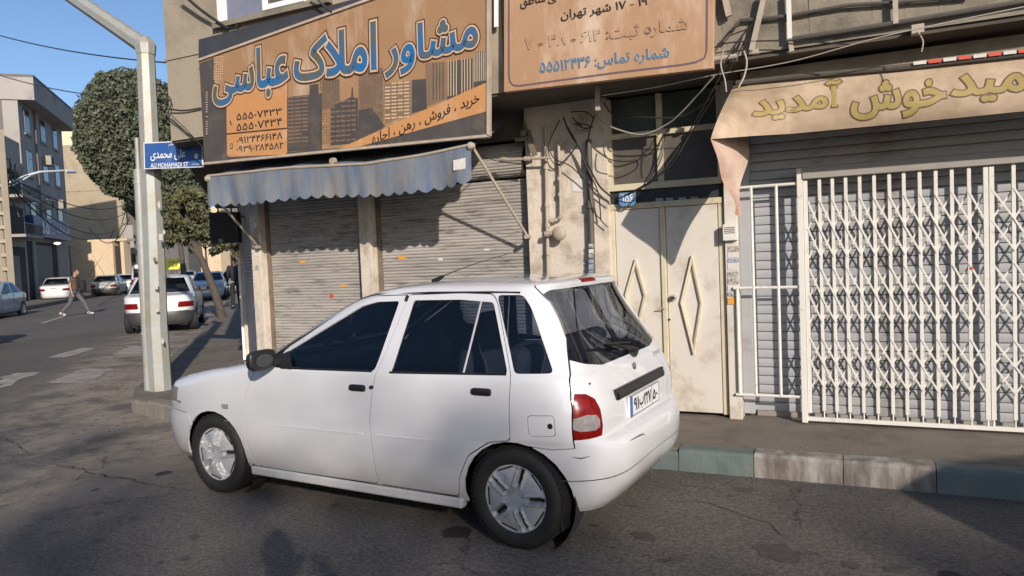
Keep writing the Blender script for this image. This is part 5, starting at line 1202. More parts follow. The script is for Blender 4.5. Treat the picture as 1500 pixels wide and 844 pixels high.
fb = extract(bm, lay, 2, 'front_bumper', [WH, INN], HC); rb = extract(bm, lay, 3, 'rear_bumper', [WH, INN], HC)
tg = extract(bm, lay, 9, 'tailgate', [WH, INN], HC); extract(bm, lay, 10, 'rear_window', [MAT['carglass']], tg, gap=.002, thick=0, recess=.004)
extract(bm, lay, 19, 'stop_lamp', [MAT['redlens']], tg, gap=.001)
extract(bm, lay, 12, 'windscreen', [MAT['carglass2']], HC, gap=.001, thick=0); extract(bm, lay, 13, 'bonnet', [WH, INN], HC)
def xr_at(z, y):                                   # rear face of the shell
    k = [r[0] for r in rows]; xR = np.interp(z, k, [r[2] for r in rows]); w_ = np.interp(z, k, [r[3] for r in rows]); n_ = np.interp(z, k, [r[5] for r in rows]); xm = min(1.2, (xR+rowv(z, 1))/2)
    return xm-(xm-xR)*max(0, 1-min(1, abs(y)/w_)**n_)**(1/n_)
# tailgate trim: bar, number plate, wiper, badge
mb = MB()
def bar(u, v):
    y = .40-.80*u; z = .775+.028*(v-.5)*2+0; return Vector((xr_at(z, y)-.016-.010*sin(pi*v), y, z))
mb.grid(bar, 20, 6); mb.grid(lambda u, v: Vector((xr_at(.78, .4-.8*u)-.016*(1-v)-.0*v, .40-.80*u, .803)), 20, 1); mb.grid(lambda u, v: Vector((xr_at(.75, .4-.8*u)-.016*v, .40-.80*u, .747)), 20, 1)
for q in (.40, -.40): mb.box(xr_at(.775,q)-.018, xr_at(.775,q)+.002, q-.004, q+.004, .747, .803)
obj('handle_bar', mb, MAT['black'], tg, smooth=True)
px_ = xr_at(.68,0)-.012
mb = MB(); mb.box(px_-.003, px_+.012, -.26, .26, .618, .738); pl_ = obj('number_plate', mb, MAT['platew'], HC, bevel=.003)
mb = MB(); mb.box(px_-.0045, px_-.003, .215, .256, .622, .734); obj('plate_band', mb, MAT['signblue'], pl_)
def ptext(s, y0, y1, z0, z1, m=MAT['txblack'], off=.02):
    f = lambda u, v, h: Vector((px_-.004-h, y0+(y1-y0)*u, z0+(z1-z0)*v))
    for mb, mt in zip(text_on(s, (0,1,0,1), f, [off], .001), [m]): obj('plate_lettering', mb, mt, pl_)
ptext('۹۱', .19, .115, .645, .715); ptext('ب', .10, .035, .64, .70); ptext('۲۲۷', .02, -.10, .645, .715); ptext('۵۰', -.14, -.22, .645, .705)
mb = MB()
for y0, y1, z0, z1 in ((-.258,.258,.619,.623),(-.258,.258,.733,.737),(-.258,-.254,.619,.737),(-.122,-.119,.619,.737)): mb.box(px_-.0045, px_-.003, y0, y1, z0, z1)
for b_ in range(0): pass
obj('plate_border', mb, MAT['txblack'], pl_)
z = .95; c = Vector((xr_at(z,0)-.02, -.05, z))
wp = obj('wiper', (lambda m: m.cyl(c, (1,0,.3), .028, .06, 12))(MB()), MAT['black'], HC, smooth=True)
mb = MB(); t1 = Vector((xr_at(1.03,.28)-.022, .26, 1.03)); mb.tube([c+Vector((-.025,0,.01)), c.lerp(t1,.4)+Vector((-.012,0,.01)), t1], [.014,.009,.006], 6); mb.bar(t1+Vector((.0,.16,.02)), c+Vector((.008,.02,.055)), .008, .016, (1,0,0)); obj('wiper_arm', mb, MAT['black'], wp, smooth=True)
mb = MB(); mb.lathe([(.028,0),(.022,.004),(.0,.005)], (xr_at(.87,0)-.004, -.0, .865), (-1,0,0), 20); obj('badge', mb, MAT['chrome'], tg, smooth=True)
for y0, y1 in ((-.46,-.42),(-.51,-.475),(-.40,-.375)):
    mb = MB(); z0 = .885; mb.box(xr_at(z0,y0)-.006, xr_at(z0,y0)+.01, y0, y1, z0-.012, z0+.012); obj('badge_letter', mb, MAT['hub'], tg)
mb = MB(); mb.grid(lambda u, v: Vector((xr_at(.44+.045*v, -.60-.055*u)-.005, -.60-.055*u, .43+.055*v)), 4, 2); obj('reflector', mb, MAT['redlens'], rb)
# scuffs on the rear bumper corner, lower groove of the bumper
def w_at(z): return np.interp(z, [r[0] for r in rows], [r[3] for r in rows])
for (pts) in ([(-.50,.535),(-.53,.537),(-.545,.530)], [(-.32,.512),(-.36,.505),(-.40,.515)]):
    mb = MB(); P__ = []
    for x, z in pts:
        yy = sy(x, z); P__.append((x, yy+.0015, z))
    mb.tube(P__, [.001,.0035,.001], 5); obj('scuff', mb, MAT['txblack'], rb)
mb = MB(); pts = []
for k in range(49):
    y = .77-.77*2*k/48; pts.append((xr_at(.40, y)-.0005, y, .40-.02*abs(y)))
mb.tube(pts, .003, 5); obj('bumper_groove', mb, MAT['bump'], rb)
mb = MB(); yv = sy(-.225,.675); mb.lathe([(0,.006),(.013,.005),(.015,0)], (-.225, yv-.001, .675), (0,1,0), 14); obj('fuel_lock', mb, MAT['black'], HC, smooth=True)
# divider bars of the rear side windows, black sail at the B pillar
for s_ in (1, -1):
    mb = MB(); mb.tube([(.30,s_*(sy(.3,.915)-.006),.915),(.28,s_*(sy(.28,1.1)-.006),1.1),(.255,s_*(sy(.255,1.312)-.006),1.312)], .006, 6); obj('window_divider', mb, MAT['hub'], HC, smooth=True)
    mb = MB(); mb.tube([(.775,s_*(sy(.775,1.305)+.001),1.305),(.770,s_*(sy(.77,1.335)+.001),1.335)], .013, 4); obj('pillar_clip', mb, MAT['black'], HC)
    mb = MB(); pts = []
    for x, z in ((1.86,.925),(1.5,1.128),(1.14,1.322),(1.02,1.344),(.6,1.352),(.2,1.350),(.02,1.345)):
        pts.append((x, s_*(sy(x, z)+.001), z))
    mb.tube(pts, .0065, 6); obj('drip_rail', mb, MAT['black'], HC, smooth=True)
# roof aerial
mb = MB(); a = Vector((.92, .10, 1.405)); mb.tube([a+Vector((.03,0,-.01)), a+Vector((-.03,0,.015)), a+Vector((-.06,0,.03))], [.02,.014,.006], 8); mb.tube([a+Vector((-.05,0,.028)), a+Vector((-.30,0,.10)), a+Vector((-.55,0,.155))], [.004,.0025,.002], 6); obj('aerial', mb, MAT['black'], HC, smooth=True)
# wheels, wells, underbody, interior
for x in (0, 2.352):
    for s_ in (1, -1):
        wheel(HC, x, s_*(.785-.083), .270, s_, .272, .165, 0, True, 56, True, 1.85 if x == 0 else 1.75)
        mb = MB(); mb.lathe([(.05,.56),(.31,.56),(.320,.60),(.320,.715)], (x, 0, .262), (0, s_, 0), 40); obj('wheel_arch_liner', mb, MAT['well'], HC, smooth=True)
mb = MB(); mb.box(-.30, 2.80, -.60, .60, .21, .30); mb.box(.36, 1.99, -.77, .77, .17, .25); obj('underbody', mb, MAT['well'], HC)
seats(HC, ((1.20,.36),(1.20,-.36)), .42); mb = MB(); mb.box(1.62, 1.95, -.68, .68, .60, .90); dsh = obj('dashboard', mb, MAT['interior'], HC, bevel=.03)
mb = MB(); c = Vector((1.52, .36, .88)); ax = Vector((-.85,0,.5)).normalized(); y_ = Vector((0,1,0)); x_ = ax.cross(y_)
mb.tube([c+(x_*cos(a)+y_*sin(a))*.18 for a in [2*pi*k/24 for k in range(25)]], .014, 8, False); mb.bar(c-y_*.17, c+y_*.17, .03, .02); mb.tube([c, c-ax*.2], .025, 8); obj('steering_wheel', mb, MAT['black'], HC, smooth=True)
mb = MB(); mb.box(-.38, -.02, -.62, .62, .86, .875); obj('parcel_shelf', mb, MAT['interior'], HC)

# ---- simpler saloons and a van for the street
def saloon(name, loc, head, paintm, label, rows=None, L=2.35, lamp='red', bumpm=None, group='cars standing and driving in the street', wb=2.35, sc=1.0, roofsign=False, hatch=False):
    T = thing(name, loc, label, 'car', group, head, local=True); T.scale = (sc, sc, sc)
    rows = rows or [(.20,2.95,-.62,.74,4.5,5),(.30,3.02,-.70,.79,4.2,4.6),(.44,3.03,-.72,.80,4.2,4.6),(.54,3.0,-.70,.805,4.4,5),(.60,2.95,-.66,.806,5,6),(.70,2.92,-.66,.806,5,6.5),(.78,2.70,-.64,.80,6,6.5),(.86,2.35,-.60,.79,8,7),(.905,2.12,-.50,.775,9,7),
      (.93,2.0,-.22,.76,9,7),(1.08,1.72,-.02,.70,8,7),(1.22,1.42,.17,.645,8,7),(1.31,1.22,.30,.605,8,7),(1.355,1.0,.45,.54,6,6),(1.375,.9,.6,.42,5,5)]
    bm = shell(rows, 22, 1.2, 3); lay = bm.faces.layers.int.new('part')
    carve(bm, lay, [(-.9,0),(-.9,.52),(-.55,.52),(-.45,.50),(.0,.5),(0,0)], 's', 3); carve(bm, lay, [(3.2,0),(3.2,.50),(2.62,.50),(2.5,.3),(2.5,0)], 's', 2)
    xr0 = rows[9][2]; xrt = rows[12][2]
    carve(bm, lay, [(1.74,.92),(.93,.92),(.86,1.29),(1.15,1.28)], 's', 6, sd_, (0,)); carve(bm, lay, [(.87,.92),(.22+xr0*.5,.92),(xrt+.10,1.28),(.80,1.29)], 's', 7, sd_, (0,))
    carve(bm, lay, [(-.68,.95),(.68,.95),(.53,1.31),(-.53,1.31)], 'r', 12, lambda c: c.x > 1.0, (0,)); carve(bm, lay, [(-.67,.95),(.67,.95),(.52,1.30),(-.52,1.30)], 'r', 10, lambda c: c.x < .8, (0,))
    for s_ in (1, -1):
        carve(bm, lay, [(s_*.42,.60),(s_*.78,.60),(s_*.78,.735),(s_*.44,.735)], 'r', 11, lambda c: c.x < -.4, (0,)); carve(bm, lay, [(s_*.40,.58),(s_*.80,.58),(s_*.80,.70),(s_*.42,.70)], 'r', 18, lambda c: c.x > 2.6, (0,))
    carve(bm, lay, circle(0, .262, .32, 16), 's', 1, sd_); carve(bm, lay, circle(wb, .262, .32, 16), 's', 1, sd_)
    extract(bm, lay, 0, 'body', [paintm], T, gap=0, thick=.01)
    bb = bumpm or paintm
    extract(bm, lay, 2, 'front_bumper', [bb], T, gap=.004, thick=.01); extract(bm, lay, 3, 'rear_bumper', [bb], T, gap=.004, thick=.01)
    for s_ in (1, -1):
        extract(bm, lay, 6, 'side_window', [MAT['carglass2']], T, gap=.004, thick=0, side=s_); extract(bm, lay, 7, 'side_window', [MAT['carglass2']], T, gap=.004, thick=0, side=s_)
        extract(bm, lay, 11, 'tail_lamp', [MAT['redlens']], T, gap=.003, thick=.01, side=s_); extract(bm, lay, 18, 'headlamp', [MAT['clearlens']], T, gap=.003, thick=.01, side=s_)
        for x in (0, wb): wheel(T, x, s_*.71, .27, s_, .275, .16, detail=False, seg=24)
        mb = MB(); mb.obox((1.78, s_*.86, .96), (.05,0,0), (0,.09,0), (0,0,.055)); obj('mirror', mb, MAT['black'], T, bevel=.02)
        m2 = MB(); 
        for x0 in (.90, 1.93, -.02): m2.box(x0-.003, x0+.003, s_*.802-.008, s_*.802+.006, .28, .90)
        tag(obj('door_gap', m2, MAT['black'], T), kind='stuff')
    extract(bm, lay, 10, 'rear_window', [MAT['carglass2']], T, gap=.004, thick=0); extract(bm, lay, 12, 'windscreen', [MAT['carglass2']], T, gap=.004, thick=0)
    bm.free()
    mb = MB(); mb.box(-.5, 2.8, -.6, .6, .16, .34); mb.box(.3, 2.05, -.72, .72, .18, .34); obj('underbody', mb, MAT['well'], T)
    seats(T); zz = rows[5][0]-.02
    mb = MB(); mb.box(rows[4][2]-.012, rows[4][2]+.03, -.24, .24, .56, .66); obj('number_plate', mb, MAT['platew'], T)
    mb = MB(); mb.box(rows[4][2]-.02, rows[4][2]+.02, -.16, .16, .735, .755); obj('boot_handle', mb, MAT['black'], T)
    mb = MB(); mb.box(2.93, 2.99, -.38, .38, .56, .68); obj('grille', mb, MAT['black'], T)
    return T
# ------------------------------------------------------------------ far side of the street: buildings
TL = -12.6
MAT['greywall'] = M('grey_stone_cladding', (.34,.32,.30), .85, (.29,.27,.255), .6, .5, .2, 20, dirt=(.16,.16,.17), dscale=.9, damt=.3)
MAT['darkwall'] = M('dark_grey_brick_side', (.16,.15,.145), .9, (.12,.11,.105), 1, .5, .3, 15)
MAT['beige'] = M('beige_brick_wall', (.36,.30,.21), .9, (.31,.26,.18), 1.2, .5, .4, 18, dirt=(.23,.18,.13), dscale=.6, damt=.35)
MAT['tanwall'] = M('sunlit_cream_wall', (.60,.47,.32), .85, (.54,.42,.28), .8, .5, .2, 15, dirt=(.40,.31,.21), dscale=.9, damt=.4)
MAT['yellowwall'] = M('pale_yellow_render', (.66,.60,.40), .85, (.6,.54,.36), 1, .5)
MAT['shop'] = M('grey_shop_shutter', (.20,.19,.185), .7, (.15,.145,.14), 2, .5)
MAT['dark'] = M('dark_opening', (.025,.023,.022), .8)
MAT['bluesign'] = M('blue_shop_sign', (.03,.05,.20), .4, (.025,.04,.15), 3, .5)
def T_(px, py, t=TL): return onT(px, py, t)
def sofp(px, t=TL): return T_(px, 390, t).dot(SU)
def zof(px, py, t=TL): return T_(px, py, t).z
NT = SV                                             # facade normal of the far side (towards the street)
def slab(name, s0, s1, t0, t1, z0, z1, mat, par):
    mb = MB(); mb.prism([(s0,t0),(s1,t0),(s1,t1),(s0,t1)], (0,0,z0), SU, SV, (0,0,z1-z0)); return obj(name, mb, mat, par)
# grey apartment building
sA0, sA1 = sofp(43), sofp(104)
GB = thing('apartment_building', st(sA0, TL, 0), 'grey four-storey building with tall narrow windows and a jutting parapet over a blue shop sign', 'building')
zr = zof(104,187,TL+.9); zt_ = zof(104,158,TL+.9)-.5; z_sg0, z_sg1 = zof(80,352), zof(80,326)
slab('wall', sA0, sA1, TL-9, TL, 0.13, zr+.2, MAT['greywall'], GB)
slab('parapet', sA0-.1, sA1+.2, TL-9.2, TL+.9, zr, zt_+.35, MAT['greywall'], GB)
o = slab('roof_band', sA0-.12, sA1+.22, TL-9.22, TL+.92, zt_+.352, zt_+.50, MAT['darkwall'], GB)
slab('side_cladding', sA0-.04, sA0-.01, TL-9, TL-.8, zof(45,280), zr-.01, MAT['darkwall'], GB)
MAT['bwin'] = Mglass('building_window_glass', (.05,.06,.07), .3, .1)
MAT['curtain'] = M('pale_curtain', (.35,.36,.38), .9)
for (a, b, c, d, e, f) in ((50.5,57.5,176,206, 70.5,0),):
    pass
for cx, wpx in ((54,7),(76,6.5),(93,6)):
    for (ya, yb) in ((172,204),(228,262),(286,318)):
        # window heights follow the perspective of the facade
        k = (cx-54)/50
        vp = (385, 389); dy = lambda y: y+(vp[1]-y)*((cx-54)/(vp[0]-54))
        s0, s1 = sofp(cx-wpx/2), sofp(cx+wpx/2); z1, z0 = zof(cx, dy(ya)), zof(cx, dy(yb))
        slab('window_reveal', s0-.08, s1+.08, TL-.02, TL+.012, z0-.06, z1+.06, MAT['dark'], GB)
        w_ = slab('window', s0, s1, TL+.013, TL+.03, z0, z1, MAT['curtain'], GB)
        slab('pane', s0+.05, s1-.05, TL+.031, TL+.036, z0+.06, z0+(z1-z0)*.68, MAT['bwin'], w_); slab('pane', s0+.05, s1-.05, TL+.031, TL+.036, z0+(z1-z0)*.71, z1-.05, MAT['bwin'], w_)
        slab('sill', s0-.2, s1+.2, TL+.013, TL+.12, z0-.14, z0-.061, MAT['greywall'], GB)
bs = thing('shop_sign', st(sofp(54), TL+.6, z_sg0), 'long blue shop sign with white lettering under the grey apartment building', 'sign')
slab('panel', sofp(54,TL+.6), sofp(107,TL+.6), TL+.2, TL+.6, z_sg0, z_sg1, MAT['bluesign'], bs)
def tst(s, s0, s1, z0, z1, t, par, mat=MAT['white'], off=.02):
    f = lambda u, v, h: st(s0+(s1-s0)*u, t+h, z0+(z1-z0)*v)
    for mb in text_on(s, (0,1,0,1), f, [off], .02): obj('lettering', mb, mat, par)
q0, q1 = sofp(54,TL+.6), sofp(107,TL+.6); h_ = z_sg1-z_sg0
tst('املاک', q0+(q1-q0)*.58, q0+(q1-q0)*.92, z_sg0+h_*.35, z_sg0+h_*.65, TL+.6, bs)
tst('۵۵', q0+(q1-q0)*.17, q0+(q1-q0)*.36, z_sg0+h_*.2, z_sg0+h_*.72, TL+.6, bs, off=.03)
tst('مشاور', q0+(q1-q0)*.2, q0+(q1-q0)*.45, z_sg0+h_*.78, z_sg0+h_*.9, TL+.6, bs); tst('تماس', q0+(q1-q0)*.39, q0+(q1-q0)*.5, z_sg0+h_*.2, z_sg0+h_*.35, TL+.6, bs)
# ground floor: shutters and dark openings
zg = z_sg0-.25
slab('shop_opening', sofp(20), sofp(104), TL-.1, TL+.02, .13, zg, MAT['dark'], GB)
for a, b in ((22,36),(48,52),(53,76),(84,100)):
    m_ = MAT['shop'] if a != 84 else MAT['darkwall']
    s0, s1 = sofp(a), sofp(b)
    if a in (22, 53):
        sh = slab('roller_shutter', s0, s1, TL+.021, TL+.04, .13, zg-.2, m_, GB); n_ = 14
        for k in range(n_): slab('shutter_slat', s0, s1, TL+.041, TL+.06, .2+k*(zg-.5)/n_, .2+(k+.8)*(zg-.5)/n_, MAT['shop'], sh)
    else: slab('pillar', s0, s1, TL+.021, TL+.10, .13, zg, MAT['greywall'], GB)
mb = MB(); c = T_(84,357,TL+1.0); mb.lathe([(0,.1),(.18,.05),(.2,0),(0,-.08)], c, (0,0,1), 12)
MAT['lit'] = bpy.data.materials.new('lit_lamp'); MAT['lit'].use_nodes = True; bb_ = MAT['lit'].node_tree.nodes['Principled BSDF']; bb_.inputs['Emission Color'].default_value = (1,.97,.85,1); bb_.inputs['Emission Strength'].default_value = 2.5
obj('entrance_lamp', mb, MAT['lit'], GB, smooth=True)
for (px_, py_) in ((66,300),(84,300),(66,236)):
    c_ = T_(px_, py_); s_c = c_.dot(SU); ac = slab('air_conditioner', s_c-.45, s_c+.45, TL+.013, TL+.45, c_.z-.3, c_.z+.3, MAT['gaterail'], GB); slab('fan_grille', s_c-.3, s_c+.2, TL+.451, TL+.46, c_.z-.22, c_.z+.22, MAT['dark'], ac)
slab('drain_pipe', sofp(64), sofp(64)+.12, TL+.013, TL+.12, z_sg1, zr, MAT['darkwall'], GB)
# lower grey building to the left of it
tB = TL+.5; sB0, sB1 = sofp(-60, tB), sofp(41, tB)
LB = thing('low_grey_building', st(sB0, tB, 0), 'shaded low grey building with balconies at the left edge, beside the concrete mast', 'building')
zB = zof(38,215,tB)
slab('wall', sB0, sB1, tB-8, tB, .13, zB, MAT['greywall'], LB); slab('roof_volume', sofp(-90,tB-2.2), sofp(36,tB-2.2), tB-8, tB-2.2, zB, zB+2.0, MAT['darkwall'], LB)
slab('opening', sofp(16,tB), sofp(38,tB), tB, tB+.03, zof(30,292,tB), zof(30,255,tB), MAT['dark'], LB); slab('opening', sofp(14,tB), sofp(39,tB), tB, tB+.03, zof(30,345,tB), zof(30,305,tB), MAT['dark'], LB)
for y0, y1 in ((330,346),(276,292)):
    s0, s1, za, zb2 = sofp(12,tB), sofp(40,tB), zof(30,y1,tB), zof(30,y0,tB)
    bl = slab('balcony_slab', s0, s1, tB+.03, tB+.9, za-.15, za, MAT['greywall'], LB); slab('balcony_rail', s0, s1, tB+.85, tB+.9, zb2-.06, zb2, MAT['black'], LB)
    for k in range(16): slab('baluster', s0+(s1-s0)*k/15-.02, s0+(s1-s0)*k/15+.02, tB+.86, tB+.89, za, zb2-.06, MAT['black'], bl)
slab('shop_opening', sofp(16,tB), sofp(38,tB), tB, tB+.02, .13, zof(30,362,tB), MAT['dark'], LB)
slab('roller_shutter', sofp(18,tB), sofp(28,tB), tB+.021, tB+.05, .13, zof(30,375,tB), MAT['shop'], LB)
# beige block facing the junction, and the low sunlit wall before it
d1 = 41.0
def facing(name, par, px0, px1, py0, py1, dist, mat, th=4.0, skew=0):
    a = atD(px0, py1, dist); b = atD(px1, py1, dist); z0, z1 = atD((px0+px1)/2, py1, dist).z, atD((px0+px1)/2, py0, dist).z
    ax = Vector((b.x-a.x, b.y-a.y, 0)); L = ax.length; ax.normalize(); ay = Vector((-ax.y, ax.x, 0)); mb = MB()
    mb.prism([(0,0),(L,0),(L,th),(0,th)], (a.x, a.y, z0), ax, ay, (0,0,z1-z0)); return obj(name, mb, mat, par)
BB = thing('beige_block', atD(104,420,44), 'plain beige windowless block with half its wall in shade, behind the low cream wall', 'building')
facing('wall', BB, 96, 190, 281, 450, 66, MAT['beige'], 8); facing('upper_wall', BB, 60, 160, 213, 300, 72, MAT['beige'], 8)
facing('roof_edge', BB, 95, 191, 278.5, 281, 65.9, MAT['concrete'], 8.2)
facing('window', BB, 176, 180, 300, 318, 65.9, MAT['dark'], .1)
YB = thing('yellow_building', atD(100,420,75), 'pale yellow building showing above the beige block beside the round tree', 'building')
facing('wall', YB, 60, 150, 166, 420, 95, MAT['yellowwall'], 8); facing('wall_step', YB, 60, 122, 186, 300, 94, MAT['yellowwall'], 3)
LW = thing('cream_wall', atD(104,420,39), 'low sunlit cream wall with a dark doorway behind the parked cars', 'wall')
facing('wall', LW, 100, 171, 354, 450, 57, MAT['tanwall'], 1); facing('wall_coping', LW, 99, 186, 351, 354.3, 56.9, MAT['tanwall'], 1.3); facing('wall', LW, 182, 187, 354, 450, 57, MAT['tanwall'], 1)
facing('doorway', LW, 171, 182, 360, 420, 57.2, MAT['dark'], .1); 
for q in (97, 104): pass
facing('painted_shade_side', LW, 84, 100, 357, 450, 57.4, MAT['darkwall'], 1)  # wall's shaded left side, its shade put in as a dark-coloured panel
# buildings closing the far end of the street
FB = [(190,215,318,420,90,'beige'),(214,262,300,420,140,'darkwall'),(255,300,318,420,160,'beige'),(296,330,305,420,120,'tanwall'),(326,352,322,420,95,'beige'),(340,420,285,420,70,'darkwall'),(186,200,330,420,60,'greywall')]
for i, (a, b, c, d, e, m_) in enumerate(FB):
    fb_ = thing('street_building', atD(a, d, e), ['beige house behind the white van','dark block far down the street','beige block far down the street','sunlit cream house at the end of the street','beige house right of the leaning tree','tall dark building behind the man in black','narrow grey house right of the cream wall'][i], 'building', 'houses far down the street')
    facing('wall', fb_, a, b, c, d, e, MAT[m_], 10)
    for k in range(3):
        for j in range(2): facing('window', fb_, a+(b-a)*(.15+.28*k), a+(b-a)*(.30+.28*k), c+14+j*28, c+26+j*28, e-.15, MAT['dark'], .1)
# ------------------------------------------------------------------ masts, lamps, wires
def mast(px, py0, py1, t, wpx, label):
    D_ = T_(px, 400, t); dist = (D_-CO).dot(fw); r = wpx*dist/FPX; base = Vector((D_.x, D_.y, .1)); z1 = zof(px, py0, t)
    m_ = thing('concrete_mast', base, label, 'utility pole', 'lattice concrete masts')
    for sgn in (-1, 1): mb = MB(); c = base+SU*0+rt0*sgn*r*.38; mb.bar(c, Vector((c.x, c.y, z1)), r*.26, r*.5, (0,1,0)); obj('leg', mb, MAT['mastc'], m_)
    n_ = int((z1-.1)/(r*1.3))
    for k in range(n_+1):
        z = .1+(z1-.1)*k/n_; mb = MB(); mb.obox((base.x, base.y, z), rt0*r*.28, Vector((-rt0.y, rt0.x, 0))*r*.25, (0,0,r*.16)); obj('web', mb, MAT['mastc'], m_)
    return m_, base, z1
MAT['mastc'] = M('mast_concrete', (.40,.34,.26), .85, (.34,.29,.22), 2, .5)
m1, b1_, z1_ = mast(10, 198, 420, -9.9, 15, 'tall lattice concrete mast with cable clutter at the left edge of the street'); mast(186, 268, 420, -11.0, 6, 'thin lattice concrete mast in front of the low cream wall')
mb = MB(); c = T_(13,262,-9.9)
for k in range(14):
    a = c+Vector((random.uniform(-.3,.3), random.uniform(-.3,.3), random.uniform(-1,1))); b_ = a+Vector((random.uniform(-.6,.6), random.uniform(-.3,.3), random.uniform(-.8,.4))); m_ = (a+b_)/2+Vector((0,0,-.4)); mb.tube([a, m_, b_], .03, 5)
tag(obj('cable_clutter', mb, MAT['cable'], m1), kind='stuff')
sl_ = thing('street_lamp', T_(15,266,-9.9), 'curved white street lamp arm reaching from the concrete mast over the road', 'street lamp')
mb = MB(); mb.tube([T_(14,267,-9.9), T_(40,257,-9.4), T_(58,252,-9.0), T_(98,250,-8.6)], .05, 8); mb.tube([T_(18,272,-9.9), T_(45,257,-9.4)], .03, 6); obj('arm', mb, MAT['white'], sl_, smooth=True)
mb = MB(); a, b_ = T_(96,251,-8.6), T_(112,252,-8.4); mb.tube([a, a.lerp(b_,.3), a.lerp(b_,.8), b_], [.05,.10,.09,.03], 8); obj('lamp_head', mb, MAT['white'], sl_, smooth=True)
def wireT(p0, p1, lab, sag=.5, r=.02):
    a, b_ = atD(*p0), atD(*p1); out = []
    for k in range(21): t = k/20; out.append(a.lerp(b_, t)-Vector((0,0,sag*4*t*(1-t))))
    mb = MB(); mb.tube(out, r, 5); tag(obj('overhead_wire', mb, MAT['cable'], None, smooth=True), lab, 'wire', 'wires over the street')
wireT((12,262,22),(190,308,43),'wire from the mast sagging across the grey building', .9); wireT((12,268,22),(190,322,43),'lower wire from the mast to the thin mast', 1.2); wireT((12,258,22),(190,296,43),'top wire from the mast to the thin mast', .7)
wireT((14,272,22),(130,350,40),'steep thick wire from the mast down to the blue sign', .5, .03); wireT((130,333,40),(190,318,43),'wire sagging before the beige block', 1.2, .025); wireT((186,300,43),(170,352,40),'wire dropping from the thin mast to the cream wall', .1)
# hanging sign box under the overhang, seen edge on
hb = thing('hanging_sign', atD(328,335,9.6), 'black box sign hanging under the overhang at the building corner', 'sign')
a = atD(308,357,9.6); b_ = atD(349,357,9.6); tpz = atD(328,311,9.6).z; ax = Vector((b_.x-a.x, b_.y-a.y, 0)); L = ax.length; ax.normalize(); ay = Vector((-ax.y, ax.x, 0))
mb = MB(); mb.prism([(0,0),(L,0),(L,.16),(0,.16)], a, ax, ay, (0,0,tpz-a.z)); obj('box', mb, MAT['black'], hb, bevel=.01)
mb = MB(); mb.prism([(.03,-.004),(L-.03,-.004),(L-.03,0),(.03,0)], a+Vector((0,0,.03)), ax, ay, (0,0,tpz-a.z-.06)); obj('face', mb, MAT['dark'], hb)
mb = MB(); 
for q in (.1, L-.1): mb.tube([a+ax*q+ay*.08+Vector((0,0,tpz-a.z)), Vector(((a+ax*q+ay*.08).x, (a+ax*q+ay*.08).y, SOF))], .012, 6)
mb.tube([a+ax*L+ay*.08+Vector((0,0,.35)), a+ax*(L+.35)+ay*.2+Vector((0,0,.35))], .012, 6)
obj('hanger', mb, MAT['steel'], hb)
# ------------------------------------------------------------------ trees
def leafmat(name, c1, c2):
    m = bpy.data.materials.new(name); m.use_nodes = True; n = m.node_tree.nodes; l = m.node_tree.links; b = n['Principled BSDF']; b.inputs['Roughness'].default_value = .6; b.inputs['Specular IOR Level'].default_value = .25
    oi = n.new('ShaderNodeNewGeometry'); tc = n.new('ShaderNodeTexCoord'); nz = n.new('ShaderNodeTexNoise'); nz.inputs['Scale'].default_value = 1.1; nz.inputs['Detail'].default_value = 5; l.new(tc.outputs['Object'], nz.inputs[0])
    ad = n.new('ShaderNodeMath'); ad.operation = 'MULTIPLY_ADD'; l.new(oi.outputs['Random Per Island'], ad.inputs[0]); ad.inputs[1].default_value = .6; l.new(nz.outputs[0], ad.inputs[2])
    r = n.new('ShaderNodeMapRange'); l.new(ad.outputs[0], r.inputs[0]); r.inputs[1].default_value = .35; r.inputs[2].default_value = 1.1
    x = n.new('ShaderNodeMix'); x.data_type = 'RGBA'; l.new(r.outputs[0], x.inputs[0]); x.inputs[6].default_value = (*c1, 1); x.inputs[7].default_value = (*c2, 1)
    l.new(x.outputs[2], b.inputs['Base Color']); b.inputs['Subsurface Weight'].default_value = 0
    return m
MAT['leaf'] = leafmat('dusty_dark_leaves', (.050,.062,.038), (.135,.150,.100)); MAT['leaf2'] = leafmat('olive_leaves', (.06,.065,.03), (.15,.15,.08)); MAT['bark'] = M('grey_bark', (.10,.082,.065), .95, (.06,.05,.04), 6, .6, .8, 20)
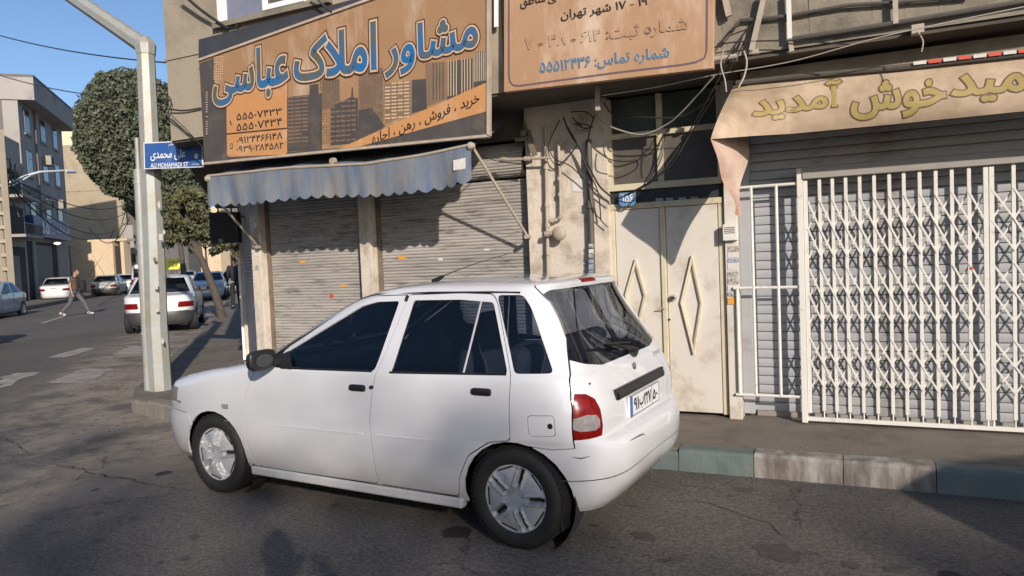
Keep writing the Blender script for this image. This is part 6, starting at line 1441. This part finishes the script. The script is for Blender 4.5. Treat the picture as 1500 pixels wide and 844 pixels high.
def crown(cen, rad, n, leaf, seed=1, clumps=60, droop=.3, shellf=0.0):
    R_ = random.Random(seed); vs = []; fs = []; cl = []
    for _ in range(clumps):
        th = R_.uniform(0, 2*pi); ph = math_acos(R_.uniform(-1, 1)); rr = R_.uniform(.55, .97)*(1 if not shellf else R_.uniform(1, 1.06))
        cl.append((Vector((cos(th)*sin(ph)*rr, sin(th)*sin(ph)*rr, cos(ph)*rr)), R_.uniform(.14, .30)*(1 if not shellf else .55)))
    for i in range(n):
        if R_.random() < shellf:
            d = Vector((R_.gauss(0,1), R_.gauss(0,1), R_.gauss(0,1))).normalized()
            bump = 1+.045*sin(d.x*9+seed)*sin(d.y*8+2)*sin(d.z*10)+.03*sin(d.x*23+1)*sin(d.z*21); p = d*bump*(1-.30*R_.random()**2)
        else:
            c, s_ = cl[R_.randrange(len(cl))]; d = Vector((R_.gauss(0,1), R_.gauss(0,1), R_.gauss(0,1))).normalized()*s_*(R_.random()**.35); p = c+d
            if p.length > 1.06: p *= 1.06/p.length*R_.uniform(.93, 1.02)
        P_ = Vector((cen[0]+p.x*rad[0], cen[1]+p.y*rad[1], cen[2]+p.z*rad[2]))
        a = Vector((R_.gauss(0,1), R_.gauss(0,1), R_.gauss(0,1)-droop)).normalized(); b = a.orthogonal().normalized()
        b = (b*cos(R_.uniform(0,6))+a.cross(b)*sin(R_.uniform(0,6))).normalized(); sz = leaf*R_.uniform(.6, 1.25); k = len(vs)
        vs += [P_-a*sz, P_+b*sz*.45, P_+a*sz, P_-b*sz*.45]; fs.append((k, k+1, k+2, k+3))
    mb = MB(); mb.v = [tuple(v) for v in vs]; mb.f = fs; mb.m = [0]*len(fs); return mb
from math import acos as math_acos
def tree(name, base, cen, rad, n, leaf, trunk, label, mat='leaf', seed=1, clumps=60, group='street trees', shellf=0.0):
    t = thing(name, base, label, 'tree', group)
    mb = MB(); mid = Vector(base).lerp(Vector(cen), .55)+Vector((random.uniform(-.15,.15), 0, 0)); mb.tube([base-Vector((0,0,.1)), base+(mid-base)*.5+Vector((.05,0,0)), mid, Vector(cen)], [trunk, trunk*.8, trunk*.7, trunk*.25], 10)
    R_ = random.Random(seed+9)
    for k in range(9):
        a = mid.lerp(Vector(cen), R_.uniform(0, .8)); e = Vector(cen)+Vector((R_.uniform(-.8,.8)*rad[0], R_.uniform(-.8,.8)*rad[1], R_.uniform(-.3,.8)*rad[2])); mb.tube([a, a.lerp(e,.5)+Vector((0,0,.1)), e], [trunk*.4, trunk*.22, trunk*.06], 6)
    obj('trunk', mb, MAT['bark'], t, smooth=True); obj('crown', crown(cen, rad, n, leaf, seed=seed, clumps=clumps, shellf=shellf), MAT[mat], t); return t
dT = 26.0; c_ = atD(196,200,dT); rpx = dT/FPX
tree('round_tree', Vector((c_.x, c_.y, .12)), c_, (76*rpx, 76*rpx, 95*rpx), 42000, .085, .2, 'big clipped round dark tree behind the lamp post', seed=3, clumps=190, shellf=.6)
dT2 = 19.5; c_ = atD(266,318,dT2); rpx = dT2/FPX; bs_ = onZ(327,467,.13)
tree('leaning_tree', bs_, c_, (50*rpx, 48*rpx, 46*rpx), 9000, .07, .13, 'leafy tree with a leaning trunk at the kerb behind the white saloon', 'leaf2', 5, 60)
c_ = atD(262,275,24); tree('street_tree', Vector((c_.x, c_.y, .12)), c_, (50*24/FPX, 50*24/FPX, 45*24/FPX), 9000, .08, .12, 'dark tree crown directly below the blue street sign', 'leaf', 8, 60)
for i, (px, py, d, r, lab) in enumerate(((345,345,40,34,'dusty tree right of the leaning tree'),(300,345,60,40,'olive tree down the street above the grey saloon'),(232,335,50,30,'small tree behind the lamp post and van'),(215,300,34,30,'tree half hidden by the lamp post'))):
    py -= 8*(px == 300); c_ = atD(px, py, d); q = d/FPX; tree('street_tree', Vector((c_.x, c_.y, .1)), c_, (r*q, r*q, r*q*.9), 5000, .10*d/30, .12, lab, 'leaf2' if i % 2 == 0 else 'leaf', 20+i, 40)
# roadside billboard
yb = thing('yellow_signboard', atD(257,392,32), 'small yellow signboard with Persian lettering on a post above the parked cars', 'sign')
MAT['yellow'] = M('yellow_board', (.80,.78,.10), .5, (.72,.70,.12), 4, .5)
facing('board', yb, 242.5, 271.5, 378.5, 394.5, 32, MAT['yellow'], .12)
for k, (s, y) in enumerate((('املاک تهران', 383),('فروش', 388.5))):
    f = lambda u, v, h: atD(247+(20 if k == 0 else 12)*u, y+2.2-4*v, 31.9-h)
    for mb in text_on(s, (0,1,0,1), f, [.01], .01): obj('lettering', mb, MAT['txblack'], yb)
mb = MB(); a = atD(257,395,32.05); mb.tube([Vector((a.x, a.y, .1)), a], .06, 8); obj('post', mb, MAT['steel'], yb)

# ------------------------------------------------------------------ vehicles in the street
HS = atan2(SU.y, SU.x)                              # heading away down the street
W1 = paint('bg_white_paint', (.66,.66,.66)); W2 = paint('bg_silver_paint', (.40,.39,.36)); W3 = paint('bg_bluegrey_paint', (.23,.27,.34)); W4 = paint('bg_black_paint', (.02,.02,.022)); W5 = paint('bg_grey_paint', (.30,.33,.37))
def put(px, py, off=0): p = onZ(px, py); return Vector((p.x, p.y, 0))
def carat(pl, pr, off, head):                        # ground pixels of the rear left and rear right tyre
    a, b_ = put(*pl), put(*pr); c = (a+b_)/2; return c
rr_ = put(240,487)
c = put(190,488).lerp(put(284,486), .5)+SU*.35
saloon('white_saloon', c, HS, W1, 'white saloon with grey rear bumper parked behind the lamp post', bumpm=MAT['bump'], sc=1.03, lamp='red')
saloon('parked_car', put(84,441), HS, W1, 'white saloon parked at the far kerb left of the walking man', sc=1.0)
saloon('parked_car', put(153,434)+SU*.5, HS-.06, W2, 'silver saloon parked at the far kerb right of the walking man', bumpm=MAT['bump'])
saloon('parked_car', put(184,429), HS-.05, W1, 'white saloon parked beyond the silver one', bumpm=W1)
saloon('moving_car', put(19,462)+SU*-.3+SV*-.3, HS+pi-.10, W3, 'blue grey saloon at the left edge heading towards the camera', sc=1.0)
saloon('moving_car', put(-31,508)+SV*-.5, HS+pi, W4, 'black saloon just showing at the left edge', bumpm=W4)
saloon('parked_car', put(307,437)+SV*.1, HS+pi, W3, 'blue grey saloon facing the camera left of the leaning trunk')
saloon('parked_car', put(347,431), HS+pi, W5, 'dark grey saloon facing the camera right of the leaning trunk', bumpm=MAT['bump'])
saloon('parked_car', put(277,418), HS+pi, W1, 'white saloon facing the camera behind the yellow signboard')
saloon('parked_car', put(352,413), HS+pi, W1, 'white saloon farthest right under the trees')
saloon('parked_car', put(262,417), HS, W5, 'grey saloon seen over the roof of the near white saloon')
# white van
vr = [(.25,2.9,-.9,.78,6,8),(.35,3.0,-.98,.84,6,8),(.6,3.0,-1.0,.86,6,9),(.9,2.9,-1.0,.86,6,9),(1.1,2.6,-1.0,.86,7,9),(1.3,2.35,-.99,.84,8,9),(1.6,2.1,-.97,.80,8,9),(1.85,1.9,-.94,.76,8,8),(1.93,1.7,-.88,.66,6,7),(1.96,1.4,-.6,.5,5,5)]
def van(name, loc, head, label):
    VN = thing(name, loc, label, 'van', None, head, local=True)
    bm = shell(vr, 20, 1.0, 3); lay = bm.faces.layers.int.new('part'); carve(bm, lay, [(-.70,1.15),(.70,1.15),(.62,1.70),(-.62,1.70)], 'r', 10, lambda c: c.x < 0, (0,))
    for s_ in (1, -1): carve(bm, lay, [(s_*.68,.7),(s_*.86,.7),(s_*.86,1.05),(s_*.68,1.05)], 'r', 11, lambda c: c.x < -.5, (0,)); carve(bm, lay, [(-.7,1.2),(1.8,1.2),(1.6,1.7),(-.7,1.7)], 's', 7, sd_, (0,))
    extract(bm, lay, 0, 'body', [W1], VN, thick=.01); extract(bm, lay, 10, 'rear_window', [MAT['carglass2']], VN, thick=0)
    for s_ in (1, -1):
        extract(bm, lay, 11, 'tail_lamp', [MAT['redlens']], VN, thick=.01, side=s_); extract(bm, lay, 7, 'side_window', [MAT['carglass2']], VN, thick=0, side=s_)
        for x in (0, 2.3): wheel(VN, x, s_*.76, .30, s_, .30, .18, detail=False, seg=20)
    bm.free()
    return VN
van('white_van', put(219,433), HS, 'white van seen from behind left of the lamp post')

# cracks, pipes and stains on the cream wall and the beige block
for pts in ([(128,362),(140,380),(151,398),(155,412)],[(160,356),(150,376),(138,392),(128,406)],[(104,356),(104,420)]):
    mb = MB(); mb.tube([atD(x, y, 56.85) for x, y in pts], .05, 5); obj('wall_pipe', mb, MAT['mastc'], LW)
for pts in ([(176,318),(160,352)],[(150,300),(183,330),(186,350)]):
    mb = MB(); mb.tube([atD(x, y, 65.7) for x, y in pts], .05, 5); obj('wall_pipe', mb, MAT['darkwall'], BB)
# ------------------------------------------------------------------ people
SKIN = M('skin', (.42,.25,.17), .55, (.38,.22,.15), 10, .4)
def skinmesh(name, joints, edges, radii, mat, parent, root=0, sub=2):
    me = bpy.data.meshes.new(name); me.from_pydata([tuple(j) for j in joints], edges, []); o = bpy.data.objects.new(name, me); COL.objects.link(o)
    sk = o.modifiers.new('s', 'SKIN'); sk.use_smooth_shade = True
    for i, r in enumerate(radii):
        d = me.skin_vertices[0].data[i]; d.radius = (r, r) if not isinstance(r, tuple) else r; d.use_root = (i == root)
    sb = o.modifiers.new('d', 'SUBSURF'); sb.levels = sb.render_levels = sub
    dg = bpy.context.evaluated_depsgraph_get(); dg.update(); m2 = bpy.data.meshes.new_from_object(o.evaluated_get(dg)); bpy.data.objects.remove(o); bpy.data.meshes.remove(me)
    m2.materials.clear(); m2.materials.append(mat); m2.polygons.foreach_set('use_smooth', [True]*len(m2.polygons)); m2.name = name
    p = bpy.data.objects.new(name, m2); COL.objects.link(p); p.parent = parent; ORG[p.name] = Vector((0,0,0)); return p
def person(loc, head, label, shirt, trousers, J, hairm, shoes, scale=1.0, bare_arms=True, group=None):
    """J: joints in the person's frame, x forward, y left, z up"""
    P_ = thing('person', loc, label, 'person', group, head, local=True); P_.scale = (scale,)*3; V = lambda k: Vector(J[k])
    names = ['pel','belly','chest','neck','headc']; jt = [V(n) for n in names]; ed = [(0,1),(1,2),(2,3),(3,4)]; ra = [(.10,.08),(.095,.07),(.12,.08),.050,.06]
    for s_ in 'lr':
        b = len(jt); jt += [V('sh'+s_), V('el'+s_), V('wr'+s_), V('ha'+s_)]; ed += [(2,b),(b,b+1),(b+1,b+2),(b+2,b+3)]; ra += [.058,.040,.027,.030]
        hd_ = (V('ha'+s_)-V('wr'+s_)).normalized(); sd2 = Vector((0,0,1)).cross(hd_); sd2 = sd2.normalized() if sd2.length > .2 else Vector((1,0,0))
        hb_ = len(jt)-1
        for k, (o_, L) in enumerate(((-.030,.068),(-.010,.080),(.010,.076),(.028,.060))):
            c = len(jt); dn = hd_.cross(sd2)*.012; jt += [V('ha'+s_)+sd2*o_+hd_*.02, V('ha'+s_)+sd2*o_*1.1+hd_*(.02+L*.6)+dn, V('ha'+s_)+sd2*o_+hd_*(.02+L)+dn*2.6]; ed += [(hb_,c),(c,c+1),(c+1,c+2)]; ra += [.0105,.009,.0075]
        c = len(jt); jt += [V('wr'+s_)+hd_*.03-sd2*.038, V('wr'+s_)+hd_*.075-sd2*.058]; ed += [(hb_-0,c),(c,c+1)]; ra += [.011,.009]
        b = len(jt); jt += [V('hi'+s_), V('kn'+s_), V('an'+s_), V('to'+s_)]; ed += [(0,b),(b,b+1),(b+1,b+2),(b+2,b+3)]; ra += [.060,.045,.034,.030]
    skinmesh('body', jt, ed, ra, SKIN, P_, 0, 1)
    # head with face: an ellipsoid pushed into shape
    hc = V('headc')+Vector((.01,0,.075)); mb = MB()
    def hf(u, v):
        th = 2*pi*u; ph = pi*(v-.5); x, y, z = cos(ph)*cos(th), cos(ph)*sin(th), sin(ph); sx = .098; 
        if x > 0: x *= (1+.04*(z < 0)); 
        nose = .026*exp(-((y/.16)**2))*exp(-((z+.12)/.17)**2) if x > 0 else 0; eye = -.012*(exp(-(((abs(y)-.38)/.16)**2+((z-.10)/.13)**2))) if x > 0 else 0; chin = .012*exp(-((z+.75)/.2)**2)*max(0,x); lips = .006*exp(-((z+.42)/.07)**2)*exp(-(y/.3)**2) if x > 0 else 0
        jaw = 1-.16*max(0,-z); return hc+Vector((x*sx+(nose+eye+chin+lips)*(x > 0), y*.076*jaw, z*.118))
    mb.grid(hf, 36, 28); 
    obj('head', mb, SKIN, P_, smooth=True)
    mb = MB(); 
    for s_ in (-1, 1): mb.grid(lambda u, v: hc+Vector((-.005+.018*cos(2*pi*u)*sin(pi*v), s_*(.077+.010*cos(pi*v)), .0+.032*sin(2*pi*u)*sin(pi*v))), 12, 6)
    obj('ear', mb, SKIN, P_, smooth=True)
    mb = MB()
    for s_ in (-1, 1): mb.lathe([(.0,.006),(.010,.003),(.012,0)], hc+Vector((.083, s_*.030, .012)), (1,0,0), 10)
    obj('eye', mb, MAT['black'], P_, smooth=True)
    mb = MB(); mb.grid(lambda u, v: hc+Vector((-.014,0,.014))+Vector((cos(pi*(.02+.48*v))*cos(.9+(2*pi-1.8)*u)*.108, cos(pi*(.02+.48*v))*sin(.9+(2*pi-1.8)*u)*.086, -.03+sin(pi*(.02+.48*v))*.145)), 28, 10); mb.grid(lambda u, v: hc+Vector((-.006,0,.012))+Vector((cos(pi*(.2+.3*v))*cos(-.95+1.9*u)*.108, cos(pi*(.2+.3*v))*sin(-.95+1.9*u)*.086, -.02+sin(pi*(.2+.3*v))*.138)), 14, 8); obj('hair', mb, hairm, P_, smooth=True)
    # shirt
    jt = [V('pel')+Vector((0,0,-.02)), V('belly'), V('chest'), V('neck')-Vector((0,0,.03))]; ed = [(0,1),(1,2),(2,3)]; ra = [(.195,.165),(.185,.155),(.205,.15),.070]
    for s_ in 'lr':
        b = len(jt); e = V('sh'+s_).lerp(V('el'+s_), .75 if bare_arms else 1.0); jt += [V('sh'+s_), e]; ed += [(2,b),(b,b+1)]; ra += [.072,.060]
        if not bare_arms: jt += [V('wr'+s_)]; ed += [(b+1,b+2)]; ra += [.042]
    skinmesh('shirt', jt, ed, ra, shirt, P_, 0, 2)
    jt = [V('pel')+Vector((0,0,.05)), V('pel')]; ed = [(0,1)]; ra = [(.158,.125),(.155,.125)]
    for s_ in 'lr':
        b = len(jt); jt += [V('hi'+s_), V('kn'+s_), V('an'+s_)+Vector((0,0,.02))]; ed += [(1,b),(b,b+1),(b+1,b+2)]; ra += [.100,.076,.066]
    skinmesh('trousers', jt, ed, ra, trousers, P_, 0, 2)
    for s_ in 'lr':
        a, t = V('an'+s_), V('to'+s_); d = (t-a); jt = [a+Vector((0,0,-.01)), a-d.normalized()*.05-Vector((0,0,.035)), a+d*.5-Vector((0,0,.03)), t]
        skinmesh('shoe', jt, [(0,1),(0,2),(2,3)], [.048,.038,.045,.036], shoes, P_, 0, 2)
    return P_
stand = dict(pel=(0,0,.93), belly=(.0,0,1.08), chest=(0,0,1.33), neck=(.0,0,1.50), headc=(.03,0,1.56),
  shl=(0,.19,1.43), ell=(-.03,.25,1.16), wrl=(.08,.24,.93), hal=(.12,.23,.86), shr=(0,-.19,1.43), elr=(-.03,-.25,1.16), wrr=(.06,-.24,.93), har=(.09,-.23,.86),
  hil=(0,.10,.88), knl=(.03,.11,.49), anl=(-.02,.12,.09), tol=(.16,.15,.04), hir=(0,-.10,.88), knr=(.03,-.11,.49), anr=(-.02,-.12,.09), tor=(.16,-.15,.04))
walk = dict(stand, pel=(0,0,.90), belly=(.01,0,1.05), chest=(.03,0,1.30), neck=(.05,0,1.46), headc=(.09,0,1.52), shl=(.03,.18,1.40), shr=(.03,-.18,1.40),
  ell=(.10,.24,1.15), wrl=(.30,.16,1.08), hal=(.37,.13,1.07), elr=(-.02,-.25,1.13), wrr=(.04,-.26,.88), har=(.06,-.26,.80),
  hil=(.01,.09,.86), knl=(.27,.10,.50), anl=(.42,.10,.11), tol=(.60,.11,.07), hir=(-.01,-.09,.86), knr=(-.12,-.10,.47), anr=(-.42,-.10,.14), tor=(-.27,-.11,.05))
BR = M('brown_tshirt', (.105,.075,.055), .9, (.075,.055,.042), 8, .5); GR = M('grey_trousers', (.10,.10,.11), .9, (.08,.08,.09), 8, .5); DK = M('dark_cloth', (.012,.012,.014), .9, (.02,.02,.022), 8, .5)
HAIR = M('dark_hair', (.02,.015,.012), .7, (.035,.028,.022), 60, .5, .5, 150); SHO = M('black_white_trainers', (.03,.03,.03), .6, (.6,.6,.6), 14, .15)
p1 = onZ(111,463); ang = atan2(rt0.y, rt0.x)
wm = person(Vector((p1.x, p1.y, 0)), ang+.12, 'man in a brown t-shirt and grey trousers striding across the street', BR, GR, walk, HAIR, SHO, 1.0)
bag = thing('black_bag', Vector((p1.x, p1.y, 1.1))+rt0*.33, 'black bag carried in front of the chest by the man crossing the street', 'bag', None, ang+.12, local=True)
mb = MB(); mb.grid(lambda u, v: Vector((.11*cos(pi*(v-.5))**.5*cos(2*pi*u), .16*cos(pi*(v-.5))**.5*sin(2*pi*u), .22*sin(pi*(v-.5)))), 20, 10); obj('sack', mb, DK, bag, smooth=True)
mb = MB(); mb.tube([(-.08,.08,.18),(-.18,.10,.32),(-.28,.12,.33)], .015, 6); obj('strap', mb, DK, bag)
p2 = onZ(347,452,KZ)
person(Vector((p2.x, p2.y, KZ-.01)), HS+.2, 'man in dark clothes standing in the shade on the pavement beyond the corner', DK, DK, stand, HAIR, DK, .98, False)
# the photographer, just behind the camera, whose shadow falls on the road
hold = dict(stand, ell=(.16,.27,1.16), wrl=(.36,.14,1.33), hal=(.43,.08,1.38), elr=(.16,-.27,1.16), wrr=(.36,-.14,1.33), har=(.43,-.08,1.38))
ph = person(Vector((.30,-.34,0)), YAW+pi/2, 'person standing behind the camera holding a phone with both hands', DK, GR, hold, HAIR, DK, 1.04, False)
# ------------------------------------------------------------------ what stands behind the camera: seen in the glass, and casting the soft shade on the road
OB = thing('opposite_building', (-20, -15, 0), 'grey brick building across the junction behind the camera', 'building')
mb = MB(); mb.box(-45, 2, -25, -15, 0, 8.5); obj('wall', mb, MAT['darkwall'], OB)
for i in range(11):
    for j in range(2):
        mb = MB(); x = -42+i*4; mb.box(x, x+1.8, -14.99, -14.93, 1.2+j*3.6, 3.2+j*3.6); obj('window', mb, MAT['curtain'], OB)
mb = MB(); mb.prism([(-45,-15),(2,-15),(2,-11),(-45,-11)], (0,0,-.1), (1,0,0), (0,1,0), (0,0,.22)); tag(obj('opposite_pavement', mb, MAT['walk']), kind='structure')
for i, (x, y, z, rx, rz, n_) in enumerate(((17.0,-22,12.1,2.6,2.1,1900),(21.3,-22.4,12.3,2.5,2.1,1800),(25.6,-22,12.0,2.6,2.2,1900),(30,-22.3,12.2,2.5,2.1,1800),(12.6,-21.8,11.8,2.5,2.1,1700))):
    tree('roadside_tree', Vector((x, y, 0)), Vector((x, y, z)), (rx, 2.0, rz), n_, .11, .10, ['sparse roadside tree behind the camera, nearest the opposite building','second sparse roadside tree behind the camera','third sparse roadside tree behind the camera','last sparse roadside tree behind the camera','low sparse tree before the opposite building'][i], 'leaf2', 40+i, 26, 'roadside trees behind the camera', shellf=.55)
van('parked_van', Vector((4.86, 1.06, 0)), atan2(-.84, .54), 'white van parked askew right of the camera, its shadow crossing the kerb').scale = (1.05, 1.05, 1.05)
